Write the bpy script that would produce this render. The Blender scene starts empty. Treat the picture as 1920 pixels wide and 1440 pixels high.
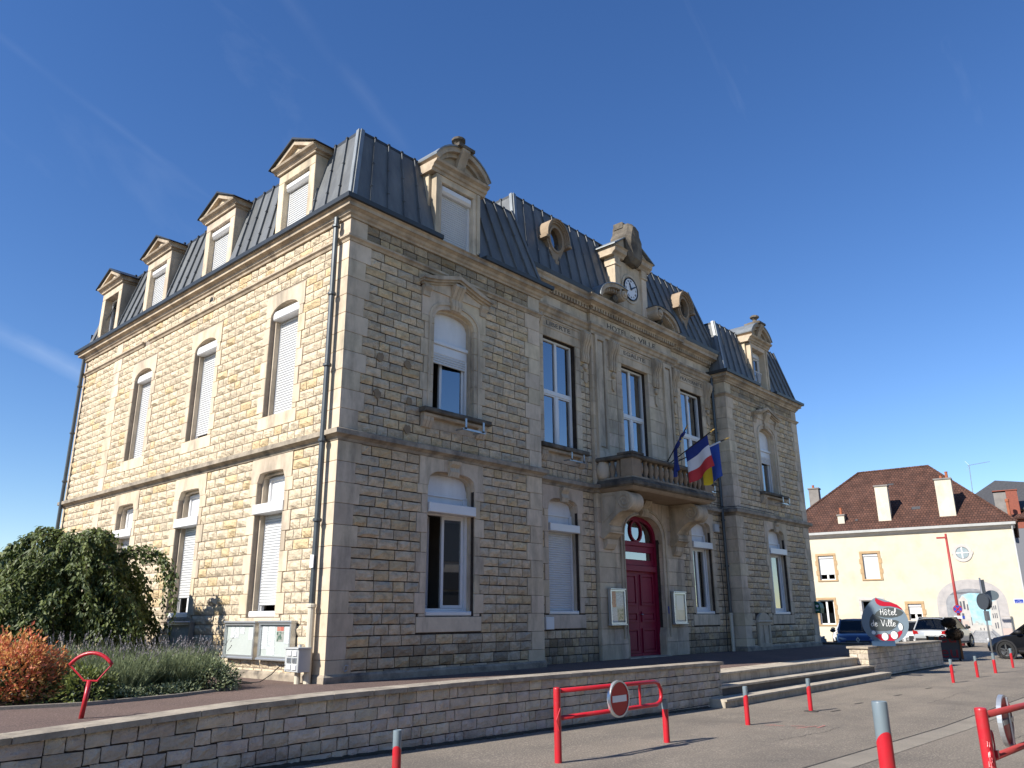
import bpy, bmesh, math, random
from mathutils import Vector, Matrix
random.seed(7)
SC = bpy.context.scene
COL = SC.collection
PI = math.pi
V = Vector

# ---------------------------------------------------------------- camera
cam_d = bpy.data.cameras.new('camera')
cam_d.sensor_width = 36.0
cam_d.lens = 36.0 * 1462.209 / 1920.0
cam_d.clip_end = 2000
cam_o = bpy.data.objects.new('camera', cam_d)
COL.objects.link(cam_o)
CAM = V((-8.1796, -11.6673, 1.05))
RX = V((0.67191536, -0.74060168, -0.00623689))
UP = V((-0.20820718, -0.19696531, 0.9580472))
FW = V((0.71075982, 0.64242806, 0.28654261))
cam_o.matrix_world = Matrix(((RX.x, UP.x, -FW.x, CAM.x), (RX.y, UP.y, -FW.y, CAM.y), (RX.z, UP.z, -FW.z, CAM.z), (0, 0, 0, 1)))
SC.camera = cam_o

def px_of(p):
    d = V(p) - CAM
    w = d.dot(FW)
    return (960 + 1462.2 * d.dot(RX) / w, 720 - 1462.2 * d.dot(UP) / w)

# ---------------------------------------------------------------- sky, sun, exposure
SUN_EL, SUN_AZ = math.radians(36.0), math.radians(-12.5)   # light travels towards SUN_AZ (from +x)
ldir = V((math.cos(SUN_AZ) * math.cos(SUN_EL), math.sin(SUN_AZ) * math.cos(SUN_EL), -math.sin(SUN_EL)))
world = bpy.data.worlds.new('World')
SC.world = world
world.use_nodes = True
wn, wl = world.node_tree.nodes, world.node_tree.links
wn.clear()
w_out = wn.new('ShaderNodeOutputWorld')
w_bg = wn.new('ShaderNodeBackground')
w_sky = wn.new('ShaderNodeTexSky')
w_sky.sky_type = 'NISHITA'
w_sky.sun_disc = False
w_sky.sun_elevation = SUN_EL
w_sky.sun_rotation = math.atan2(-ldir.x, -ldir.y)
w_sky.altitude = 200
w_sky.air_density = 1.0
w_sky.dust_density = 0.0
w_sky.ozone_density = 3.0
w_bg.inputs['Strength'].default_value = 0.091
# thin cirrus and old contrails: faint white streaks in the sky itself
w_tc = wn.new('ShaderNodeTexCoord')
w_map = wn.new('ShaderNodeMapping')
w_map.inputs['Rotation'].default_value = (0.3, 0.9, 0.75)
w_map.inputs['Scale'].default_value = (0.9, 7.0, 2.2)
w_n1 = wn.new('ShaderNodeTexNoise')
w_n1.inputs['Scale'].default_value = 1.6
w_n1.inputs['Detail'].default_value = 7
w_n1.inputs['Roughness'].default_value = 0.55
w_n1.inputs['Distortion'].default_value = 0.7
w_r = wn.new('ShaderNodeValToRGB')
w_r.color_ramp.elements[0].position = 0.60
w_r.color_ramp.elements[0].color = (0, 0, 0, 1)
w_r.color_ramp.elements[1].position = 0.86
w_r.color_ramp.elements[1].color = (0.07, 0.07, 0.07, 1)
w_hs = wn.new('ShaderNodeHueSaturation')
w_hs.inputs['Saturation'].default_value = 1.22
w_hs.inputs['Hue'].default_value = 0.510
w_mix = wn.new('ShaderNodeMixRGB')
w_mix.inputs['Color2'].default_value = (6.5, 7.2, 8.2, 1)
wl.new(w_tc.outputs['Generated'], w_map.inputs['Vector'])
wl.new(w_map.outputs['Vector'], w_n1.inputs['Vector'])
wl.new(w_n1.outputs['Fac'], w_r.inputs['Fac'])
# three dispersing contrails: narrow bands along great circles of the sky, broken up by noise
def w_math(op, a, b2=None, clamp=False):
    m = wn.new('ShaderNodeMath'); m.operation = op; m.use_clamp = clamp
    for i, v in enumerate((a, b2)):
        if v is None: continue
        if isinstance(v, (int, float)): m.inputs[i].default_value = v
        else: wl.new(v, m.inputs[i])
    return m.outputs[0]
def w_dot(vec):
    m = wn.new('ShaderNodeVectorMath'); m.operation = 'DOT_PRODUCT'; m.inputs[1].default_value = vec
    wl.new(w_tc.outputs['Generated'], m.inputs[0]); return m.outputs['Value']
w_n2 = wn.new('ShaderNodeTexNoise'); w_n2.inputs['Scale'].default_value = 9.0; w_n2.inputs['Detail'].default_value = 5
wl.new(w_tc.outputs['Generated'], w_n2.inputs['Vector'])
w_sum = w_r.outputs['Color']
for nvec, mvec, cosw, wid, amt in (((-0.2765, 0.5763, -0.7691), (0.2236, 0.8169, 0.5318), 0.9955, 0.006, 0.013), ((-0.3342, 0.7523, -0.5678), (0.4379, 0.6574, 0.6132), 0.9955, 0.012, 0.018), ((-0.2984, 0.3508, -0.8876), (0.2444, 0.9271, 0.2843), 0.9965, 0.014, 0.085)):
    band = w_math('SUBTRACT', 1.0, w_math('DIVIDE', w_math('ABSOLUTE', w_math('ADD', w_dot(nvec), w_math('MULTIPLY', w_math('SUBTRACT', w_n2.outputs['Fac'], 0.5), wid * 1.2))), wid), True)
    win = w_math('MULTIPLY', w_math('SUBTRACT', w_dot(mvec), cosw - 0.008), 1 / 0.010, True)
    f = w_math('MULTIPLY', w_math('MULTIPLY', band, win), w_math('MULTIPLY', w_math('MULTIPLY', w_math('SUBTRACT', w_n2.outputs['Fac'], 0.36, True), 6.0), amt))
    w_sum = w_math('ADD', w_sum, f)
wl.new(w_sum, w_mix.inputs['Fac'])
wl.new(w_sky.outputs['Color'], w_hs.inputs['Color'])
wl.new(w_hs.outputs['Color'], w_mix.inputs['Color1'])
wl.new(w_mix.outputs['Color'], w_bg.inputs['Color'])
wl.new(w_bg.outputs['Background'], w_out.inputs['Surface'])

sun_d = bpy.data.lights.new('sun', 'SUN')
sun_d.energy = 4.3
sun_d.angle = math.radians(0.53)
sun_d.color = (1.0, 0.95, 0.87)
sun_o = bpy.data.objects.new('sun', sun_d)
sun_o.rotation_euler = ldir.to_track_quat('-Z', 'Y').to_euler()
sun_o.location = (-30, 8, 30)
COL.objects.link(sun_o)

SC.view_settings.view_transform = 'Standard'
SC.view_settings.look = 'None'
SC.view_settings.exposure = 0.88
SC.view_settings.gamma = 1.0
SC.view_settings.use_curve_mapping = False
SC.render.engine = 'CYCLES'
SC.cycles.use_denoising = True
SC.cycles.max_bounces = 6
SC.cycles.diffuse_bounces = 3
SC.cycles.glossy_bounces = 3
SC.cycles.transparent_max_bounces = 8
SC.cycles.caustics_reflective = False
SC.cycles.caustics_refractive = False

# ---------------------------------------------------------------- materials
MATS = {}
def mat(name, c, c2=None, scale=4.0, rough=0.8, bump=0.0, bscale=40.0, metal=0.0, spec=0.4, tint=False,
        stain=None, stain_amt=0.5, stain_scale=1.2, streak=1.0, coat=0.0, emit=None, bdist=0.02, speck=None, speck_scale=80, stretch=None, ior=1.45, lo=0.35, hi=0.68):
    m = bpy.data.materials.new(name)
    m.use_nodes = True
    n, l = m.node_tree.nodes, m.node_tree.links
    b = n['Principled BSDF']
    b.inputs['Roughness'].default_value = rough
    b.inputs['Metallic'].default_value = metal
    b.inputs['Specular IOR Level'].default_value = spec
    b.inputs['IOR'].default_value = ior
    if coat:
        b.inputs['Coat Weight'].default_value = coat
        b.inputs['Coat Roughness'].default_value = 0.05
    geo = n.new('ShaderNodeNewGeometry')
    def noise(sc, detail=4, rgh=0.6, vec=None):
        t = n.new('ShaderNodeTexNoise')
        t.inputs['Scale'].default_value = sc
        t.inputs['Detail'].default_value = detail
        t.inputs['Roughness'].default_value = rgh
        l.new(vec or geo.outputs['Position'], t.inputs['Vector'])
        return t.outputs['Fac']
    def ramp(fac, p0, p1):
        r = n.new('ShaderNodeMapRange')
        r.inputs['From Min'].default_value = p0
        r.inputs['From Max'].default_value = p1
        l.new(fac, r.inputs['Value'])
        return r.outputs['Result']
    def mix(fac, a, bcol, mode='MIX'):
        x = n.new('ShaderNodeMixRGB')
        x.blend_type = mode
        for sock, v in ((x.inputs['Fac'], fac), (x.inputs['Color1'], a), (x.inputs['Color2'], bcol)):
            if isinstance(v, (int, float)):
                sock.default_value = v
            elif isinstance(v, tuple):
                sock.default_value = v + (1,) if len(v) == 3 else v
            else:
                l.new(v, sock)
        return x.outputs['Color']
    col = c
    if c2 is not None:
        vec = None
        if stretch:
            mp = n.new('ShaderNodeMapping')
            mp.inputs['Scale'].default_value = stretch
            l.new(geo.outputs['Position'], mp.inputs['Vector'])
            vec = mp.outputs['Vector']
        col = mix(ramp(noise(scale, 5, 0.62, vec), lo, hi), c, c2)
    if speck is not None:
        col = mix(ramp(noise(speck_scale, 2, 0.5), 0.52, 0.66), col, speck)
    if tint:
        a = n.new('ShaderNodeAttribute')
        a.attribute_name = 'tint'
        col = mix(1.0, col, a.outputs['Color'], 'MULTIPLY')
    if stain is not None:
        mp = n.new('ShaderNodeMapping')
        mp.inputs['Scale'].default_value = (1, 1, streak)
        l.new(geo.outputs['Position'], mp.inputs['Vector'])
        f = ramp(noise(stain_scale, 6, 0.65, mp.outputs['Vector']), 0.46, 0.72)
        mm = n.new('ShaderNodeMath'); mm.operation = 'MULTIPLY'
        l.new(f, mm.inputs[0]); mm.inputs[1].default_value = stain_amt
        col = mix(mm.outputs[0], col, stain)
    if isinstance(col, tuple):
        b.inputs['Base Color'].default_value = col + (1,)
    else:
        l.new(col, b.inputs['Base Color'])
    if bump:
        bp = n.new('ShaderNodeBump')
        bp.inputs['Strength'].default_value = bump
        bp.inputs['Distance'].default_value = bdist
        l.new(noise(bscale, 5, 0.65), bp.inputs['Height'])
        l.new(bp.outputs['Normal'], b.inputs['Normal'])
    if emit:
        b.inputs['Emission Color'].default_value = emit + (1,)
        b.inputs['Emission Strength'].default_value = 1
    MATS[name] = m
    return m

# stone families (real base colours)
mat('rubble', (0.53, 0.455, 0.345), (0.42, 0.355, 0.265), scale=9, rough=0.95, bump=0.8, bscale=26, bdist=0.05, spec=0.15, tint=True, stain=(0.14, 0.12, 0.10), stain_amt=0.5, stain_scale=4.5, streak=1.6)
mat('mortar', (0.075, 0.06, 0.05), (0.045, 0.037, 0.032), scale=6, rough=0.95, bump=0.4, bscale=60, spec=0.1)
mat('dressed', (0.62, 0.515, 0.385), (0.51, 0.42, 0.31), scale=3, rough=0.85, bump=0.25, bscale=50, spec=0.25, tint=True, stain=(0.15, 0.13, 0.105), stain_amt=0.75, stain_scale=1.9, streak=0.3)
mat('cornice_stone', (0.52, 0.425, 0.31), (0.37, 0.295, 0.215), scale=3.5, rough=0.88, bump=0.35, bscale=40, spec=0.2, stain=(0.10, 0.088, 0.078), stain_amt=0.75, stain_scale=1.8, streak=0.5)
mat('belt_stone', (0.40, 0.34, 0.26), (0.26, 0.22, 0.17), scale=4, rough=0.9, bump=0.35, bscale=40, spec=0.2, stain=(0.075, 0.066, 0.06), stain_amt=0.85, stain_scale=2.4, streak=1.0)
mat('black_stone', (0.20, 0.17, 0.13), (0.07, 0.062, 0.055), scale=2.5, rough=0.92, bump=0.5, bscale=35, spec=0.2, stain=(0.035, 0.032, 0.03), stain_amt=0.85, stain_scale=1.6)
mat('ochre_plaster', (0.33, 0.25, 0.175), (0.25, 0.19, 0.13), scale=3, rough=0.85, bump=0.15, bscale=60, spec=0.2)
mat('zinc', tint=True, c=(0.12, 0.126, 0.128), c2=(0.088, 0.093, 0.096), scale=1.3, rough=0.55, metal=0.0, spec=0.5, stretch=(3, 3, 0.4), stain=(0.19, 0.20, 0.20), stain_amt=0.5, stain_scale=5, streak=0.15)
mat('zinc_trim', (0.055, 0.06, 0.066), (0.04, 0.045, 0.05), scale=2, rough=0.45, metal=0.4)
mat('zinc_light', (0.27, 0.29, 0.295), (0.20, 0.215, 0.22), scale=2.5, rough=0.45, metal=0.4, stretch=(3, 3, .5))
mat('pvc', (0.72, 0.715, 0.70), (0.66, 0.655, 0.645), scale=1.5, rough=0.35, spec=0.5)
mat('pvc_panel', (0.74, 0.74, 0.73), (0.66, 0.66, 0.66), scale=1.2, rough=0.5, stain=(0.42, 0.38, 0.33), stain_amt=0.3, stain_scale=2.5, streak=.4)
mat('shutter', (0.60, 0.605, 0.60), (0.56, 0.565, 0.56), scale=1.0, rough=0.45)
mat('room_dark', (0.32, 0.28, 0.23), (0.22, 0.19, 0.16), scale=1.0, rough=0.9)
mat('curtain', (0.17, 0.09, 0.035), (0.10, 0.055, 0.02), scale=6, rough=0.9, stretch=(4, 4, .2))
mat('net_curtain', (0.42, 0.38, 0.27), (0.33, 0.30, 0.22), scale=5, rough=0.9, stretch=(4, 4, .2))
mat('downpipe', (0.085, 0.095, 0.10), (0.06, 0.068, 0.072), scale=3, rough=0.4, metal=0.3)
mat('pipe_cream', (0.62, 0.57, 0.45), (0.52, 0.47, 0.37), scale=3, rough=0.5)
mat('burgundy', (0.25, 0.012, 0.042), (0.21, 0.010, 0.035), scale=2, rough=0.5, spec=0.25)
mat('inscription', (0.085, 0.075, 0.065), rough=0.9)
mat('clock_white', (0.72, 0.73, 0.74), rough=0.4)
mat('black_paint', (0.012, 0.012, 0.013), rough=0.4)
mat('steel', (0.42, 0.44, 0.46), (0.35, 0.37, 0.39), scale=6, rough=0.35, metal=0.8)
mat('alu', (0.55, 0.57, 0.58), rough=0.35, metal=0.7)
mat('board_back', (0.60, 0.62, 0.58), (0.55, 0.57, 0.53), scale=2, rough=0.6)
mat('paper', (0.80, 0.80, 0.79), rough=0.8)
mat('paper_print', (0.55, 0.55, 0.56), (0.78, 0.78, 0.77), scale=70, rough=0.8, stretch=(0.2, 0.2, 1.6), lo=.45, hi=.55)
mat('paper_red', (0.50, 0.06, 0.05), (0.62, 0.30, 0.22), scale=14, rough=0.7)
mat('paper_photo', (0.10, 0.16, 0.12), (0.42, 0.40, 0.36), scale=16, rough=0.5, lo=.45, hi=.55)
mat('grey_box', (0.45, 0.46, 0.45), (0.40, 0.41, 0.40), scale=3, rough=0.5)
mat('asphalt', (0.265, 0.225, 0.18), (0.19, 0.165, 0.137), scale=1.1, stretch=(.13, 1.0, 1.0), rough=0.95, bump=0.8, bscale=110, spec=0.15, speck=(0.40, 0.345, 0.275), speck_scale=48, stain=(0.13, 0.115, 0.102), stain_amt=0.55, stain_scale=0.55)
mat('asphalt_red', (0.165, 0.118, 0.097), (0.12, 0.09, 0.077), scale=0.8, rough=0.95, bump=0.5, bscale=110, spec=0.15, speck=(0.27, 0.19, 0.165), speck_scale=60, stain=(0.12, 0.09, 0.08), stain_amt=0.5, stain_scale=0.7)
mat('concrete', (0.315, 0.275, 0.22), (0.235, 0.205, 0.165), scale=1.5, rough=0.9, bump=0.4, bscale=70, spec=0.2, speck=(0.22, 0.20, 0.17), speck_scale=40)
mat('wall_block', (0.68, 0.595, 0.485), (0.55, 0.48, 0.39), scale=5, rough=0.92, bump=1.0, bscale=26, bdist=.045, spec=0.2, tint=True, stain=(0.13, 0.115, 0.10), stain_amt=0.5, stain_scale=2.0)
mat('coping', (0.44, 0.38, 0.295), (0.28, 0.24, 0.19), scale=5, rough=0.92, bump=0.6, bscale=45, spec=0.2, stain=(0.11, 0.095, 0.08), stain_amt=0.65, stain_scale=3)
mat('step_stone', (0.52, 0.455, 0.36), (0.43, 0.375, 0.295), scale=3, rough=0.9, bump=0.3, bscale=60, spec=0.2, stain=(0.10, 0.088, 0.075), stain_amt=0.55, stain_scale=4, streak=0.5)
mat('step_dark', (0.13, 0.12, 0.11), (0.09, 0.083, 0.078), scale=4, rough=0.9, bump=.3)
mat('red_paint', (0.50, 0.014, 0.026), (0.43, 0.014, 0.022), scale=3, rough=0.32, spec=0.5, coat=0.2, bump=.12, bscale=40, stain=(0.30, 0.045, 0.04), stain_amt=.6, stain_scale=7)
mat('red_faded', (0.36, 0.05, 0.045), (0.28, 0.045, 0.04), scale=3, rough=0.45)
mat('grey_paint', (0.165, 0.205, 0.225), (0.14, 0.175, 0.195), scale=3, rough=0.35, spec=0.5, coat=0.2)
mat('sign_red', (0.40, 0.012, 0.016), rough=0.35)
mat('sign_white', (0.75, 0.75, 0.74), rough=0.4)
mat('sign_blue', (0.02, 0.05, 0.30), rough=0.4)
mat('soil', (0.075, 0.055, 0.04), (0.05, 0.038, 0.03), scale=6, rough=0.95, bump=0.8, bscale=30)

def glass_mat(name, tr=(0.42, 0.45, 0.48), refl=0.16, edge=0.9):
    m = bpy.data.materials.new(name)
    m.use_nodes = True
    n, l = m.node_tree.nodes, m.node_tree.links
    n.clear()
    o = n.new('ShaderNodeOutputMaterial')
    g = n.new('ShaderNodeBsdfGlossy'); g.inputs['Roughness'].default_value = 0.01
    g.inputs['Color'].default_value = (0.95, 0.97, 1, 1)
    t = n.new('ShaderNodeBsdfTransparent'); t.inputs['Color'].default_value = tr + (1,)
    fr = n.new('ShaderNodeLayerWeight'); fr.inputs['Blend'].default_value = 0.5
    pw = n.new('ShaderNodeMath'); pw.operation = 'POWER'; pw.inputs[1].default_value = 4.0
    l.new(fr.outputs['Facing'], pw.inputs[0])
    ma = n.new('ShaderNodeMath'); ma.operation = 'MULTIPLY_ADD'
    ma.inputs[1].default_value = edge; ma.inputs[2].default_value = refl; ma.use_clamp = True
    mx = n.new('ShaderNodeMixShader')
    l.new(pw.outputs[0], ma.inputs[0]); l.new(ma.outputs[0], mx.inputs['Fac'])
    l.new(t.outputs[0], mx.inputs[1]); l.new(g.outputs[0], mx.inputs[2]); l.new(mx.outputs[0], o.inputs['Surface'])
    MATS[name] = m
    return m
glass_mat('glass', (0.30, 0.32, 0.35), 0.30)
glass_mat('glass_car', (0.12, 0.13, 0.14), 0.04, 0.5)
glass_mat('glass_clear', (0.9, 0.92, 0.92), 0.02)

# ---------------------------------------------------------------- mesh builder
Zv = V((0, 0, 1))
class Fr:
    """a wall frame: u along the wall, d outwards, z up"""
    def __init__(s, O, U, N, k=1.0, z0=0.0):
        s.O, s.U, s.N, s.k, s.z0 = V(O), V(U).normalized(), V(N).normalized(), k, z0
    def __call__(s, u, d, z):
        return s.O + s.U * (u * s.k) + s.N * (d * s.k) + Zv * (z * s.k + s.z0)
WORLD = Fr((0, 0, 0), (1, 0, 0), (0, 1, 0))   # d == +y

WLOC = {}
class B:
    def __init__(s):
        s.v, s.f, s.m, s.t = [], [], [], []
        s.mi = 0
        s.tint = (1, 1, 1)
    def av(s, p):
        s.v.append(V(p)); s.t.append(s.tint); return len(s.v) - 1
    def face(s, idx):
        s.f.append(tuple(idx)); s.m.append(s.mi)
    def poly(s, pts):
        s.face([s.av(p) for p in pts])
    def hexa(s, p):   # p: 8 points, bottom 0-3 ring, top 4-7 ring
        i = [s.av(q) for q in p]
        for a in ((0, 1, 2, 3), (4, 5, 6, 7), (0, 1, 5, 4), (1, 2, 6, 5), (2, 3, 7, 6), (3, 0, 4, 7)):
            s.face([i[k] for k in a])
    def box(s, F, u0, u1, d0, d1, z0, z1):
        s.hexa([F(u0, d0, z0), F(u1, d0, z0), F(u1, d1, z0), F(u0, d1, z0), F(u0, d0, z1), F(u1, d0, z1), F(u1, d1, z1), F(u0, d1, z1)])
    def cbox(s, F, u0, u1, d0, d1, z0, z1, c=0.008):
        """box whose outer (d1) face has chamfered edges"""
        r0 = [(u0, z0), (u1, z0), (u1, z1), (u0, z1)]
        r2 = [(u0 + c, z0 + c), (u1 - c, z0 + c), (u1 - c, z1 - c), (u0 + c, z1 - c)]
        a = [s.av(F(u, d0, z)) for u, z in r0]
        b = [s.av(F(u, d1 - c, z)) for u, z in r0]
        e = [s.av(F(u, d1, z)) for u, z in r2]
        s.face(a); s.face(e)
        for k in range(4):
            j = (k + 1) % 4
            s.face((a[k], a[j], b[j], b[k])); s.face((b[k], b[j], e[j], e[k]))
    def prism(s, F, poly, d0, d1):
        """poly: (u,z) outline extruded from d0 to d1"""
        a = [s.av(F(u, d0, z)) for u, z in poly]
        b = [s.av(F(u, d1, z)) for u, z in poly]
        s.face(a); s.face(b)
        n = len(poly)
        for k in range(n):
            j = (k + 1) % n
            s.face((a[k], a[j], b[j], b[k]))
    def prism_u(s, F, poly, u0, u1):
        """poly: (d,z) outline extruded along u"""
        a = [s.av(F(u0, d, z)) for d, z in poly]
        b = [s.av(F(u1, d, z)) for d, z in poly]
        s.face(a); s.face(b)
        n = len(poly)
        for k in range(n):
            j = (k + 1) % n
            s.face((a[k], a[j], b[j], b[k]))
    def ring(s, F, outer, inner, d0, d1):
        """extruded ring between two outlines of the same length"""
        n = len(outer)
        A = [s.av(F(u, d0, z)) for u, z in outer]; A2 = [s.av(F(u, d1, z)) for u, z in outer]
        C = [s.av(F(u, d0, z)) for u, z in inner]; C2 = [s.av(F(u, d1, z)) for u, z in inner]
        for k in range(n):
            j = (k + 1) % n
            s.face((A[k], A[j], A2[j], A2[k])); s.face((C[k], C[j], C2[j], C2[k]))
            s.face((A[k], A[j], C[j], C[k])); s.face((A2[k], A2[j], C2[j], C2[k]))
    def tube(s, pts, r, n=8, cap=True, r2=None):
        pts = [V(p) for p in pts]
        rings = []
        N = len(pts)
        up = None
        for i, p in enumerate(pts):
            t = (pts[min(i + 1, N - 1)] - pts[max(i - 1, 0)]).normalized()
            if up is None:
                up = t.orthogonal().normalized()
            else:
                up = (up - t * up.dot(t)).normalized()
            w = t.cross(up)
            rr = r if r2 is None else r + (r2 - r) * i / max(1, N - 1)
            if isinstance(r, (list, tuple)):
                rr = r[i]
            rings.append([s.av(p + (up * math.cos(2 * PI * k / n) + w * math.sin(2 * PI * k / n)) * rr) for k in range(n)])
        for a, b in zip(rings, rings[1:]):
            for k in range(n):
                j = (k + 1) % n
                s.face((a[k], a[j], b[j], b[k]))
        if cap:
            s.face(rings[0]); s.face(rings[-1])
    def lathe(s, c, prof, n=12, axis=None, cap=True):
        """prof: (r,h) from a point c along axis"""
        ax = V(axis or (0, 0, 1)).normalized()
        e1 = ax.orthogonal().normalized(); e2 = ax.cross(e1)
        rings = [[s.av(V(c) + ax * h + (e1 * math.cos(2 * PI * k / n) + e2 * math.sin(2 * PI * k / n)) * r) for k in range(n)] for r, h in prof]
        for a, b in zip(rings, rings[1:]):
            for k in range(n):
                j = (k + 1) % n
                s.face((a[k], a[j], b[j], b[k]))
        if cap:
            s.face(rings[0]); s.face(rings[-1])
    def sweep(s, path, prof, side=1, closed=False):
        """path: (x,y) polyline; prof: closed (out,z) outline; out measured to the right of travel * side, mitred"""
        P = [V((x, y)) for x, y in path]
        n = len(P)
        rings = []
        for i in range(n):
            ds = []
            if i > 0: ds.append((P[i] - P[i - 1]).normalized())
            if i < n - 1: ds.append((P[i + 1] - P[i]).normalized())
            ns = [V((d.y, -d.x)) * side for d in ds]
            nn = ns[0] if len(ns) == 1 else (ns[0] + ns[1]) / (1 + ns[0].dot(ns[1]))
            rings.append([s.av((P[i].x + nn.x * o, P[i].y + nn.y * o, z)) for o, z in prof])
        k = len(prof)
        for a, b in zip(rings, rings[1:]):
            for i in range(k):
                j = (i + 1) % k
                s.face((a[i], a[j], b[j], b[i]))
        s.face(rings[0]); s.face(rings[-1])
    def ico(s, c, r, sub=2, jit=0.0, sq=(1, 1, 1)):
        bm = bmesh.new()
        bmesh.ops.create_icosphere(bm, subdivisions=sub, radius=1)
        o = len(s.v)
        for v in bm.verts:
            k = r * (1 + random.uniform(-jit, jit))
            s.av(V(c) + V((v.co.x * k * sq[0], v.co.y * k * sq[1], v.co.z * k * sq[2])))
        for f in bm.faces:
            s.face([o + v.index for v in f.verts])
        bm.free()
    def stone(s, F, ua, ub, za, zb, dep=0.03, nu=4, nz=3, base=0.0):
        """rock-faced block: a rough pillowed front with a skirt into the joint"""
        g = []
        for j in range(nz + 1):
            row = []
            for i in range(nu + 1):
                eu, ez = i / nu, j / nz
                edge = i in (0, nu) or j in (0, nz)
                if edge:
                    d = base + random.uniform(0.0, 0.006)
                    uu = ua + (ub - ua) * eu + (random.uniform(-.004, .004))
                    zz = za + (zb - za) * ez + random.uniform(-.004, .004)
                else:
                    d = base + dep * random.uniform(0.35, 1.15)
                    uu = ua + (ub - ua) * (eu + random.uniform(-.05, .05)); zz = za + (zb - za) * (ez + random.uniform(-.07, .07))
                row.append(s.av(F(uu, d, zz)))
            g.append(row)
        for j in range(nz):
            for i in range(nu):
                s.face((g[j][i], g[j][i + 1], g[j + 1][i + 1], g[j + 1][i]))
        rim = g[0] + [g[j][nu] for j in range(1, nz + 1)] + g[nz][-2::-1] + [g[j][0] for j in range(nz - 1, 0, -1)]
        c4 = [s.av(F(u, base - 0.05, z)) for u, z in ((ua, za), (ub, za), (ub, zb), (ua, zb))]
        s.face([c4[0], c4[1]] + g[0][::-1])
        s.face([c4[1], c4[2]] + [g[j][nu] for j in range(nz, -1, -1)])
        s.face([c4[2], c4[3]] + g[nz])
        s.face([c4[3], c4[0]] + [g[j][0] for j in range(0, nz + 1)])
        s.face(c4)
    def obj(s, name, mats, parent=None, smooth=False, kind=None, label=None, recalc=True, tint=False):
        lo = V((min(v.x for v in s.v), min(v.y for v in s.v), min(v.z for v in s.v)))
        hi = V((max(v.x for v in s.v), max(v.y for v in s.v), max(v.z for v in s.v)))
        c = (lo + hi) / 2
        if parent is None:
            c.z = lo.z
        me = bpy.data.meshes.new(name)
        me.from_pydata([v - c for v in s.v], [], s.f)
        if isinstance(mats, str): mats = [mats]
        for k in mats:
            me.materials.append(MATS[k])
        if len(mats) > 1:
            me.polygons.foreach_set('material_index', s.m)
        if recalc:
            bm = bmesh.new(); bm.from_mesh(me)
            bmesh.ops.recalc_face_normals(bm, faces=bm.faces)
            bm.to_mesh(me); bm.free()
        if smooth:
            me.polygons.foreach_set('use_smooth', [True] * len(me.polygons))
        if tint or any(k in ('rubble', 'dressed', 'wall_block', 'zinc') for k in mats):
            at = me.attributes.new('tint', 'FLOAT_COLOR', 'POINT')
            at.data.foreach_set('color', [x for t in s.t for x in (t[0], t[1], t[2], 1.0)])
        me.update()
        o = bpy.data.objects.new(name, me)
        COL.objects.link(o)
        o.location = c
        if parent is not None:
            set_parent(o, parent)
        WLOC[o.name] = c
        if kind: o['kind'] = kind
        if label: o['label'] = label
        return o

def set_parent(o, parent):
    o.parent = parent
    o.matrix_parent_inverse = Matrix.Translation(-WLOC[parent.name])

def thing(name, loc, label, cat, group=None):
    o = bpy.data.objects.new(name, None)
    o.empty_display_size = 0.2
    COL.objects.link(o)
    o.location = loc
    WLOC[o.name] = V(loc)
    return tag(o, label, cat, group)

def tag(o, label, cat, group=None):
    o['label'] = label; o['category'] = cat
    if group: o['group'] = group
    return o

def smooth_by_angle(o, deg=35):
    me = o.data
    me.polygons.foreach_set('use_smooth', [True] * len(me.polygons))
    bm = bmesh.new(); bm.from_mesh(me)
    for e in bm.edges:
        if len(e.link_faces) == 2 and e.calc_face_angle(0) > math.radians(deg):
            e.smooth = False
    bm.to_mesh(me); bm.free()
    return o

def text_mesh(txt, size, F, u, z, d, name, mats, parent, depth=0.004, align='CENTER', width=None, shear=0.0, flip=False):
    cu = bpy.data.curves.new('t', 'FONT')
    cu.body = txt; cu.size = size; cu.align_x = align; cu.extrude = depth; cu.shear = shear
    cu.resolution_u = 2
    to = bpy.data.objects.new('t', cu)
    COL.objects.link(to)
    dg = bpy.context.evaluated_depsgraph_get()
    me = bpy.data.meshes.new_from_object(to.evaluated_get(dg))
    bpy.data.objects.remove(to)
    xs = [v.co.x for v in me.vertices]
    k = 1.0
    if width: k = width / (max(xs) - min(xs))
    b = B()
    for v in me.vertices:
        b.av(F(u + v.co.x * k * (-1 if flip else 1), d + v.co.z, z + v.co.y))
    for p in me.polygons:
        b.face(list(p.vertices))
    bpy.data.meshes.remove(me)
    return b.obj(name, mats, parent)

def tone(lo=0.85, hi=1.1, warm=0.0):
    k = random.uniform(lo, hi)
    w = random.uniform(-1, 1) * warm
    return (k * (1 + w * .3), k, k * (1 - w))
# ================================================================ GROUND
def road_z(x, y=0):
    if x < 6:
        z = -0.63 + 0.017 * (6 - max(x, -30))
    elif x < 22:
        z = -0.63
    else:
        z = -0.63 - 0.07 * min(1.0, (x - 22) / 26.0)
    return z
def structure(o):
    o['kind'] = 'structure'
    return o
b = B()
xs = [-260, -120, -60, -30, -15, -5, 6, 14, 22, 30, 38, 48, 60, 120, 300]
ys = [-260, -100, -40, -12, -3.6, 10, 40, 120, 300]
gi = [[b.av((x, y, road_z(x, y))) for x in xs] for y in ys]
for j in range(len(ys) - 1):
    for i in range(len(xs) - 1):
        b.face((gi[j][i], gi[j][i + 1], gi[j + 1][i + 1], gi[j + 1][i]))
structure(b.obj('ground', 'asphalt'))
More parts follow.
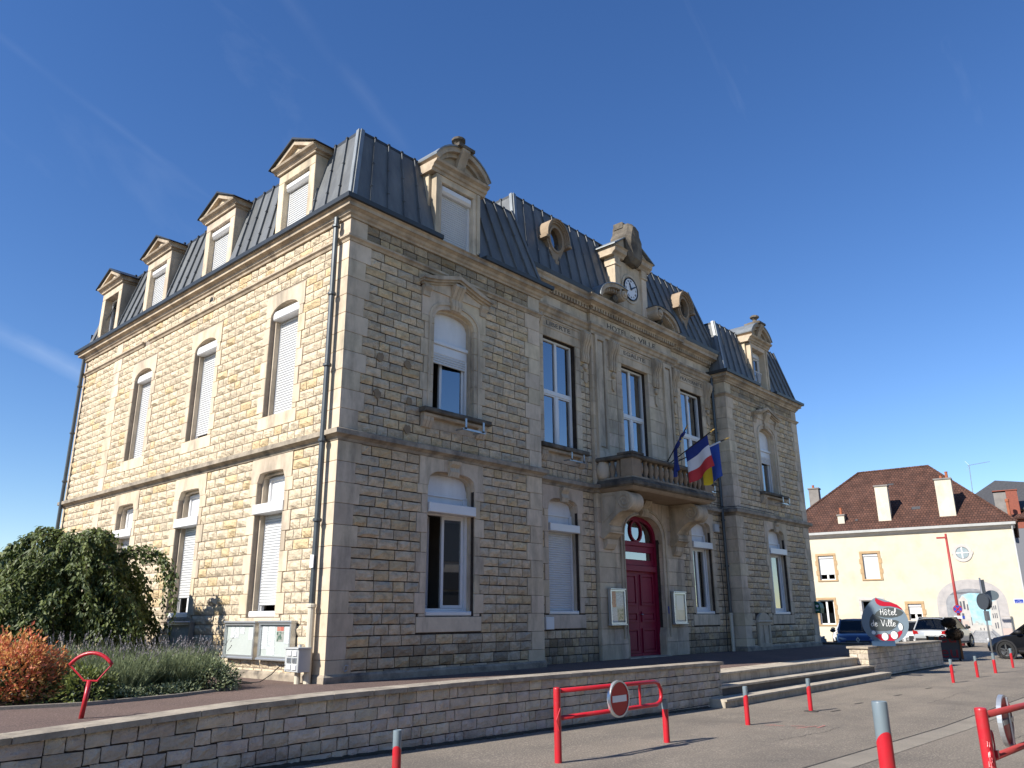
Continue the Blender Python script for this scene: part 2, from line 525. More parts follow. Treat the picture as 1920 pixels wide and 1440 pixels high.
# pale concrete gutter strip that runs along the road
b = B()
for x0, x1 in ((-14, 6), (6, 22)):
    b.hexa([V((x, y, road_z(x) + dz)) for dz in (-0.03, 0.005) for x, y in ((x0, -8.12 - .006 * x0), (x1, -8.12 - .006 * x1), (x1, -7.76 - .006 * x1), (x0, -7.76 - .006 * x0))])
structure(b.obj('gutter_strip', 'concrete'))
mat('joint_dark', (0.05, 0.045, 0.04), (0.09, 0.08, 0.07), scale=5, rough=0.95)
b = B()
for x0, x1 in ((-14, 6), (6, 22)):
    b.hexa([V((x, y, road_z(x) + dz)) for dz in (-0.03, 0.009) for x, y in ((x0, -7.765 - .006 * x0), (x1, -7.765 - .006 * x1), (x1, -7.74 - .006 * x1), (x0, -7.74 - .006 * x0))])
structure(b.obj('gutter_joint', 'joint_dark'))
# pale tar seams across the footway
mat('seam_pale', (0.30, 0.27, 0.225), (0.21, 0.19, 0.16), scale=2, rough=0.95)
# terrace: red asphalt platform, falls 3 % towards the road
b = B()
tx = [-40, -6, 0, 6, 15, 22.4]
ty = [-3.29, 0, 14, 60]
gi = [[b.av((x, y, 0.03 * y if y < 0 else 0.0)) for x in tx] for y in ty]
for j in range(len(ty) - 1):
    for i in range(len(tx) - 1):
        b.face((gi[j][i], gi[j][i + 1], gi[j + 1][i + 1], gi[j + 1][i]))
lowr = [b.av((x, -3.29, -1.2)) for x in tx]
for i in range(len(tx) - 1):
    b.face((gi[0][i], gi[0][i + 1], lowr[i + 1], lowr[i]))
lowc = [b.av((22.4, y, -1.2)) for y in ty]
for j in range(len(ty) - 1):
    b.face((gi[j][-1], gi[j + 1][-1], lowc[j + 1], lowc[j]))
structure(b.obj('terrace', 'asphalt_red'))

# ---------------------------------------------------------------- retaining walls
FW_ = Fr((0, -3.62, 0), (1, 0, 0), (0, -1, 0))
def cop_z(x):
    pts = [(-30, 0.0), (-5.8, 0.09), (-4.4, 0.15), (-3.5, 0.19), (-2.5, 0.21), (0, 0.22), (6.9, 0.17)]
    for (a, za), (c, zc) in zip(pts, pts[1:]):
        if x <= c:
            return za + (zc - za) * (x - a) / (c - a)
    return pts[-1][1]
rw = thing('retaining_wall', (0, -3.45, -0.63), 'long low retaining wall of pale blocks below the notice boards', 'wall')
b = B()
b.box(FW_, -12, 6.86, -0.3, -0.014, -1.1, 0.0)
b.obj('core', 'mortar', rw)
blocks = []
CH = 0.14
for r in range(8):
    u = -9.0 + random.uniform(0, .2)
    while u < 6.88:
        w = random.choice((.16, .24, .28, .33, .38)) * random.uniform(.9, 1.1)
        e = min(u + w, 6.88)
        if 6.88 - e < .08: e = 6.88
        um = (u + e) / 2
        zt = cop_z(um) - 0.055 - r * CH
        if zt > road_z(um) - 0.02:
            blocks.append((u, e, zt - CH, zt))
        u = e
blocks.sort(key=lambda q: -q[1] + q[0] if q[0] > -6.2 else 0)
rest = B()
def block_tone():
    k = random.uniform(.88, 1.18)
    return (k, k * random.uniform(.96, 1.0), k * random.uniform(.9, 1.0))
for i, (ua, ub, za, zb) in enumerate(blocks):
    bb = rest if i >= 298 else B()
    bb.tint = block_tone()
    bb.stone(FW_, ua + .007, ub - .007, za + .007, zb - .007, 0.022, 4, 3, 0.0)
    if bb is not rest:
        bb.obj('block', 'wall_block', rw, tint=True)
if rest.v:
    rest.obj('block_infill', 'wall_block', rw, tint=True, kind='stuff')
# end face of the wall beside the steps
FE = Fr((6.88, -3.62, 0), (0, 1, 0), (1, 0, 0))
for r in range(7):
    bb = B(); bb.tint = block_tone()
    zt = .115 - r * CH
    bb.stone(FE, 0.0, .3, zt - CH + .005, zt - .005, 0.012, 2, 2, 0.0)
    bb.obj('block', 'wall_block', rw, tint=True)
u = -9.0
while u < 6.9:
    e = min(u + random.uniform(.5, .6), 6.93)
    if 6.93 - e < .2: e = 6.93
    bb = B()
    za, zb = cop_z(u), cop_z(e)
    bb.hexa([FW_(x, d, z) for dz in (-.055, 0) for x, d, z in ((u + .004, .05, za + dz), (e - .004, .05 + random.uniform(-.006, .006), zb + dz), (e - .004, -.33, zb + dz), (u + .004, -.33, za + dz))])
    bb.obj('coping_slab', 'coping', rw)
    u = e

rw2 = thing('retaining_wall', (19, -3.45, -0.63), 'short low wall of pale blocks carrying the round sign, right of the steps', 'wall')
FX2 = Fr((0, -3.60, 0), (1, 0, 0), (0, -1, 0))
b = B(); b.box(FX2, 15.43, 22.6, -.5, -.03, -1.1, 0.1); b.obj('core', 'mortar', rw2)
rest = B()
for r in range(8):
    u = 15.4
    while u < 22.6:
        e = min(u + random.uniform(.13, .3), 22.62)
        zt = .15 - .01 * (u - 15) / 7 - r * CH
        rest.tint = block_tone()
        rest.stone(FX2, u + .005, e - .005, zt - CH + .005, zt - .005, .012, 2, 2, 0)
        u = e
rest.obj('blockwork', 'wall_block', rw2, tint=True, kind='stuff')
FXE = Fr((15.4, -3.60, 0), (0, 1, 0), (-1, 0, 0))
for r in range(7):
    for ua, ub in (((0, .28), (.29, .5)) if r % 2 else ((0, .2), (.21, .5))):
        bb = B(); bb.tint = block_tone()
        zt = .15 - r * CH
        bb.stone(FXE, ua, ub, zt - CH + .005, zt - .005, .012, 2, 2, 0)
        bb.obj('block', 'wall_block', rw2, tint=True)
u = 15.34
while u < 22.6:
    e = min(u + .55, 22.66)
    bb = B(); bb.cbox(FX2, u + .004, e - .004, -.55, .05, .15 - .01 * (u - 15) / 7, .205 - .01 * (u - 15) / 7, .006)
    bb.obj('coping_slab', 'coping', rw2); u = e

# ---------------------------------------------------------------- steps
st = thing('stone_steps', (11, -3.6, -0.63), 'three broad stone steps from the road up to the terrace', 'steps')
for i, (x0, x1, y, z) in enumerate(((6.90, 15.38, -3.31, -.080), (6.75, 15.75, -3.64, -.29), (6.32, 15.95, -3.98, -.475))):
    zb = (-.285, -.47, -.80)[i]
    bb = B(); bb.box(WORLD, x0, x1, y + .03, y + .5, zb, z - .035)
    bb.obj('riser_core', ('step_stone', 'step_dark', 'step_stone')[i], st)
    if i != 1:
        u = x0
        while u < x1:
            e = min(u + random.uniform(.3, .55), x1)
            if x1 - e < .15: e = x1
            bb = B(); bb.tint = block_tone()
            bb.cbox(Fr((0, y + .03, 0), (1, 0, 0), (0, -1, 0)), u + .004, e - .004, -.01, .012, zb, z - .04, .004)
            bb.obj('riser_block', 'step_stone', st); u = e
    u = x0
    while u < x1:
        e = min(u + 1.1, x1)
        if x1 - e < .4: e = x1
        bb = B()
        bb.hexa([V((x, yy, zz)) for zz in (z - .04, z) for x, yy in ((u + .003, y - .02), (e - .003, y - .02), (e - .003, y + .48), (u + .003, y + .48))])
        bb.obj('tread', 'step_stone', st); u = e
# tactile warning strip of rows of small studs on the terrace edge
b = B()
x = 7.05
while x < 15.2:
    for j in range(7):
        yy = -2.72 + j * -.062
        b.lathe((x, yy, .03 * yy), [(.017, 0), (.012, .006)], 6)
    x += .062
ts = b.obj('tactile_strip', 'step_stone', None, kind='stuff')
ts['label'] = 'rows of small pale studs along the top of the steps'; ts['category'] = 'tactile paving'

# moss and grit gathered along the foot of the walls
mat('moss', (0.045, 0.04, 0.028), (0.085, 0.072, 0.052), scale=14, rough=0.98, bump=.8, bscale=60)
b = B()
for x0, x1, y in ((-9, 6.3, -3.655), (15.96, 22.6, -3.635)):
    x = x0; prev = None
    while x < x1:
        w = random.uniform(.012, .075) * (1.4 if random.random() < .2 else 1)
        cur = (b.av((x, y + .03, road_z(x) + .03)), b.av((x, y - w, road_z(x) + .003)))
        if prev: b.face((prev[0], cur[0], cur[1], prev[1]))
        prev = cur; x += random.uniform(.03, .09)
o = b.obj('moss_line', 'moss', None, kind='stuff', recalc=False)
o['label'] = 'dark moss and grit along the foot of the low walls'; o['category'] = 'moss'
# repaired patches and cracks in the asphalt
b = B()
for (x, y, n, a) in ((2.6, -6.6, 26, -.05), (9.6, -6.6, 40, .02), (5.2, -8.9, 30, .04), (-2.0, -7.0, 22, .1)):
    prev = None
    for k in range(n):
        w = random.uniform(.002, .007)
        cur = (b.av((x, y + w, road_z(x) + .005)), b.av((x, y - w, road_z(x) + .005)))
        if prev: b.face((prev[0], cur[0], cur[1], prev[1]))
        prev = cur; x += random.uniform(.05, .13); y += random.uniform(-.035, .035) + a * .1
structure(b.obj('asphalt_cracks', 'joint_dark', None, recalc=False))
# ================================================================ TOWN HALL
TH = thing('town_hall', (0, 0, 0), 'two-storey stone town hall with grey zinc mansard roof, clock and balcony', 'town hall')
FS = Fr((0, 0, 0), (0, 1, 0), (-1, 0, 0))
FP = Fr((0, 0, 0), (1, 0, 0), (0, -1, 0))
FM = Fr((0, 0.5, 0), (1, 0, 0), (0, -1, 0))
FC = Fr((0, 0.4, 0), (1, 0, 0), (0, -1, 0))
FRT = Fr((15.45, 0, 0), (0, 1, 0), (-1, 0, 0))
FLR = Fr((5.71, 0, 0), (0, 1, 0), (1, 0, 0))
L_, W_ = 21.23, 13.45
P1_, P2_ = 5.71, 15.45
CX = 10.58
GROWS = [(4.17 - .19 * (k + 1), 4.17 - .19 * k) for k in range(22)]
FROWS = [(4.40 + .189 * k, 4.40 + .189 * (k + 1)) for k in range(20)]
ZROWS = [(8.30, 8.485), (8.485, 8.67)]
GD = [(4.17 - .38 * (k + 1), 4.17 - .38 * k) for k in range(11)]
FD = [(4.40 + .378 * k, 4.40 + .378 * (k + 1)) for k in range(10)]
STONES = []
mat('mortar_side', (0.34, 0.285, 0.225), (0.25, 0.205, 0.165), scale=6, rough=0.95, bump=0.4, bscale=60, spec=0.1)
REPAIRS = [(.85, 5.96, .09), (1.55, 5.97, .09), (.82, 5.2, .09), (1.62, 5.21, .08), (1.59, 4.63, .085)]

def wall_sheet(name, F, u0, u1, z0, z1, opens, depth=0.42, d=-0.018):
    b = B()
    if F is FS: d = -.008
    us = sorted({u0, u1} | {x for o in opens for x in o[:2]})
    zs = sorted({z0, z1} | {x for o in opens for x in o[2:]})
    for i in range(len(us) - 1):
        for j in range(len(zs) - 1):
            um, zm = (us[i] + us[i + 1]) / 2, (zs[j] + zs[j + 1]) / 2
            if any(a < um < c and e < zm < f for a, c, e, f in opens):
                continue
            b.poly([F(us[i], d, zs[j]), F(us[i + 1], d, zs[j]), F(us[i + 1], d, zs[j + 1]), F(us[i], d, zs[j + 1])])
    for a, c, e, f in opens:
        for p, q in (((a, e), (c, e)), ((c, e), (c, f)), ((c, f), (a, f)), ((a, f), (a, e))):
            b.poly([F(p[0], d, p[1]), F(q[0], d, q[1]), F(q[0], -depth, q[1]), F(p[0], -depth, p[1])])
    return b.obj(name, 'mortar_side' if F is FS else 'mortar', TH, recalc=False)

def fill(F, u0, u1, rows, excl, tf, dep=0.03, smin=.2, smax=.58):
    for za, zb in rows:
        zm = (za + zb) / 2
        iv = [(u0, u1)]
        for a, c, e, f in excl:
            if e < zm < f:
                n = []
                for p, q in iv:
                    if c <= p or a >= q: n.append((p, q))
                    else:
                        if a > p: n.append((p, a))
                        if c < q: n.append((c, q))
                iv = n
        for p, q in iv:
            if q - p < 0.05: continue
            u = p
            while u < q - 1e-6:
                w = random.triangular(smin, smax, .34)
                e = u + w
                if q - e < .15: e = q
                if e - u > smax * 1.15: e = u + (e - u) / 2
                STONES.append((F, u + .011, e - .011, za + .011, zb - .011, tf(), dep))
                u = e

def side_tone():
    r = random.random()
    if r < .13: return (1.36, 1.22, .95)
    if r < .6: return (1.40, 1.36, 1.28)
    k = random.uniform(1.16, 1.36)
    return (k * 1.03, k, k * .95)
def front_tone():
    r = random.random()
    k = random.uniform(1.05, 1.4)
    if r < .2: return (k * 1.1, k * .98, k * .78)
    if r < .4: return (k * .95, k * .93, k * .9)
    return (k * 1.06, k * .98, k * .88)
def quoin_tone():
    k = random.uniform(.92, 1.16)
    return (k, k * random.uniform(.97, 1.0), k * random.uniform(.92, 1.0))

EX = {'side': [], 'pl': [], 'mid': [], 'pr': []}
def dressed(F, wall, ex, u0, u1, z0, z1, d1=0.018, d0=-.30, name='jamb_stone', exclude=True):
    b = B(); b.tint = quoin_tone()
    b.cbox(F, u0 + .003, u1 - .003, d0, d1, z0 + .003, z1 - .003, .007)
    if exclude and ex is not None:
        ex.append((u0, u1, z0, z1))
    return b.obj(name, 'dressed', wall, tint=True)

def arcf(c, hw, zs, zt, n):
    def g(u):
        t = min(1.0, abs(u - c) / hw)
        return zs + (zt - zs) * max(0.0, 1 - t ** n) ** (1.0 / n) if n else zt
    return g
def arc_path(c, hw, z0, zs, zt, n, ins=0.0, k=14):
    """opening outline bottom-left, up, over the arch, down to bottom-right"""
    g = arcf(c, hw - ins, zs, zt - ins, n)
    us = [c - (hw - ins) * math.cos(PI * i / k) for i in range(k + 1)]
    return [(us[0], z0)] + [(u, g(u)) for u in us] + [(us[-1], z0)]
def strip_ring(b, F, outer, inner, d0, d1):
    n = len(outer)
    A = [b.av(F(u, d0, z)) for u, z in outer]; A2 = [b.av(F(u, d1, z)) for u, z in outer]
    C = [b.av(F(u, d0, z)) for u, z in inner]; C2 = [b.av(F(u, d1, z)) for u, z in inner]
    for k in range(n - 1):
        b.face((A[k], A[k + 1], A2[k + 1], A2[k])); b.face((C[k], C[k + 1], C2[k + 1], C2[k]))
        b.face((A[k], A[k + 1], C[k + 1], C[k])); b.face((A2[k], A2[k + 1], C2[k + 1], C2[k]))
    for k in (0, n - 1):
        b.face((A[k], C[k], C2[k], A2[k]))

def surround(F, wall, ex, c, hw, z0, zs, zt, n, ztop, zbot, rows, jw=(.17, .27), hdw=.2, key=True, d1=.018, open_only=False, mould=True):
    k = 0
    for za, zb in sorted(rows):
        if zb <= z0 + .03 or za >= zs - .03: continue
        a, e = max(za, z0), min(zb, zs)
        w = jw[k % 2]; k += 1
        dressed(F, wall, ex, c - hw - w, c - hw, a, e, d1)
        dressed(F, wall, ex, c + hw, c + hw + w, a, e, d1)
    g = arcf(c, hw, zs, zt, n)
    cuts = [c - hw - hdw, c - hw * .36, c + hw * .36, c + hw + hdw] if key else [c - hw - hdw, c + hw + hdw]
    for p, q in zip(cuts, cuts[1:]):
        b = B(); b.tint = quoin_tone()
        us = [p + (q - p) * i / 14 for i in range(15)]
        us = sorted(set(us + [x for x in (c - hw, c + hw) if p < x < q]))
        low = [(u, g(u) if abs(u - c) < hw else zs) for u in us]
        b.prism(F, [(u + (.003 if u == p else -.003 if u == q else 0), z) for u, z in low] + [(q - .003, ztop - .003), (p + .003, ztop - .003)], -.3, d1)
        b.obj('lintel_stone', 'dressed', wall, tint=True)
    ex.append((c - hw - hdw, c + hw + hdw, zs, ztop))
    if zbot is not None:
        dressed(F, wall, ex, c - hw - hdw + .02, c + hw + hdw - .02, zbot, z0, d1, name='apron_stone')
    if mould:
        b = B()
        strip_ring(b, F, arc_path(c, hw + .001, z0, zs, zt + .001, n), arc_path(c, hw, z0, zs, zt, n, .05), -.3, -.10)
        b.tint = (.95, .95, .95); b.t = [b.tint] * len(b.v)
        b.obj('reveal_moulding', 'dressed', wall, tint=True)
    ex.append((c - hw, c + hw, z0, zt))

def shutter_sheet(F, u0, u1, z0, z1, d, parent, pitch=.055):
    b = B()
    n = max(1, int((z1 - z0) / pitch))
    prof = []
    for k in range(n):
        z = z0 + k * pitch
        prof += [(d - .006, z), (d + .012, z + .010), (d + .014, z + pitch * .55), (d + .004, z + pitch - .008), (d - .006, z + pitch - .007)]
    prof.append((d, z1))
    A = [b.av(F(u0, dd, z)) for dd, z in prof]; C = [b.av(F(u1, dd, z)) for dd, z in prof]
    for k in range(len(prof) - 1):
        b.face((A[k], C[k], C[k + 1], A[k + 1]))
    bb = B(); 
    o = b.obj('roller_shutter', 'shutter', parent, recalc=False)
    return o
def frame_rect(F, u0, u1, z0, z1, w, d0, d1, parent, name='window_frame', m='pvc'):
    b = B()
    b.ring(F, [(u0, z0), (u1, z0), (u1, z1), (u0, z1)], [(u0 + w, z0 + w), (u1 - w, z0 + w), (u1 - w, z1 - w), (u0 + w, z1 - w)], d0, d1)
    return b.obj(name, m, parent)
def pane(F, u0, u1, z0, z1, d, parent, m='glass'):
    b = B(); b.poly([F(u0, d, z0), F(u1, d, z0), F(u1, d, z1), F(u0, d, z1)])
    return b.obj('pane', m, parent, recalc=False)
def bx(F, u0, u1, d0, d1, z0, z1, name, m, parent, c=0):
    b = B()
    if c: b.cbox(F, u0, u1, d0, d1, z0, z1, c)
    else: b.box(F, u0, u1, d0, d1, z0, z1)
    return b.obj(name, m, parent)
def room(F, c, hw, z0, z1, parent, d=-.34, deep=1.6):
    b = B()
    u0, u1 = c - hw - .3, c + hw + .3
    z0 -= .15; z1 += .1; e = d - deep
    for q in ([(u0, d, z0), (u0, e, z0), (u0, e, z1), (u0, d, z1)], [(u1, d, z0), (u1, e, z0), (u1, e, z1), (u1, d, z1)],
              [(u0, d, z0), (u1, d, z0), (u1, e, z0), (u0, e, z0)], [(u0, d, z1), (u1, d, z1), (u1, e, z1), (u0, e, z1)], [(u0, e, z0), (u1, e, z0), (u1, e, z1), (u0, e, z1)]):
        b.poly([F(*p) for p in q])
    return b.obj('room_interior', 'room_dark', parent, recalc=False)
def part_empty(name, F, u, d, z, label=None):
    o = bpy.data.objects.new(name, None); o.empty_display_size = .1
    COL.objects.link(o)
    p = F(u, d, z); o.location = p; WLOC[o.name] = p
    set_parent(o, TH)
    if label: o['label'] = label
    return o
def casement(F, hinge_u, w, z0, z1, ang, d, parent, side=1):
    """a casement leaf of width w hinged at hinge_u, opened inwards by ang; side = +1 leaf lies towards +u"""
    ca, sa = math.cos(ang), math.sin(ang)
    U2 = F.U * side * ca - F.N * sa
    N2 = F.N * ca + F.U * side * sa
    G = Fr(F(hinge_u, d, 0), U2, N2)
    frame_rect(G, 0, w, z0, z1, .06, -.02, .04, parent, 'casement_frame')
    pane(G, .06, w - .06, z0 + .06, z1 - .06, .01, parent)

# ---------------------------------------------------------------- side facade (sunlit)
SWIN = [2.17, 5.58, 9.01]
opens = [(c - .54, c + .54, 5.05, 7.5) for c in SWIN] + [(c - .505, c + .505, 1.07, 3.87) for c in SWIN]
w_side = wall_sheet('side_wall', FS, 0, W_, -.1, 8.95, opens)
for i, c in enumerate(SWIN):
    surround(FS, w_side, EX['side'], c, .54, 5.05, 7.27, 7.5, 2, 7.76, 4.77, FD, (.15, .25), .19, key=False)
    surround(FS, w_side, EX['side'], c, .505, 1.07, 3.68, 3.87, 5, 4.17, .99, GD, (.16, .29), .235, key=False)
    # upper window
    w = part_empty('window', FS, c, -.2, 5.05)
    hw = .49
    bx(FS, c - hw - .02, c + hw + .02, -.22, -.02 - .03 * (i == 2), 7.20, 7.395, 'shutter_box', 'pvc', w, .02)
    gap = (0.0, .11, .0)[i]
    frame_rect(FS, c - hw, c + hw, 5.05, 7.3, .055, -.30, -.23, w)
    shutter_sheet(FS, c - hw + .03, c + hw - .03, 5.09 + gap, 7.2, -.225, w)
    for s in (-1, 1):
        bx(FS, c + s * hw - .03, c + s * hw + .03, -.235, -.205, 5.06, 7.2, 'shutter_guide', 'pvc', w)
    g = arcf(c, .49, 7.27, 7.45, 2)
    b = B(); us = [c - .49 + .98 * k / 10 for k in range(11)]
    b.prism(FS, [(u, g(u)) for u in us] + [(c + .49, 7.2), (c - .49, 7.2)], -.3, -.25); b.obj('head_panel', 'ochre_plaster', w)
    if gap:
        bx(FS, c - hw + .05, c + hw - .05, -.26, -.25, 5.06, 5.2, 'pane', 'glass_car', w)
    # lower window
    w = part_empty('window', FS, c, -.2, 1.07)
    hw = .455
    frame_rect(FS, c - hw, c + hw, 1.07, 3.82, .055, -.31, -.24, w)
    bx(FS, c - .545, c + .545, -.24, .05, 3.04, 3.235, 'shutter_box', 'pvc', w, .012)
    frame_rect(FS, c - hw + .05, c + hw - .05, 3.2, 3.78, .06, -.26, -.20, w, 'transom_frame')
    bx(FS, c - hw + .1, c + hw - .1, -.25, -.24, 3.25, 3.73, 'transom_panel', 'pvc', w)
    zb = (1.30, 1.50, 1.30)[i]
    shutter_sheet(FS, c - hw + .03, c + hw - .03, zb, 3.05, -.225, w)
    for s in (-1, 1):
        bx(FS, c + s * hw - .03, c + s * hw + .03, -.235, -.205, 1.18, 3.05, 'shutter_guide', 'pvc', w)
    if i == 1:
        bx(FS, c - hw + .05, c + hw - .05, -.26, -.25, 1.2, 1.5, 'pane', 'glass_car', w)
        bx(FS, c - .04, c + .04, -.27, -.22, 1.2, 1.5, 'mullion', 'pvc', w)
    bx(FS, c - .5, c + .5, -.28, -.03, 1.075, 1.19, 'window_sill', 'pvc', w, .02)
# pilaster strip of long and short blocks
for k, (za, zb) in enumerate(GD[::-1] + FD):
    w = .19 if k % 2 else .27
    dressed(FS, w_side, EX['side'], 10.9 - w, 10.9 + w, max(za, 0), zb, .016, -.1, 'quoin')
for za, zb in ZROWS[:1]:
    dressed(FS, w_side, EX['side'], 10.7, 11.1, 8.30, 8.67, .016, -.1, 'quoin')

# ---------------------------------------------------------------- front pavilions
PWIN = {'pl': 2.86, 'pr': 18.36}
walls = {}
for key, c in PWIN.items():
    u0, u1 = (0, P1_) if key == 'pl' else (P2_, L_)
    opens = [(c - .62, c + .62, 5.16, 7.51), (c - .66, c + .66, 1.07, 3.94)]
    walls[key] = wl_ = wall_sheet('front_wall', FP, u0, u1, -.1, 8.95, opens)
    ex = EX[key]
    surround(FP, wl_, ex, c, .66, 1.07, 3.60, 3.92, 3.2, 4.17, .78, GD, (.16, .28), .24)
    # keystone: fluted scroll
    b = B(); b.tint = (.95, .95, .93)
    for q in range(4):
        uu = c - .13 + q * .067
        b.prism_u(FP, [(.01, 3.83), (.07, 3.83), (.10, 3.93), (.06, 4.02), (.13, 4.08), (.15, 4.14), (.01, 4.15)], uu, uu + .06)
    b.obj('keystone', 'dressed', wl_, tint=True)
    # ---- upper window surround with triangular pediment
    hw = .60
    for za, zb in FD:
        if za < 5.1 or za > 7.2: continue
        k = FD.index((za, zb))
        w = (.27, .36)[k % 2]
        for s in (-1, 1):
            dressed(FP, wl_, ex, min(c + s * hw, c + s * (hw + w)), max(c + s * hw, c + s * (hw + w)), max(za, 5.14), min(zb, 7.2), .02)
    g = arcf(c, hw, 7.2, 7.5, 2.2)
    for p, q in ((c - hw - .36, c - .14), (c - .14, c + .14), (c + .14, c + hw + .36)):
        b = B(); b.tint = quoin_tone()
        us = sorted(set([p + (q - p) * i / 12 for i in range(13)] + [x for x in (c - hw, c + hw) if p < x < q]))
        b.prism(FP, [(u, g(u) if abs(u - c) <= hw else 7.2) for u in us] + [(q - .003, 7.84), (p + .003, 7.84)], -.3, .02)
        b.obj('lintel_stone', 'dressed', wl_, tint=True)
    ex.append((c - hw - .36, c + hw + .36, 7.2, 7.86)); ex.append((c - .62, c + .62, 5.1, 7.51))
    # architrave strip around the opening
    b = B(); b.tint = (.97, .96, .94)
    strip_ring(b, FP, arc_path(c, hw + .16, 5.16, 7.2, 7.66, 2.2), arc_path(c, hw + .10, 5.16, 7.2, 7.60, 2.2), .01, .045)
    strip_ring(b, FP, arc_path(c, hw + .005, 5.16, 7.2, 7.505, 2.2), arc_path(c, hw - .05, 5.16, 7.2, 7.45, 2.2), -.3, -.09)
    b.obj('architrave', 'dressed', wl_, tint=True)
    # pediment: raking cornice with returns, on small side consoles
    def rake(b, o, zoff, d1, th):
        b.prism(FP, [(c - 1.05 + o, 7.86 + zoff), (c - .98 + o, 7.86 + zoff), (c - .62, 7.93 + zoff), (c, 8.12 + zoff), (c + .62, 7.93 + zoff), (c + .98 - o, 7.86 + zoff), (c + 1.05 - o, 7.86 + zoff),
                     (c + 1.05 - o, 7.86 + zoff + th), (c, 8.17 + zoff + th), (c - 1.05 + o, 7.86 + zoff + th)], .0, d1)
    b = B(); rake(b, .06, .0, .09, .05); rake(b, .02, .045, .15, .05); rake(b, 0, .09, .20, .035)
    b.obj('pediment', 'cornice_stone', wl_)
    b = B(); b.prism(FP, [(c - .9, 7.80), (c + .9, 7.80), (c + .9, 7.88), (c + .6, 7.94), (c, 8.13), (c - .6, 7.94), (c - .9, 7.88)], .0, .05); b.obj('tympanum', 'dressed', wl_, tint=True)
    for s in (-1, 1):
        b = B(); uu = c + s * .86
        b.prism_u(FP, [(.0, 7.62), (.05, 7.62), (.06, 7.72), (.11, 7.80), (.11, 7.86), (.0, 7.86)], uu - .1, uu + .1); b.obj('pediment_return', 'cornice_stone', wl_)
    b = B(); b.tint = (.9, .88, .85)
    for q in range(3):
        uu = c - .15 + q * .1
        b.prism_u(FP, [(.0, 7.50), (.06, 7.50), (.09, 7.60), (.07, 7.75), (.16, 7.93), (.22, 8.02), (.20, 8.08), (.0, 8.08)], uu, uu + .09)
    b.prism_u(FP, [(.0, 7.56), (.05, 7.56), (.07, 7.7), (.06, 7.8), (.14, 7.95), (.18, 8.04), (.0, 8.06)], c - .17, c + .17)
    b.obj('console', 'dressed', wl_, tint=True)
    ex.append((c - 1.0, c + 1.0, 7.80, 7.985)); ex.append((c - .60, c + .60, 7.98, 8.22))
    # sill on brackets with recessed apron
    sl = part_empty('window_sill', FP, c, 0, 5.0)
    bx(FP, c - .96, c + .98, -.3, .22, 5.05, 5.15, 'sill_slab', 'black_stone', sl, .02)
    bx(FP, c - .90, c + .92, -.02, .14, 4.97, 5.05, 'sill_moulding', 'cornice_stone', sl, .02)
    bx(FP, c - .72, c + .72, -.02, .012, 4.77, 4.97, 'apron_stone', 'cornice_stone', sl)
    for s in (-1, 1):
        b = B(); uu = c + s * .78
        for q in range(3):
            b.prism_u(FP, [(0, 4.74), (.05, 4.76), (.12, 4.9), (.12, 4.97), (0, 4.97)], uu - .13 + q * .09, uu - .05 + q * .09)
        b.obj('bracket', 'cornice_stone', sl)
    ex.append((c - .92, c + .92, 4.74, 5.16))
    # steel flower-box bracket
    fb = part_empty('flower_box_bracket', FP, c, .3, 4.9)
    b = B()
    for uu in (c - .02, c + .5):
        b.box(FP, uu, uu + .05, .10, .40, 4.80, 4.83); b.box(FP, uu, uu + .05, .385, .40, 4.80, 5.02)
    b.obj('bracket_arm', 'steel', fb)
    bx(FP, c - .06, c + .6, .35, .38, 4.78, 4.82, 'rail', 'steel', fb)
    # ---- lower window unit
    w = part_empty('window', FP, c, -.2, 1.07)
    hw = .62
    g = arcf(c, .61, 3.58, 3.87, 3.2)
    b = B(); us = [c - .61 + 1.22 * k / 16 for k in range(17)]
    b.prism(FP, [(u, g(u)) for u in us] + [(c + .61, 3.46), (c - .61, 3.46)], -.26, -.2); b.obj('head_panel', 'pvc_panel', w)
    bx(FP, c - .61, c + .61, -.22, -.17, 3.43, 3.47, 'glazing_bar', 'pvc', w)
    bx(FP, c - .61, c + .61, -.26, -.21, 3.2, 3.44, 'transom_panel', 'pvc_panel', w)
    bx(FP, c + .5, c + .61, -.22, -.17, 3.2, 3.44, 'transom_jamb', 'pvc', w)
    bx(FP, c - .64, c + .66, -.24, .06, 3.07, 3.265, 'shutter_box', 'pvc', w, .012)
    frame_rect(FP, c - .61, c + .61, 1.17, 3.1, .055, -.30, -.2, w)
    for s in (-1, 1):
        bx(FP, c + s * .58 - .03, c + s * .58 + .03, -.2, -.165, 1.17, 3.08, 'shutter_guide', 'pvc', w)
    bx(FP, c - .63, c + .63, -.25, -.02, 1.08, 1.17, 'window_sill', 'pvc', w, .02)
    casement(FP, c - .555, .54, 1.23, 3.05, math.radians(38 if key == 'pl' else 4), -.25, w, 1)
    casement(FP, c + .555, .54, 1.23, 3.05, math.radians(10 if key == 'pl' else 12), -.25, w, -1)
    room(FP, c, .6, 1.1, 3.1, w)
    bx(FP, c - .35, c - .05, -.75, -.72, 1.1, 3.0, 'curtain', 'curtain' if key == 'pl' else 'net_curtain', w)
    if key == 'pr':
        bx(FP, c - .6, c + .45, -.55, -.52, 1.1, 3.0, 'curtain', 'net_curtain', w)
    # ---- upper window unit
    w = part_empty('window', FP, c, -.2, 5.16)
    g = arcf(c, .56, 7.18, 7.46, 2.2)
    b = B(); us = [c - .56 + 1.12 * k / 16 for k in range(17)]
    b.prism(FP, [(u, g(u)) for u in us] + [(c + .56, 6.76), (c - .56, 6.76)], -.27, -.2); b.obj('head_panel', 'pvc_panel', w)
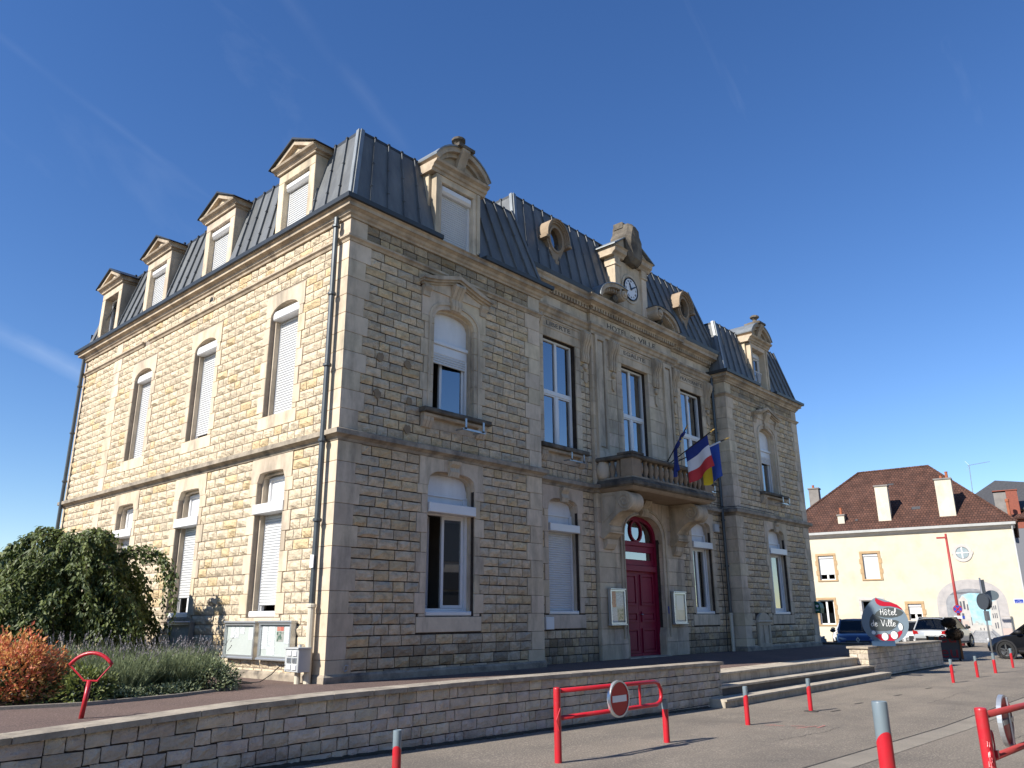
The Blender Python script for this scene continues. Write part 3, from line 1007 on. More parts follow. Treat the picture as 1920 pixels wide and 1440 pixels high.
    bx(FP, c - .57, c + .57, -.25, -.13, 6.70, 6.78, 'glazing_bar', 'pvc', w, .01)
    bx(FP, c - .56, c + .56, -.24, -.17, 6.5, 6.70, 'shutter_box', 'pvc', w, .01)
    shutter_sheet(FP, c - .53, c + .5, 6.27, 6.52, -.18, w)
    frame_rect(FP, c - .56, c + .56, 5.17, 6.6, .05, -.30, -.22, w)
    for s in (-1, 1):
        bx(FP, c + s * .53 - .03, c + s * .53 + .03, -.2, -.165, 5.17, 6.5, 'shutter_guide', 'pvc', w)
    casement(FP, c - .51, .50, 5.22, 6.55, math.radians(55), -.26, w, 1)
    casement(FP, c + .51, .66, 5.22, 6.55, math.radians(6), -.26, w, -1)
    room(FP, c, .6, 5.16, 6.7, w)

# fluted scroll blocks, vents and the basement hatch of the right pavilion
hv = part_empty('basement_vent', FP, 16.7, .03, .1, 'small arched stone vent frame low on the right pavilion')
b = B(); b.tint = (.9, .9, .88)
b.ring(FP, [(16.26, .1), (17.14, .1), (17.14, .86), (16.26, .86)], [(16.36, .2), (17.04, .2), (17.04, .76), (16.36, .76)], -.02, .06); b.obj('frame', 'dressed', hv, tint=True)
bx(FP, 16.36, 17.04, -.02, .02, .2, .76, 'slab', 'dressed', hv)
bx(FP, 16.66, 16.74, 0, .05, .2, .76, 'mullion', 'dressed', hv)
bx(FP, 16.2, 17.2, -.02, .1, .84, .9, 'ledge', 'dressed', hv, .02)
b = B(); b.tint = (.9, .9, .88)
b.prism(FP, [(16.7 + .42 * math.cos(PI * k / 12), .9 + .24 * math.sin(PI * k / 12)) for k in range(13)], -.02, .07); b.obj('arched_cap', 'dressed', hv, tint=True)
EX['pr'].append((16.2, 17.2, .05, 1.1))
# ---------------------------------------------------------------- middle section
MWIN = [7.15, 14.01]
opens = [(c - .68, c + .68, 5.2, 8.08) for c in MWIN] + [(c - .6, c + .6, 1.1, 3.92) for c in MWIN] + [(CX - .7, CX + .7, 5.0, 8.08), (CX - .95, CX + .95, 0, 3.8)]
w_mid = wall_sheet('middle_wall', FM, P1_, P2_, -.1, 9.7, opens, .5)
exm = EX['mid']
def block_courses(F, wall, u0, u1, rows, excl, lo=.5, hi=.95, d1=.0, d0=-.2, name='ashlar_block'):
    for r, (za, zb) in enumerate(rows):
        iv = [(u0, u1)]
        zm = (za + zb) / 2
        for a, c, e, f in excl:
            if e < zm < f:
                iv = [x for p, q in iv for x in (((p, q),) if c <= p or a >= q else tuple(y for y in ((p, a), (c, q)) if y[1] - y[0] > .02))]
        for p, q in iv:
            u = p
            while u < q - 1e-6:
                e = u + random.uniform(lo, hi)
                if q - e < .25: e = q
                dressed(F, wall, None, u, e, za, zb, d1, d0, name, False)
                u = e
for i, c in enumerate(MWIN):
    surround(FM, w_mid, exm, c, .60, 1.10, 3.58, 3.88, 3.2, 4.17, .78, GD, (.16, .26), .22)
    b = B(); b.tint = (.95, .95, .93)
    for q in range(4):
        uu = c - .13 + q * .067
        b.prism_u(FM, [(.01, 3.80), (.07, 3.80), (.10, 3.90), (.06, 4.0), (.13, 4.08), (.15, 4.14), (.01, 4.15)], uu, uu + .06)
    b.obj('keystone', 'dressed', w_mid, tint=True)
    # tall upper window: plain jambs and lettered lintel
    for za, zb in FD:
        if za < 5.1 or za > 8.0: continue
        for s in (-1, 1):
            dressed(FM, w_mid, exm, min(c + s * .68, c + s * .9), max(c + s * .68, c + s * .9), max(za, 5.18), min(zb, 8.08), .02)
    b = B(); b.tint = (.97, .95, .92); b.cbox(FM, c - .98, c + .98, -.3, .02, 8.083, 8.62, .008); b.obj('lintel_stone', 'dressed', w_mid, tint=True)
    b = B()
    b.ring(FM, [(c - .9, 8.33), (c + .9, 8.33), (c + .9, 8.58), (c - .9, 8.58)], [(c - .86, 8.36), (c + .86, 8.36), (c + .86, 8.55), (c - .86, 8.55)], .01, .04); b.tint = (.95,) * 3; b.t = [b.tint] * len(b.v)
    b.obj('inscription_frame', 'dressed', w_mid, tint=True)
    exm.append((c - .98, c + .98, 8.08, 8.7)); exm.append((c - .7, c + .7, 5.1, 8.1))
    text_mesh(('LIBERTE', 'FRATERNITE')[i], .17, FM, c + (-.04, .06)[i], 8.395, .022, 'inscription', 'inscription', w_mid, width=(1.02, 1.42)[i])
    sl = part_empty('window_sill', FM, c, 0, 5.0)
    bx(FM, c - .95, c + .95, -.3, .2, 5.08, 5.19, 'sill_slab', 'black_stone', sl, .02)
    bx(FM, c - .9, c + .9, -.02, .13, 5.0, 5.08, 'sill_moulding', 'cornice_stone', sl, .02)
    bx(FM, c - .7, c + .7, -.02, .012, 4.78, 5.0, 'apron_stone', 'cornice_stone', sl)
    for s in (-1, 1):
        b = B(); uu = c + s * .78
        for q in range(3):
            b.prism_u(FM, [(0, 4.74), (.05, 4.76), (.12, 4.9), (.12, 5.0), (0, 5.0)], uu - .12 + q * .08, uu - .05 + q * .08)
        b.obj('bracket', 'cornice_stone', sl)
    exm.append((c - .92, c + .92, 4.74, 5.2))
    fb = part_empty('flower_box_bracket', FM, c, .3, 4.9)
    b = B()
    for uu in (c - .05, c + .45):
        b.box(FM, uu, uu + .04, .10, .36, 4.82, 4.85); b.box(FM, uu, uu + .04, .345, .36, 4.82, 5.02)
    b.obj('bracket_arm', 'steel', fb)
    bx(FM, c - .1, c + .55, .32, .345, 4.80, 4.83, 'rail', 'steel', fb)
    # lower unit
    w = part_empty('window', FM, c, -.2, 1.1)
    g = arcf(c, .555, 3.56, 3.83, 3.2)
    b = B(); us = [c - .555 + 1.11 * k / 16 for k in range(17)]
    b.prism(FM, [(u, g(u)) for u in us] + [(c + .555, 3.5), (c - .555, 3.5)], -.26, -.2); b.obj('head_panel', 'pvc_panel', w)
    bx(FM, c - .555, c + .555, -.22, -.17, 3.46, 3.5, 'glazing_bar', 'pvc', w)
    bx(FM, c - .555, c + .555, -.26, -.21, 3.2, 3.47, 'transom_panel', 'pvc_panel', w)
    bx(FM, c + .46, c + .555, -.22, -.17, 3.2, 3.46, 'transom_jamb', 'pvc', w)
    bx(FM, c - .58, c + .60, -.24, .06, 3.06, 3.25, 'shutter_box', 'pvc', w, .012)
    frame_rect(FM, c - .555, c + .555, 1.19, 3.1, .055, -.30, -.2, w)
    bx(FM, c - .58, c + .58, -.25, -.02, 1.105, 1.19, 'window_sill', 'pvc', w, .02)
    for s in (-1, 1):
        bx(FM, c + s * .53 - .03, c + s * .53 + .03, -.2, -.165, 1.19, 3.06, 'shutter_guide', 'pvc', w)
    if i == 0:
        shutter_sheet(FM, c - .52, c + .52, 1.2, 3.07, -.19, w)
    else:
        for s in (-1, 1):
            frame_rect(FM, c + min(0, s * .5) , c + max(0, s * .5), 1.24, 3.05, .07, -.26, -.21, w, 'casement_frame')
            pane(FM, c + min(0, s * .5) + .07, c + max(0, s * .5) - .07, 1.31, 2.98, -.24, w)
        room(FM, c, .55, 1.1, 3.1, w, -.36)
        bx(FM, c - .5, c + .5, -.7, -.68, 1.1, 3.0, 'curtain', 'net_curtain', w)

def tall_window(F, c, hw, z0, z1, zt, d=-.26):
    w = part_empty('window', F, c, d, z0)
    frame_rect(F, c - hw, c + hw, z0, z1, .05, d - .05, d + .05, w)
    bx(F, c - hw + .04, c + hw - .04, d - .04, d + .06, zt - .06, zt + .06, 'transom', 'pvc', w, .01)
    bx(F, c - .05, c + .05, d - .04, d + .045, zt + .06, z1 - .05, 'mullion', 'pvc', w, .01)
    bx(F, c - .06, c + .06, d - .04, d + .055, z0 + .05, zt - .06, 'mullion', 'pvc', w, .01)
    for s in (-1, 1):
        a, e = (c - hw + .05, c - .05) if s < 0 else (c + .05, c + hw - .05)
        frame_rect(F, a, e, z0 + .05, zt - .06, .035, d - .02, d + .04, w, 'casement_frame')
        pane(F, a + .03, e - .03, z0 + .08, zt - .09, d, w)
        pane(F, a, e, zt + .06, z1 - .05, d, w)
    room(F, c, hw, z0, z1, w, d - .12, 1.4)
    bx(F, c + hw - .27, c + hw + .1, d - .42, d - .38, z0, z1, 'curtain', 'curtain', w)
for c in MWIN:
    tall_window(FM, c, .64, 5.19, 8.06, 6.62, -.17)

# centre bay
exc = [(CX - .70, CX + .70, 4.9, 8.08), (CX - .95, CX + .95, -.1, 3.0), (8.4, 9.12, 8.62, 9.9)]
DBL = [(a, c) for a, c in GD if c > .05]
block_courses(FC, w_mid, 8.46, 12.70, [(max(a, 0), c) for a, c in DBL if a < 2.9], [(CX - .95, CX + .95, -1, 3.0)], .45, .9)
# arch ring of voussoirs over the door
gd = arcf(CX, .95, 3.15, 3.75, 2.3)
block_courses(FC, w_mid, 8.46, CX - 1.3, [(3.03, 3.41), (3.41, 3.79), (3.79, 4.17)], [], .5, .8)
block_courses(FC, w_mid, CX + 1.3, 12.70, [(3.03, 3.41), (3.41, 3.79), (3.79, 4.17)], [], .5, .8)
cuts = [CX - 1.3, CX - .95, CX - .8, CX - .5, CX - .17, CX + .17, CX + .5, CX + .8, CX + .95, CX + 1.3]
for p, q in zip(cuts, cuts[1:]):
    b = B(); b.tint = quoin_tone()
    us = [p + (q - p) * k / 8 for k in range(9)]
    low = [(u, gd(u) if abs(u - CX) < .95 else 3.033) for u in us]
    fan = .22 * ((p + q) / 2 - CX)
    b.prism(FC, low + [(q + (0 if abs(q - CX) > 1 else fan * .4), 4.16), (p + (0 if abs(p - CX) > 1 else fan * .4), 4.16)], -.3, .0)
    b.obj('voussoir', 'dressed', w_mid, tint=True)
b = B(); b.tint = (.9, .89, .86)
strip_ring(b, FC, arc_path(CX, 1.16, 0.5, 3.15, 3.97, 2.3), arc_path(CX, 1.10, 0.5, 3.15, 3.91, 2.3), -.02, .035)
strip_ring(b, FC, arc_path(CX, 1.0, 0.5, 3.15, 3.80, 2.3), arc_path(CX, .95, 0.5, 3.15, 3.75, 2.3), -.02, .02)
b.obj('arch_moulding', 'dressed', w_mid, tint=True)
for s in (-1, 1):   # stop-chamfer blocks at the foot of the door jambs
    b = B(); b.tint = (.82, .8, .77)
    u = CX + s * .95
    b.prism(FC, [(u, 0), (u - s * .06, 0), (u - s * .06, .55), (u, .75)] if s < 0 else [(u, 0), (u, .75), (u - s * .06, .55), (u - s * .06, 0)], -.25, .0)
    b.obj('jamb_foot', 'dressed', w_mid, tint=True)
# drop keystone above the door
b = B(); b.tint = (.9, .88, .84)
for q in range(3):
    b.prism_u(FC, [(0, 3.72), (.08, 3.72), (.14, 3.82), (.1, 3.95), (.22, 4.05), (.26, 4.14), (0, 4.16)], CX - .16 + q * .11, CX - .06 + q * .11)
b.obj('keystone', 'dressed', w_mid, tint=True)
block_courses(FC, w_mid, 8.46, 12.70, [(max(a, 4.4), min(c, 8.62)) for a, c in FD if a < 8.6] + [(8.18, 8.62)], [(CX - .98, CX + .98, 4.3, 8.7)], .5, .95)
for za, zb in FD:
    if za > 8.0: continue
    for s in (-1, 1):
        dressed(FC, w_mid, None, min(CX + s * .70, CX + s * .98), max(CX + s * .70, CX + s * .98), max(za, 4.4), min(zb, 8.08), .015, -.3, 'jamb_stone', False)
b = B(); b.tint = (.97, .95, .92); b.cbox(FC, CX - .98, CX + .98, -.3, .015, 8.083, 8.62, .008); b.obj('lintel_stone', 'dressed', w_mid, tint=True)
b = B(); b.ring(FC, [(CX - .86, 8.32), (CX + .86, 8.32), (CX + .86, 8.58), (CX - .86, 8.58)], [(CX - .82, 8.35), (CX + .82, 8.35), (CX + .82, 8.55), (CX - .82, 8.55)], .01, .035); b.obj('inscription_frame', 'dressed', w_mid)
text_mesh('EGALITE', .17, FC, CX, 8.39, .017, 'inscription', 'inscription', w_mid, width=1.12)
tall_window(FC, CX, .66, 4.55, 8.06, 6.62, -.24)
exm += [(8.44, 12.72, -.1, 9)]
# pilasters with sunk panels
for u0 in (8.57, 12.12):
    pl = part_empty('pilaster', FC, u0 + .24, 0, 4.4)
    b = B(); b.tint = (.93, .92, .9); b.ring(FC, [(u0, 5.3), (u0 + .48, 5.3), (u0 + .48, 8.62), (u0, 8.62)], [(u0 + .09, 5.4), (u0 + .39, 5.4), (u0 + .39, 8.5), (u0 + .09, 8.5)], -.02, .07); b.obj('panel_frame', 'dressed', pl)
    bx(FC, u0 + .13, u0 + .35, -.01, .045, 5.45, 8.45, 'panel', 'dressed', pl, .01)
    bx(FC, u0 - .02, u0 + .50, -.02, .09, 4.62, 5.3, 'pedestal', 'dressed', pl, .01)
# hanging scroll consoles beside the lintels
for k, (u0, F) in enumerate(((5.95, FM), (8.06, FM), (9.26, FC), (11.52, FC), (12.76, FM), (14.86, FM))):
    cs = part_empty('hanging_console', F, u0 + .17, 0, 7.5)
    b = B(); b.tint = (.88, .86, .83)
    pr = [(0, 7.72), (.05, 7.72), (.08, 7.85), (.06, 8.0), (.10, 8.2), (.18, 8.36), (.20, 8.50), (.15, 8.60), (0, 8.62)]
    b.prism_u(F, pr, u0, u0 + .34)
    b.obj('scroll', 'dressed', cs)
    b = B(); b.tint = (.84, .82, .79)
    for q in range(3):
        b.prism_u(F, [(d + .018, z) for d, z in pr[1:-1]] + [(.0, 8.58), (0, 7.76)], u0 + .03 + q * .1, u0 + .10 + q * .1)
    b.obj('fluting', 'dressed', cs)
    b = B(); b.tint = (.85, .83, .8)
    b.prism(F, [(u0 + .09, 7.2), (u0 + .17, 7.12), (u0 + .25, 7.2), (u0 + .25, 7.45), (u0 + .09, 7.45)], 0, .05)
    b.lathe(F(u0 + .17, .02, 7.60), [(.1, 0), (.09, .05), (.05, .07)], 10, F.N)
    b.obj('pendant', 'dressed', cs)
# entablature
mid_path = [(P1_ + .02, .5), (8.44, .5), (8.44, .4), (12.72, .4), (12.72, .5), (P2_ - .02, .5)]
def mould(name, path, prof, m, parent, side=1, label=None):
    b = B(); b.sweep(path, prof, side); return b.obj(name, m, parent, label=label)
ent = part_empty('entablature', FM, CX, 0, 8.62)
mould('architrave', mid_path, [(-.1, 8.62), (.05, 8.62), (.06, 8.70), (.10, 8.73), (.12, 8.80), (.17, 8.84), (.17, 8.90), (-.1, 8.92)], 'cornice_stone', ent)
u = P1_ + .03
while u < P2_ - .05:
    inc = 8.44 <= u < 12.70
    lim = 8.44 if u < 8.43 else 12.72 if u < 12.70 else P2_ - .03
    e = min(u + random.uniform(.6, 1.0), lim)
    if lim - e < .3: e = lim
    dressed(FC if inc else FM, ent, None, u, e, 8.905, 9.24, .02, -.1, 'frieze_block', False)
    u = e
text_mesh('HOTEL', .23, FC, 9.74, 8.98, .022, 'inscription', 'inscription', ent, width=1.02)
text_mesh('DE', .14, FC, 10.57, 9.0, .022, 'inscription', 'inscription', ent, width=.26)
text_mesh('VILLE', .23, FC, 11.33, 8.98, .022, 'inscription', 'inscription', ent, width=.95)
mould('bed_moulding', mid_path, [(-.1, 9.24), (.06, 9.24), (.09, 9.27), (.09, 9.29), (-.1, 9.29)], 'cornice_stone', ent)
b = B()
for F, a, e in ((FM, P1_ + .06, 8.38), (FC, 8.40, 12.76), (FM, 12.84, P2_ - .06)):
    u = a
    while u < e - .05:
        b.box(F, u, u + .065, 0, .17, 9.285, 9.39); u += .125
b.obj('dentil_course', 'cornice_stone', ent, kind='stuff')
mould('cornice', mid_path, [(-.1, 9.385), (.17, 9.385), (.19, 9.42), (.30, 9.46), (.33, 9.46), (.33, 9.55), (.38, 9.60), (.39, 9.64), (-.1, 9.64)], 'cornice_stone', ent)
for pth in ([(P1_ - .15, .5), (8.3, .5)], [(12.85, .5), (P2_ + .15, .5)]):
    mould('gutter', pth, [(.05, 9.64), (.40, 9.64), (.42, 9.76), (.05, 9.76)], 'zinc_trim', ent)

# ---------------------------------------------------------------- quoins at the corners
def quoin_col(xc, yc, sx, sy, wall, exa, exb, ua, ub, lo=.40, hi=.52, la=.40, lb=.5):
    """corner block column: extends sx*lenx along x and sy*leny along y from the corner"""
    rows = [(max(a, 0), c) for a, c in GD if c > .05][::-1] + [(a, min(c, 8.18)) for a, c in FD if a < 8.1] + [(8.30, 8.67)]
    for k, (za, zb) in enumerate(rows):
        lx, ly = (lo, lb) if k % 2 else (hi, la)
        b = B(); b.tint = quoin_tone()
        x0, x1 = sorted((xc - sx * .018, xc + sx * lx)); y0, y1 = sorted((yc - sy * .018, yc + sy * ly))
        c = .006
        pts = []
        for z, ins in ((za + .003, c), (za + .003 + c, 0), (zb - .003 - c, 0), (zb - .003, c)):
            pts.append([b.av((x, y, z)) for x, y in ((x0 + ins, y0 + ins), (x1 - ins, y0 + ins), (x1 - ins, y1 - ins), (x0 + ins, y1 - ins))])
        b.face(pts[0]); b.face(pts[3])
        for p, q in zip(pts, pts[1:]):
            for i in range(4):
                b.face((p[i], p[(i + 1) % 4], q[(i + 1) % 4], q[i]))
        b.obj('quoin', 'dressed', wall, tint=True)
        if exa is not None: exa.append(tuple(sorted((ua, ua + sx * lx))) + (za, zb))
        if exb is not None: exb.append(tuple(sorted((ub, ub + sy * ly))) + (za, zb))
quoin_col(0, 0, 1, 1, walls['pl'], EX['pl'], EX['side'], 0, 0)
quoin_col(P1_, 0, -1, 1, walls['pl'], EX['pl'], None, P1_, 0, lb=.45, la=.45)
quoin_col(P2_, 0, 1, 1, walls['pr'], EX['pr'], None, P2_, 0, lb=.5, la=.5)
quoin_col(L_, 0, -1, 1, walls['pr'], EX['pr'], None, L_, 0)
quoin_col(0, W_, 1, -1, w_side, None, EX['side'], 0, W_, lo=.3, hi=.3, la=.1, lb=.1)
# plain rear and far walls of the building
b = B()
b.poly([(L_, 0, -.1), (L_, W_, -.1), (L_, W_, 8.95), (L_, 0, 8.95)]); b.poly([(0, W_, -.1), (L_, W_, -.1), (L_, W_, 9.6), (0, W_, 9.6)])
b.poly([(P2_ + .02, 0, -.1), (P2_ + .02, .6, -.1), (P2_ + .02, .6, 8.95), (P2_ + .02, 0, 8.95)])
b.poly([(P1_ - .02, 0, -.1), (P1_ - .02, .6, -.1), (P1_ - .02, .6, 8.95), (P1_ - .02, 0, 8.95)])
b.obj('rear_wall', 'mortar', TH, recalc=False)

# ---------------------------------------------------------------- fill the rubble
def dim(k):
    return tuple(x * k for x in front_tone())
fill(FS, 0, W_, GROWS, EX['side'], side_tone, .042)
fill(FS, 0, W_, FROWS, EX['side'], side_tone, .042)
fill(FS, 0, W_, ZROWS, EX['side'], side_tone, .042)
for key, (u0, u1) in (('pl', (0, P1_)), ('pr', (P2_, L_))):
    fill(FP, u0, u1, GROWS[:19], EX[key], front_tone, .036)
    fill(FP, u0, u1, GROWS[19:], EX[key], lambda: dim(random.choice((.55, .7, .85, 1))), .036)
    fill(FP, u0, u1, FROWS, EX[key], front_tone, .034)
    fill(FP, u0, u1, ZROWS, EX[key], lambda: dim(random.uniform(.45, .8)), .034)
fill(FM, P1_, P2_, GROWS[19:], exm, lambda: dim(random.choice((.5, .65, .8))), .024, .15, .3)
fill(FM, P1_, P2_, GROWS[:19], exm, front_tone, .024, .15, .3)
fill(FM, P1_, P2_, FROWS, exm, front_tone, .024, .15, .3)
def stone_area(s):
    F, ua, ub, za, zb = s[:5]
    p = [px_of(F(*q)) for q in ((ua, 0, za), (ub, 0, za), (ub, 0, zb), (ua, 0, zb))]
    a = 0
    for i in range(4):
        a += p[i][0] * p[(i + 1) % 4][1] - p[(i + 1) % 4][0] * p[i][1]
    vis = all(0 < q[0] < 1920 and 0 < q[1] < 1440 for q in p)
    hid = F is FS and p[0][0] < 330 and p[0][1] > 1010
    return abs(a) if vis and not hid else 0
STONES = [s for s in STONES if s[4] > -.02]
STONES.sort(key=stone_area, reverse=True)
WALL_OF = {id(FS): w_side, id(FM): w_mid}
rest = B()
for i, (F, ua, ub, za, zb, t, dep) in enumerate(STONES):
    bb = B() if i < 298 else rest
    bb.tint = t
    bb.stone(F, ua, ub, max(za, -.05), zb, dep * random.uniform(.6, 1.2), 4 if ub - ua > .2 else 3, 3)
    if i < 298:
        wl_ = WALL_OF.get(id(F)) or (walls['pl'] if ua < 10 else walls['pr'])
        bb.obj('stone', 'rubble', wl_, tint=True)
rest.obj('stonework', 'rubble', TH, tint=True, kind='stuff')

# brown mortar repairs on the left pavilion
mat('repair', (0.27, 0.20, 0.125), (0.21, 0.155, 0.10), scale=12, rough=.95, bump=.4)
for (u, z, r) in REPAIRS:
    b = B(); b.prism(FP, [(u + r * random.uniform(.75, 1.15) * math.cos(2 * PI * k / 12), z + r * 1.1 * random.uniform(.75, 1.15) * math.sin(2 * PI * k / 12)) for k in range(12)], -.01, .038); b.obj('mortar_repair', 'repair', walls['pl'])

# ---------------------------------------------------------------- plinth, belt, string course, cornice, gutters
left_path = [(P1_, .48), (P1_, 0), (0, 0), (0, W_), (3, W_)]
right_path = [(L_, 3), (L_, 0), (P2_, 0), (P2_, .48)]
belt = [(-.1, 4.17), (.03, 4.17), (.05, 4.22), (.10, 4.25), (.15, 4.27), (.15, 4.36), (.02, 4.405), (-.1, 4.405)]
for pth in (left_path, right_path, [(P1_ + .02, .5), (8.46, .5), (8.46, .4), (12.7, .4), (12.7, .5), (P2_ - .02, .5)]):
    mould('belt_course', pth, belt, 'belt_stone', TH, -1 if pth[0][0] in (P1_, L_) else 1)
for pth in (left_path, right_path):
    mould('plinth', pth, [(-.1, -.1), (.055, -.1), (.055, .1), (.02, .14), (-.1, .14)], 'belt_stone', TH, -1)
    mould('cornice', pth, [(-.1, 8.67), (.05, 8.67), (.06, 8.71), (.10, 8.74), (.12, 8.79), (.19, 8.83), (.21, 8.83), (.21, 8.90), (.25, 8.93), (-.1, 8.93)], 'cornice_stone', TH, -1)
strg = [(-.1, 8.18), (.03, 8.18), (.05, 8.22), (.09, 8.25), (.09, 8.29), (-.02, 8.305), (-.1, 8.305)]
for pth in ([(P1_, .48), (P1_, 0), (3.14, 0)], [(2.58, 0), (0, 0), (0, 8.85)], [(0, 9.2), (0, W_), (2, W_)], [(L_, 2), (L_, 0), (18.64, 0)], [(18.08, 0), (P2_, 0), (P2_, .48)]):
    mould('string_course', pth, strg, 'cornice_stone', TH, -1)
gprof = [(.02, 8.93), (.28, 8.93), (.30, 8.94), (.31, 9.03), (.02, 9.03)]
for pth in ([(P1_, .5), (P1_, 0), (3.56, 0)], [(2.22, 0), (0, 0), (0, W_), (3, W_)], [(L_, 3), (L_, 0), (19.06, 0)], [(17.72, 0), (P2_, 0), (P2_, .5)]):
    mould('gutter', pth, gprof, 'zinc_trim', TH, -1)

# ---------------------------------------------------------------- mansard roofs
def roof_face(A, Bp, Cp, D, seams, parent, skip=(), m='zinc', name='roof_panel'):
    """A-B lower edge, D-C upper edge; panels split at the fractions in seams"""
    A, Bp, Cp, D = V(A), V(Bp), V(Cp), V(D)
    nrm = (Bp - A).cross(D - A).normalized()
    if nrm.z < 0: nrm = -nrm
    Lw = (Bp - A).length
    fr = sorted({0.0, 1.0} | set(seams) | {x / Lw for a in skip for x in a})
    # panels run straight up the slope; the end ones are cut by the hips
    du = (Bp - A) / Lw
    for f0, f1 in zip(fr, fr[1:]):
        if any(a <= (f0 + f1) / 2 * Lw <= c for a, c in skip): continue
        p0, p1 = A + du * f0 * Lw, A + du * f1 * Lw
        q0, q1 = D + (Cp - D) * f0, D + (Cp - D) * f1
        b = B(); kk = random.uniform(.84, 1.16); b.tint = (kk, kk, kk)
        n2 = nrm * .006
        b.hexa([p0, p1, q1, q0, p0 + n2, p1 + n2, q1 + n2, q0 + n2])
        b.obj(name, m, parent)
    for f in seams:
        if any(a - .05 < f * Lw < c + .05 for a, c in skip): continue
        p, q = A + du * f * Lw, D + (Cp - D) * f
        b = B(); e = du * .016
        b.hexa([p - e, p + e, q + e, q - e, p - e * .7 + nrm * .05, p + e * .7 + nrm * .05, q + e * .7 + nrm * .05, q - e * .7 + nrm * .05])
        up = (q - p)
        for k in (.3, .62):
            c = p + up * k
            b.hexa([c - e * 1.6, c + e * 1.6, c + e * 1.6 + up * .02, c - e * 1.6 + up * .02, c - e * 1.6 + nrm * .06, c + e * 1.6 + nrm * .06, c + e * 1.6 + up * .02 + nrm * .06, c - e * 1.6 + up * .02 + nrm * .06])
        b.obj('standing_seam', 'zinc', parent)
        # clip that stands proud of the top edge
        b = B(); c = q; b.box(Fr(c, du, -nrm), -.03, .03, -.06, .015, -.02, .016); b.obj('ridge_clip', 'zinc_trim', parent)
def seq(L, step=.46):
    n = max(2, round(L / step)); return [k / n for k in range(1, n)]
def mansard(name, x0, x1, y0, y1, z0, X0, X1, Y0, Y1, z1, front_skip=(), side_skip=(), do_left=True, do_right=True, label=None, flash=True, right_flash='zinc'):
    R = part_empty(name, WORLD, (x0 + x1) / 2, (y0 + y1) / 2, z0, label)
    roof_face((x0, y0, z0), (x1, y0, z0), (X1, Y0, z1), (X0, Y0, z1), seq(x1 - x0), R, front_skip)
    if do_left: roof_face((x0, y0, z0), (x0, y1, z0), (X0, Y1, z1), (X0, Y0, z1), seq(y1 - y0), R, side_skip)
    if do_right: roof_face((x1, y0, z0), (x1, y1, z0), (X1, Y1, z1), (X1, Y0, z1), seq(y1 - y0), R)
    roof_face((x0, y1, z0), (x1, y1, z0), (X1, Y1, z1), (X0, Y1, z1), [], R)
    b = B(); b.box(WORLD, X0 - .02, X1 + .02, Y0 - .02, Y1 + .02, z1 - .04, z1 + .03); b.obj('roof_deck', 'zinc_trim', R)
    nf = V((0, -(z1 - z0), (Y0 - y0))); nl = V((-(z1 - z0), 0, X0 - x0)); nr = V(((z1 - z0), 0, x1 - X1))
    for (p, q, n1, n2, on, m) in (((x0, y0, z0), (X0, Y0, z1 + .06), nf, nl, do_left, 'zinc_light'), ((x1, y0, z0), (X1, Y0, z1 + .06), nf, nr, do_right, right_flash)):
        p, q = V(p), V(q); up = (q - p).normalized()
        b = B()
        for n, o in ((n1.normalized(), V((1, 0, 0)) if q.x > p.x else V((-1, 0, 0))), (n2.normalized(), V((0, 1, 0)))):
            a = (o - up * o.dot(up)).normalized()
            b.hexa([p + n * .01, p + a * .09 + n * .01, q + a * .09 + n * .01, q + n * .01, p + n * .04, p + a * .09 + n * .04, q + a * .09 + n * .04, q + n * .04])
        b.obj('hip_flashing', m, R)
    return R
LSK = [(c - .72 + .1, c + .72 + .1) for c in (2.17, 5.58, 9.01, 12.2)]
mansard('roof', -.1, 5.81, -.1, 13.55, 8.97, .40, 5.25, .42, 13.0, 11.05, [(2.2 + .1, 3.55 + .1)], LSK)
mansard('roof', 15.35, 21.33, -.1, 13.55, 8.97, 15.9, 20.8, .42, 13.0, 11.05, [(17.7 - 15.35, 19.05 - 15.35)], ())
mansard('roof', 5.3, 15.86, .32, 11, 9.70, 5.9, 15.26, 1.0, 10.4, 12.1, [(9.74 - 5.3, 11.42 - 5.3)])
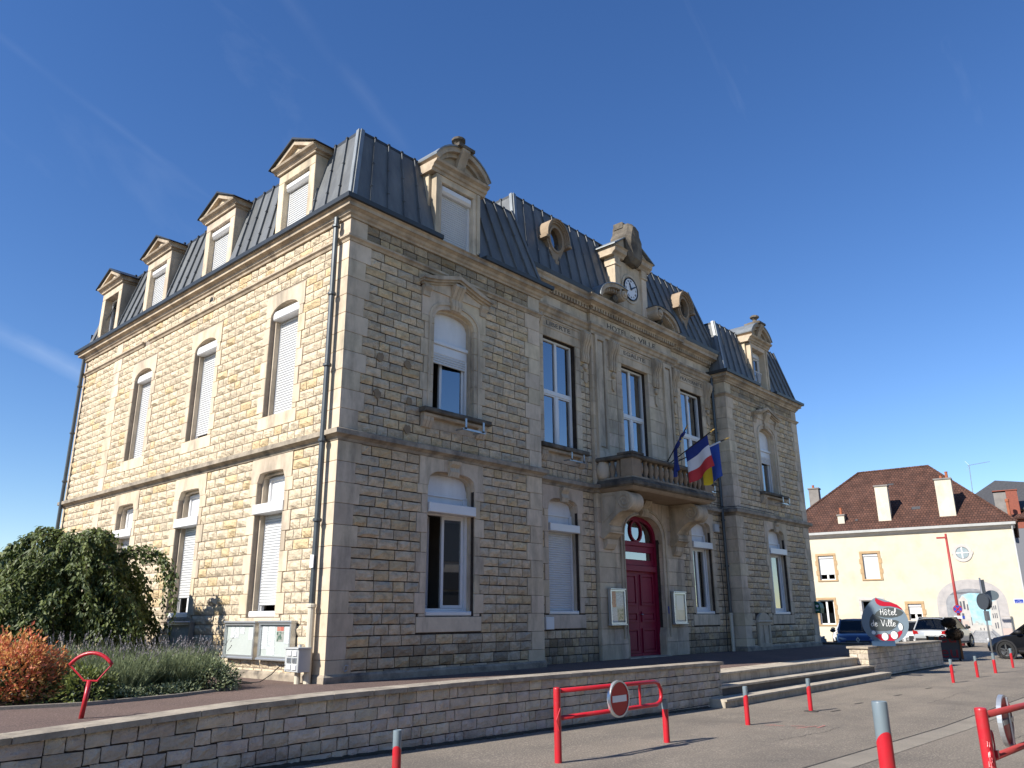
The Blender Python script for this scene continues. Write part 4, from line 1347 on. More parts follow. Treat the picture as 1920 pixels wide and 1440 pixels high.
# ---------------------------------------------------------------- dormers
def dormer_side(c, i):
    D = part_empty('dormer', FS, c, 0, 8.97, None)
    hw, z1 = .50, 10.56
    for s in (-1, 1):
        b = B(); b.tint = quoin_tone(); b.cbox(FS, min(c + s * hw, c + s * .72), max(c + s * hw, c + s * .72), -1.0, .0, 8.95, 10.56, .01); b.obj('jamb_stone', 'dressed', D)
    b = B(); b.tint = quoin_tone(); b.cbox(FS, c - .72, c + .72, -1.0, .0, z1, 10.785, .01); b.obj('lintel_stone', 'dressed', D)
    bx(FS, c - .76, c + .76, -1.05, .05, 10.785, 10.84, 'frieze_moulding', 'cornice_stone', D, .01)
    # pediment: horizontal cornice, tympanum, raking cornices and zinc cap
    b = B(); b.prism_u(FS, [(-1.05, 10.84), (.06, 10.84), (.09, 10.88), (.15, 10.91), (.17, 10.95), (-1.05, 10.95)], c - .84, c + .84); b.obj('eaves_moulding', 'cornice_stone', D)
    b = B(); b.tint = (1, .98, .94); b.prism(FS, [(c - .72, 10.95), (c + .72, 10.95), (c, 11.30)], -1.0, .03); b.obj('tympanum', 'dressed', D)
    for s in (-1, 1):
        b = B()
        b.prism(FS, [(c + s * .88, 10.95), (c + s * .66, 10.95), (c, 11.26), (c, 11.37)] if s > 0 else [(c + s * .88, 10.95), (c, 11.37), (c, 11.26), (c + s * .66, 10.95)], -1.0, .13)
        b.obj('raking_cornice', 'cornice_stone', D)
        b = B()
        b.prism(FS, [(c + s * .93, 10.945), (c + s * .91, 10.975), (c, 11.425), (c, 11.375)], -1.25, .19); b.obj('zinc_cap', 'zinc_trim', D)
    for k in range(2):
        b = B()
        for s in (-1, 1):
            b.box(Fr(FS(c, 0, 0), FS.U, FS.N), s * .5 - .03, s * .5 + .03, -.45 - k * .3, -.40 - k * .3, 11.15, 11.23)
        if k == 0: b.obj('cap_clip', 'zinc_trim', D, kind='stuff')
    w = D
    if i < 3:
        bx(FS, c - hw, c + hw, -.16, .0 - .04, 10.34, 10.53, 'shutter_box', 'pvc', w, .05)
        shutter_sheet(FS, c - hw + .04, c + hw - .04, 9.05 + (.32 if i == 1 else 0), 10.36, -.17, w)
        for s in (-1, 1):
            bx(FS, c + s * (hw - .025) - .03, c + s * (hw - .025) + .03, -.19, -.15, 8.98, 10.36, 'shutter_guide', 'pvc', w)
        if i == 1: pane(FS, c - hw, c + hw, 8.98, 9.4, -.2, w, 'glass_car')
    else:
        frame_rect(FS, c - hw, c + hw, 9.0, z1, .06, -.3, -.22, w)
        bx(FS, c - .05, c + .05, -.28, -.2, 9.0, z1, 'mullion', 'pvc', w)
        pane(FS, c - hw, c + hw, 9.0, z1, -.26, w)
        b = B(); b.poly([FS(c - hw, -.7, 9), FS(c + hw, -.7, 9), FS(c + hw, -.7, z1), FS(c - hw, -.7, z1)]); b.obj('room_interior', 'room_dark', w)
    b = B(); b.poly([FS(c - .6, -.55, 8.9), FS(c + .6, -.55, 8.9), FS(c + .6, -.55, 10.7), FS(c - .6, -.55, 10.7)]); 
    if i < 3: b.obj('room_interior', 'room_dark', w)
for i, c in enumerate((2.17, 5.58, 9.01, 12.2)):
    dormer_side(c, i)

def dormer_front(c, right):
    D = part_empty('dormer', FP, c, 0, 8.95)
    hw, z1 = .50, 10.52
    for s in (-1, 1):
        b = B(); b.tint = quoin_tone(); b.cbox(FP, min(c + s * hw, c + s * .66), max(c + s * hw, c + s * .66), -1.0, .03, 8.93, 10.52, .01); b.obj('jamb_stone', 'dressed', D)
        b = B(); b.tint = quoin_tone(); b.cbox(FP, min(c + s * .64, c + s * .78), max(c + s * .64, c + s * .78), -1.0, -.12, 8.93, 10.7, .01); b.obj('cheek_stone', 'dressed', D)
        b = B(); b.tint = (.95, .94, .9); b.box(FP, min(c + s * .60, c + s * .70), max(c + s * .60, c + s * .70), -.1, .06, 9.1, 10.66); b.obj('side_pilaster', 'dressed', D)
    b = B(); b.tint = quoin_tone(); b.cbox(FP, c - .66, c + .66, -1.0, .03, z1, 10.72, .01); b.obj('lintel_stone', 'dressed', D)
    b = B(); b.prism_u(FP, [(-1.0, 10.68), (.06, 10.68), (.08, 10.74), (.12, 10.76), (.14, 10.82), (.22, 10.86), (.24, 10.91), (-1.0, 10.93)], c - .86, c + .86); b.obj('entablature', 'cornice_stone', D)
    # segmental pediment
    R_, zc = 1.0, 10.48
    a0 = math.asin(min(1, (.86) / R_))
    N = 12
    arc = lambda r: [(c + r * math.sin(-a0 + 2 * a0 * k / N), zc + r * math.cos(-a0 + 2 * a0 * k / N)) for k in range(N + 1)]
    zb = 10.915
    o_, i_ = arc(1.02), arc(.90)
    b = B(); strip_ring(b, FP, [(u, max(z, zb)) for u, z in o_], [(u, max(z, zb)) for u, z in i_], -.9, .22); b.obj('curved_cornice', 'cornice_stone', D)
    b = B(); strip_ring(b, FP, [(u, max(z, zb)) for u, z in i_], [(u, max(z, zb)) for u, z in arc(.80)], -.9, .12); b.obj('curved_cornice_inner', 'cornice_stone', D)
    b = B(); b.tint = (.8, .78, .75); b.prism(FP, [(u, max(z, zb - .01)) for u, z in arc(.82)], -.9, .04); b.obj('tympanum', 'dressed', D)
    b = B(); strip_ring(b, FP, [(u, z + .03) for u, z in [(u, max(z, zb)) for u, z in arc(1.03)]], [(u, max(z, zb)) for u, z in arc(1.02)], -1.4, .25); b.obj('zinc_cap', 'zinc_light' , D)
    b = B(); b.prism_u(FP, [(.0, 11.0), (.10, 11.0), (.18, 11.2), (.30, 11.42), (.30, 11.5), (0, 11.5)], c - .12, c + .12); b.obj('keystone', 'cornice_stone', D)
    b = B()
    b.box(FP, c - .26, c + .26, -.3, .32, 11.49, 11.57); b.box(FP, c - .17, c + .17, -.2, .24, 11.57, 11.62)
    b.obj('finial_base', 'black_stone', D)
    b = B(); b.lathe(FP(c, .02, 11.62), [(.13, 0), (.09, .05), (.07, .1), (.12, .16), (.17, .19), (.17, .24), (.12, .28), (.04, .31)], 10); b.obj('finial', 'black_stone', D)
    if not right:
        bx(FP, c - hw, c + hw, -.16, -.0, 10.30, 10.50, 'shutter_box', 'pvc', D, .05)
        shutter_sheet(FP, c - hw + .03, c + hw - .06, 8.98, 10.32, -.14, D)
        for s in (-1, 1):
            bx(FP, c + s * (hw - .03) - .03, c + s * (hw - .03) + .03, -.16, -.1, 8.95, 10.32, 'shutter_guide', 'pvc', D)
    else:
        frame_rect(FP, c - hw, c + hw, 8.98, 10.5, .06, -.28, -.2, D)
        casement(FP, c - hw + .06, .46, 9.05, 10.3, math.radians(60), -.24, D, 1)
        casement(FP, c + hw - .06, .46, 9.05, 10.3, math.radians(15), -.24, D, -1)
        bx(FP, c - hw, c + hw, -.26, -.18, 10.3, 10.42, 'head_bar', 'pvc', D)
        b = B()
        for k in range(5):
            b.tube([FP(c - .3 + k * .12, -.12, 9.05), FP(c + .02 + k * .1, -.12, 9.75)], .012, 5)
        b.tube([FP(c - .45, -.12, 9.08), FP(c + .45, -.12, 9.08)], .012, 5); b.tube([FP(c - .45, -.12, 9.72), FP(c + .45, -.12, 9.72)], .012, 5)
        b.obj('guard_rail', 'pvc', D)
    b = B(); b.poly([FP(c - .64, -.7, 8.9), FP(c + .64, -.7, 8.9), FP(c + .64, -.7, 10.7), FP(c - .64, -.7, 10.7)]); b.obj('room_interior', 'room_dark', D)
dormer_front(2.88, False)
dormer_front(18.38, True)

# ---------------------------------------------------------------- oval windows in the middle roof
def oculus(c):
    O = part_empty('oculus_dormer', FM, c, .05, 10.3)
    zc = 11.06
    F0 = Fr((c, .58, 0), (1, 0, 0), (0, -1, 0))
    class FO_:
        O, U, N = F0.O, F0.U, F0.N
        def __call__(s, u, d, z): return F0((u - c) * .82, d, zc + (z - zc) * .93)
    F = FO_()
    out = []
    N = 28
    for k in range(N):
        a = 2 * PI * k / N
        # outline: round hood above, waist tapering to a foot below
        u, z = .50 * math.sin(a), .52 * math.cos(a)
        if z < -.12:
            t = (-z - .12) / .40
            z = -.12 - t * .62
            u = math.copysign(min(abs(u), .48 - .36 * t) if t < .98 else .12, u) if abs(u) > 1e-6 else 0
        out.append((c + u, zc + z))
    inn = [(c + .36 * math.sin(2 * PI * k / N), zc + .41 * math.cos(2 * PI * k / N)) for k in range(N)]
    b = B(); b.ring(F, out, inn, -.55, .06); b.obj('frame_stone', 'ochre_plaster', O)
    inn2 = [(c + .315 * math.sin(2 * PI * k / N), zc + .365 * math.cos(2 * PI * k / N)) for k in range(N)]
    inn1 = [(c + .38 * math.sin(2 * PI * k / N), zc + .43 * math.cos(2 * PI * k / N)) for k in range(N)]
    b = B(); b.ring(F, inn1, inn2, -.1, .085); b.obj('rim', 'ochre_plaster', O)
    b = B(); b.poly([F(u, -.06, z) for u, z in inn2]); b.obj('pane', 'glass', O, recalc=False)
    b = B(); b.poly([F(u, -.4, z) for u, z in inn]); b.obj('room_interior', 'room_dark', O, recalc=False)
    # hood
    def hood(r0, r1, d1):
        k = 16
        o1 = [(c + r1 * math.sin(t), zc + r1 * 1.04 * math.cos(t)) for t in [-1.72 + 3.44 * i / k for i in range(k + 1)]]
        o0 = [(c + r0 * math.sin(t), zc + r0 * 1.04 * math.cos(t)) for t in [-1.72 + 3.44 * i / k for i in range(k + 1)]]
        bb = B(); strip_ring(bb, F, o1, o0, -.6, d1); bb.obj('hood_moulding', 'ochre_plaster', O)
    hood(.48, .53, .11); hood(.525, .57, .15); hood(.565, .60, .19)
    for s in (-1, 1):
        bx(F, min(c + s * .5, c + s * .68), max(c + s * .5, c + s * .68), -.6, .2, zc - .14, zc - .05, 'hood_shoulder', 'ochre_plaster', O, .02)
    b = B(); b.prism_u(F, [(-.3, zc - .98), (.0, zc - .95), (.10, zc - .85), (.10, zc - .70), (-.3, zc - .62)], c - .1, c + .1); b.obj('foot_bracket', 'ochre_plaster', O)
    b = B(); b.hexa([F(c - .46, -.30, zc - .85), F(c + .46, -.30, zc - .85), F(c + .40, -.62, zc + .1), F(c - .40, -.62, zc + .1), F(c - .46, -.0, zc - .85), F(c + .46, -.0, zc - .85), F(c + .4, -.25, zc + .1), F(c - .4, -.25, zc + .1)]); b.obj('back_panel', 'ochre_plaster', O)
oculus(7.15); oculus(14.01)

# ---------------------------------------------------------------- clock turret
CT = part_empty('clock_turret', FC, CX, 0, 9.6)
FK = Fr((0, .40, 0), (1, 0, 0), (0, -1, 0))
b = B(); b.tint = (.98, .96, .92); b.box(FK, CX - .78, CX + .78, -1.3, .0, 9.64, 11.42); b.obj('body', 'dressed', CT)
for s in (-1, 1):
    u0, u1 = sorted((CX + s * .60, CX + s * .86))
    b = B(); b.tint = quoin_tone(); b.cbox(FK, u0, u1, -.25, .06, 9.9, 11.16, .01); b.obj('pilaster', 'dressed', CT)
    bx(FK, u0 - .03, u1 + .03, -.28, .10, 11.16, 11.24, 'pilaster_cap', 'dressed', CT, .02)
    b = B(); b.tint = (.9, .88, .85); b.cbox(FK, u0 - .02, u1 + .02, -.3, .08, 11.24, 11.46, .01); b.obj('cap_block', 'dressed', CT)
    # broken cornice and raking gable
    u0, u1 = sorted((CX + s * .40, CX + s * 1.02))
    b = B(); b.prism_u(FK, [(-1.2, 11.44), (.08, 11.44), (.12, 11.50), (.2, 11.55), (.22, 11.66), (.27, 11.70), (-1.2, 11.70)], u0, u1); b.obj('broken_cornice', 'cornice_stone', CT)
    b = B(); b.prism(FK, [(CX + s * 1.05, 11.70), (CX + s * .3, 12.20), (CX + s * .3, 11.70)], -1.1, .12); b.tint = (.88, .86, .83); b.t = [b.tint] * len(b.v); b.obj('gable', 'dressed', CT)
    b = B(); b.hexa([FK(CX + s * 1.1, d, 11.70 + z) for z in (0, .04) for d in (-1.2, .28)] [:0] or [FK(CX + s * 1.1, -1.2, 11.70), FK(CX + s * 1.1, .26, 11.70), FK(CX + s * .3, .18, 12.22), FK(CX + s * .3, -1.2, 12.22), FK(CX + s * 1.1, -1.2, 11.74), FK(CX + s * 1.1, .26, 11.74), FK(CX + s * .3, .18, 12.26), FK(CX + s * .3, -1.2, 12.26)]); b.obj('zinc_cap', 'zinc_light', CT)
bx(FK, CX - .95, CX + .95, -.3, .1, 9.66, 9.78, 'base_moulding', 'cornice_stone', CT, .02)
bx(FK, CX - .90, CX + .90, -.3, .07, 9.78, 9.9, 'base_course', 'black_stone', CT, .02)
# rough shield-shaped block on top
b = B()
sh = [(-.18, 11.40), (.2, 11.36), (.34, 11.55), (.40, 11.85), (.42, 12.2), (.30, 12.42), (.24, 12.66), (-.02, 12.76), (-.26, 12.70), (-.30, 12.45), (-.42, 12.25), (-.40, 11.9), (-.32, 11.6)]
a_ = [b.av(FK(CX + u, -.35, z)) for u, z in sh]; m_ = [b.av(FK(CX + u, .20, z)) for u, z in sh]; f_ = [b.av(FK(CX + u * .72, .33 + random.uniform(-.03, .03), 12.05 + (z - 12.05) * .78)) for u, z in sh]
cc = b.av(FK(CX, .36, 12.0))
b.face(a_)
for k in range(len(sh)):
    j = (k + 1) % len(sh)
    b.face((a_[k], a_[j], m_[j], m_[k])); b.face((m_[k], m_[j], f_[j], f_[k])); b.face((f_[k], f_[j], cc))
b.obj('carved_shield', 'black_stone', CT)
bx(FK, CX - .3, CX + .16, -.3, .05, 12.6, 12.80, 'crest_block', 'black_stone', CT, .03)
# clock
zc = 10.62
for r0, r1, d0, d1, m, nm in ((.40, .47, -.01, .03, 'dressed', 'stone_rim'), (.335, .365, -.01, .045, 'black_paint', 'clock_rim')):
    b = B(); N = 40
    b.ring(FK, [(CX + r1 * math.cos(2 * PI * k / N), zc + r1 * math.sin(2 * PI * k / N)) for k in range(N)], [(CX + r0 * math.cos(2 * PI * k / N), zc + r0 * math.sin(2 * PI * k / N)) for k in range(N)], d0, d1); b.obj(nm, m, CT)
b = B(); b.prism(FK, [(CX + .34 * math.cos(2 * PI * k / 40), zc + .34 * math.sin(2 * PI * k / 40)) for k in range(40)], -.01, .03); b.obj('clock_face', 'clock_white', CT)
for k, rn in enumerate(('XII', 'I', 'II', 'III', 'IIII', 'V', 'VI', 'VII', 'VIII', 'IX', 'X', 'XI')):
    a = 2 * PI * k / 12
    G = Fr(FK(CX + .265 * math.sin(a), 0, zc + .265 * math.cos(a)), FK.U * math.cos(a) - Zv * math.sin(a), FK.N)
    upv = FK.U * math.sin(a) + Zv * math.cos(a)
    class G2:
        pass
    def GG(u, d, z, G=G, upv=upv):
        return G.O + G.U * u + G.N * d + upv * z
    text_mesh(rn, .085, GG, 0, -.03, .034, 'numeral', 'black_paint', CT, .002)
def hand(a, l, w, d):
    b = B(); s, c_ = math.sin(a), math.cos(a)
    P = lambda x, y: (CX + x * c_ + y * s, zc - x * s + y * c_)
    b.prism(FK, [P(-w, -.04), P(w, -.04), P(w * .9, l * .75), P(0, l), P(-w * .9, l * .75)], d, d + .01); b.obj('clock_hand', 'black_paint', CT)
hand(math.radians(-22), .22, .028, .04); hand(math.radians(60), .315, .022, .055)
# curved broken pediment arms with volutes
for s in (-1, 1):
    arm = part_empty('curved_pediment', FC, CX + s * 1.6, .2, 9.64)
    N = 14
    pts_o, pts_i, pts_m = [], [], []
    for k in range(N + 1):
        t = k / N
        a = PI * (.98 - .62 * t)
        ce = CX + s * 1.18
        pts_o.append((ce + s * -.98 * math.cos(a) * 1.0, 9.64 + .62 * math.sin(a)))
        pts_m.append((ce + s * -.86 * math.cos(a), 9.64 + .50 * math.sin(a)))
        pts_i.append((ce + s * -.74 * math.cos(a), 9.64 + .38 * math.sin(a)))
    b = B(); strip_ring(b, FC, pts_o, pts_m, -.4, .40); b.obj('arc_cornice', 'cornice_stone', arm)
    b = B(); strip_ring(b, FC, pts_m, pts_i, -.4, .28); b.obj('arc_bed', 'cornice_stone', arm)
    b = B()
    for k in range(1, N - 2):
        p, q = pts_i[k], pts_m[k]
        b.box(FC, min(p[0], q[0]) , min(p[0], q[0]) + .05, .28, .34, (p[1] + q[1]) / 2 - .05, (p[1] + q[1]) / 2 + .03)
    b.obj('arc_dentils', 'cornice_stone', arm, kind='stuff')
    b = B(); b.tint = (.75, .72, .68); b.prism(FC, pts_i + [(pts_i[-1][0], 9.64), (pts_i[0][0], 9.64)], -.4, .1); b.obj('tympanum', 'dressed', arm)
    vu, vz = CX + s * .98, 10.02
    b = B(); b.lathe(FC(vu, -.2, vz), [(.19, 0), (.19, .60), (.17, .63), (.17, .60), (.12, .60), (.12, .64), (.06, .64), (.06, .68), (.02, .69)], 18, FC.N); b.obj('volute', 'cornice_stone', arm)
    b = B(); b.ico(FC(vu + s * .24, .22, 9.86), .12, 2, .25); b.obj('carved_leaf', 'black_stone', arm)
    b = B(); strip_ring(b, FC, [(u, z + .025) for u, z in pts_o], pts_o, -.5, .43); b.obj('lead_cover', 'zinc_light' if s < 0 else 'zinc_trim', arm)

# ---------------------------------------------------------------- door
DR = part_empty('front_door', FC, CX, -.25, 0, 'burgundy arched double door with glazed fanlight')
dp = -.27
b = B(); strip_ring(b, FC, arc_path(CX, .95, 0.02, 3.15, 3.75, 2.3), arc_path(CX, .95, 0.02, 3.15, 3.75, 2.3, .11), dp - .06, dp + .06); b.obj('door_frame', 'burgundy', DR)
for za, zb, d1 in ((2.93, 3.05, .07), (2.76, 2.93, .03), (2.24, 2.40, .10), (2.40, 2.56, .03)):
    bx(FC, CX - .86, CX + .86, dp - .05, dp + d1, za, zb, 'rail', 'burgundy', DR, .01)
for s in (-1, 1):
    bx(FC, min(CX + s * .84, CX + s * .72), max(CX + s * .84, CX + s * .72), dp - .04, dp + .03, 2.56, 2.76, 'stile', 'burgundy', DR)
b = B(); b.poly([FC(CX - .72, dp, 2.56), FC(CX + .72, dp, 2.56), FC(CX + .72, dp, 2.76), FC(CX - .72, dp, 2.76)]); b.obj('transom_pane', 'glass', DR, recalc=False)
ap = arc_path(CX, .95, 3.05, 3.15, 3.75, 2.3, .10)
ap = [(u, max(z, 3.05)) for u, z in ap]
b = B(); b.poly([FC(u, dp, z) for u, z in ap]); b.obj('fanlight_pane', 'glass', DR, recalc=False)
N = 28
el = lambda rx, rz: [(CX + rx * math.cos(2 * PI * k / N), 3.345 + rz * math.sin(2 * PI * k / N)) for k in range(N)]
b = B(); b.ring(FC, el(.30, .31), el(.25, .26), dp - .04, dp + .05); b.obj('oval_bar', 'burgundy', DR)
room(FC, CX, .9, 2.5, 3.8, DR, dp - .1, 1.0)
bx(FC, CX - .12, CX - .02, dp - .5, dp - .45, 2.5, 3.8, 'interior_strip', 'pipe_cream', DR)  # upright cream-coloured strip standing behind the fanlight pane
for s in (-1, 1):
    u0, u1 = (CX - .855, CX - .006) if s < 0 else (CX + .006, CX + .855)
    lf = part_empty('door_leaf', FC, (u0 + u1) / 2, dp, 0)
    lf.parent = None; set_parent(lf, TH)
    bx(FC, u0, u1, dp - .06, dp, .03, 2.24, 'leaf_board', 'burgundy', lf)
    for za, zb in ((.12, .74), (.90, 1.18), (1.34, 2.16)):
        b = B(); b.ring(FC, [(u0 + .10, za), (u1 - .10, za), (u1 - .10, zb), (u0 + .10, zb)], [(u0 + .15, za + .05), (u1 - .15, za + .05), (u1 - .15, zb - .05), (u0 + .15, zb - .05)], dp - .01, dp + .035); b.obj('panel_moulding', 'burgundy', lf)
        bx(FC, u0 + .17, u1 - .17, dp - .01, dp + .018, za + .07, zb - .07, 'panel', 'burgundy', lf, .012)
    bx(FC, u0, u1, dp - .01, dp + .03, .03, .10, 'kick_rail', 'burgundy', lf, .008)
    if s > 0:
        b = B(); b.tube([FC(u0 + .05, dp + .01, 1.1), FC(u0 + .05, dp + .06, 1.1), FC(u0 + .12, dp + .06, 1.1)], .012, 6); b.obj('handle', 'steel', lf)
bx(FC, CX - 1.0, CX + 1.0, -.3, .08, -.02, .03, 'threshold', 'step_stone', TH)

# ---------------------------------------------------------------- balcony
BA = part_empty('balcony', FC, CX, .5, 4.18, 'blackened stone balcony with balusters above the door')
x0, x1, yf = 8.50, 12.66, -.72
bp = [(x0, .4), (x0, yf), (x1, yf), (x1, .4)]
mould('slab_soffit', bp, [(-.6, 4.17), (-.10, 4.17), (-.06, 4.20), (-.02, 4.24), (-.02, 4.27), (-.6, 4.27)], 'ochre_plaster', BA, 1)
bx(FC, x0 + .5, x1 - .5, .0, .55, 4.175, 4.26, 'soffit_slab', 'ochre_plaster', BA)
mould('slab_edge', bp, [(-.6, 4.265), (.02, 4.265), (.06, 4.30), (.06, 4.38), (.02, 4.42), (.0, 4.47), (-.6, 4.47)], 'black_stone', BA, 1)
bx(FC, x0 + .4, x1 - .4, .0, .6, 4.27, 4.465, 'floor_slab', 'black_stone', BA)
mould('hand_rail', bp, [(-.26, 4.97), (.02, 4.97), (.05, 5.0), (.05, 5.05), (.0, 5.09), (-.26, 5.09)], 'black_stone', BA, 1)
mould('foot_rail', bp, [(-.22, 4.47), (-.02, 4.47), (-.02, 4.52), (-.22, 4.52)], 'belt_stone', BA, 1)
for (u, v) in ((x0, yf), (x1 - .42, yf)):
    bx(WORLD, u + .01, u + .41, v + .01, v + .36, 4.52, 4.98, 'corner_pier', 'ochre_plaster', BA)
    bx(WORLD, u - .06, u + .48, v - .06, v + .42, 5.07, 5.13, 'pier_cap', 'black_stone', BA, .0)
BP = [(.045, 0), (.055, .03), (.04, .06), (.065, .14), (.085, .22), (.075, .30), (.05, .37), (.055, .41), (.065, .455)]
def baluster(x, y):
    b = B(); b.lathe((x, y, 4.52), BP, 10); b.obj('baluster', 'ochre_plaster', BA, smooth=True)
n = 13
for k in range(n):
    baluster(x0 + .55 + (x1 - x0 - 1.1) * k / (n - 1), yf + .13)
for x in (x0 + .13, x1 - .13):
    for y in (-.22, -.02):
        baluster(x, y)
    b = B(); b.lathe((x, .27, 4.52), [(.14, 0), (.17, .06), (.2, .15), (.2, .3), (.15, .42), (.15, .46)], 14); b.obj('half_column', 'dressed', BA, smooth=True)
# big scroll consoles under the slab
for u0 in (8.62, 12.02):
    K = part_empty('balcony_console', FC, u0 + .26, .3, 3.0)
    N = 16
    vc, vr = (.74, 3.90), .255
    prof = [(0, 4.165), (.74, 4.165)]
    prof += [(vc[0] + vr * math.sin(t), vc[1] + vr * math.cos(t)) for t in [PI * 1.08 * k / N for k in range(1, N + 1)]]
    prof += [(.58, 3.62), (.42, 3.52), (.30, 3.42), (.24, 3.34)]
    prof += [(.18 + .1 * math.sin(t), 3.24 + .1 * math.cos(t)) for t in [PI * (.15 + .9 * k / 6) for k in range(7)]]
    prof += [(0, 3.14)]
    b = B(); b.tint = (.92, .9, .87); b.prism_u(FC, prof, u0, u0 + .52); b.obj('scroll_body', 'dressed', K)
    b = B(); b.tint = (.86, .84, .81)
    for s, uu in ((-1, u0), (1, u0 + .52)):
        sp = []
        for k in range(44):
            t = k / 43
            a = .6 + t * 4.4 * PI
            r = .03 + .20 * (1 - t) ** 1.0 if t < 1 else .02
            sp.append(FC(uu + s * .004, vc[0] + r * math.sin(a), vc[1] + r * math.cos(a)))
        b.tube(sp, .024, 6)
        b.tube([FC(uu + s * .004, d, z) for d, z in ((.06, 4.08), (.45, 4.08), (.5, 3.95), (.48, 3.78), (.36, 3.62), (.2, 3.5), (.08, 3.4), (.06, 3.7), (.06, 4.08))], .012, 5)
    b.obj('spiral_relief', 'dressed', K)
    b = B(); b.tint = (.9, .88, .85)
    for q in range(3):
        b.prism_u(FC, [(0, 3.02), (.08, 2.98), (.16, 3.04), (.22, 3.1), (.30, 3.13), (.30, 3.16), (0, 3.16)], u0 - .04, u0 + .56) if q == 0 else None
    b.prism_u(FC, [(0, 2.72), (.06, 2.74), (.13, 2.86), (.14, 2.98), (0, 3.0)], u0 + .05, u0 + .47)
    b.obj('corbel', 'dressed', K)

# ---------------------------------------------------------------- pipes
def downpipe(name, x, y, z0, zs, z1, r=.05, low='pipe_cream', off=(-.02, 0)):
    P = part_empty('downpipe', WORLD, x, y, z0)
    b = B(); b.tube([(x, y, zs), (x, y, z1)], r, 10); b.obj('upper_pipe', 'downpipe', P, smooth=False)
    smooth_by_angle(P.children[-1]) if P.children else None
    b = B(); b.tube([(x, y, z0), (x, y, zs + .02)], r * 1.12, 10); b.obj('lower_pipe', low, P)
    for z in [zs - .02] + [zs + 1.45 * k for k in range(1, 6) if zs + 1.45 * k < z1]:
        b = B(); b.lathe((x, y, z), [(r * 1.3, -.03), (r * 1.45, -.02), (r * 1.45, .02), (r * 1.3, .03)], 10); b.obj('collar', 'downpipe' if z > zs else low, P)
    return P
downpipe('downpipe', -.14, .29, -.05, 1.28, 8.72, .055)
downpipe('downpipe', -.14, 13.32, -.05, .6, 8.72, .05, 'downpipe')
downpipe('downpipe', 15.27, .36, -.02, 1.12, 8.9, .05)
bx(FS, .24, .34, .19, .205, 1.9, 2.12, 'sticker', 'paper', TH)
# loose cables near the right-hand pipe
b = B(); b.tube([(15.0, .42, 3.55), (15.02, .42, 2.4), (15.06, .42, 1.0), (15.04, .42, .75), (15.02, .42, 0)], .014, 5); b.tube([(13.2, .3, 4.45), (14.6, .3, 4.46), (15.3, .28, 4.44), (15.4, -.16, 4.44), (18, -.17, 4.43)], .012, 5)
b.obj('cable_run', 'black_paint', TH)
bx(FM, 14.78, 15.06, 0, .1, 3.62, 3.86, 'junction_box', 'grey_box', TH, .01)
bx(FM, 6.30, 6.60, .0, .10, .77, 1.05, 'letter_box', 'sign_white', TH, .01)
b = B(); b.tube([FP(.34, .05, .20), FP(.36, .07, .28), FP(.42, .07, .28), FP(.42, .05, .2), FP(.36, .05, .18)], .012, 6); b.obj('wall_ring', 'steel', TH)
# round vent hole in the upper frieze of the side
b = B(); b.lathe(FS(5.55, 0, 8.48), [(.13, -.02), (.13, .03), (.09, .03), (.09, -.02)], 16, FS.N); b.obj('vent_ring', 'dressed', TH)
b = B(); b.lathe(FS(5.55, 0, 8.48), [(.088, .0), (.088, .012)], 16, FS.N); b.obj('vent_hole', 'black_paint', TH)
# ================================================================ THINGS ON AND ROUND THE TOWN HALL
# ---- flags on the balcony
mat('flag_blue', (0.022, 0.045, 0.22), (0.018, 0.036, 0.18), scale=4, rough=0.7)
mat('flag_white', (0.68, 0.68, 0.70), rough=0.7)
mat('flag_red', (0.50, 0.035, 0.04), rough=0.7)
mat('flag_yellow', (0.62, 0.46, 0.02), rough=0.7)
mat('ua_blue', (0.025, 0.07, 0.32), rough=0.7)
mat('gold', (0.65, 0.45, 0.15), rough=0.3, metal=0.9)
mat('pole_dark', (0.03, 0.025, 0.022), rough=0.45)
mat('pole_white', (0.7, 0.7, 0.7), rough=0.4)
BASE = V((10.5, -.45, 5.0))
def flag_pole(tip, label, group='flags on the balcony'):
    T = thing('flag', BASE, label, 'flag', group)
    b = B(); b.tube([BASE, tip], .016, 8); b.obj('pole', 'pole_dark', T)
    d = (V(tip) - BASE).normalized()
    b = B(); b.lathe(V(tip) - d * .02, [(.012, 0), (.026, .03), (.012, .06), (.022, .09), (.004, .17)], 8, d); b.obj('finial', 'gold', T)
    return T, d
def cloth(bnds, P, Q, drop, mats, T, fold=.06, along=True, lean=V((0, 0, 0)), n=12, m=12, names=None):
    """cloth that hangs from the pole between P and Q; bands run along the pole (along) or down the cloth"""
    P, Q = V(P), V(Q)
    side = (Q - P).cross(Zv).normalized()
    def pt(s, t):
        base = P.lerp(Q, s)
        w = fold * t * math.sin(s * 9 + t * 1.4) + fold * .4 * t * math.sin(s * 4 - t * 5)
        return base + side * w + lean * t + V((0, 0, -drop * t * (1 + .05 * math.sin(s * 5)))) 
    for i, mname in enumerate(mats):
        b = B()
        g = []
        for j in range(m + 1):
            row = []
            for k in range(n + 1):
                if along: s, t = k / n, (i + j / m) / len(mats)
                else: s, t = (i + k / n) / len(mats), j / m
                row.append(b.av(pt(s, t)))
            g.append(row)
        for j in range(m):
            for k in range(n):
                b.face((g[j][k], g[j][k + 1], g[j + 1][k + 1], g[j + 1][k]))
        b.obj('cloth_band', mname, T, smooth=True, recalc=False)
tipF = V((10.38, -2.0, 5.74)); T, d = flag_pole(tipF, 'French tricolour hanging from a pole on the balcony')
cloth(None, BASE.lerp(tipF, .46), BASE.lerp(tipF, .93), .86, ['flag_blue', 'flag_white', 'flag_red'], T, .055, True, V((.12, -.04, 0)))
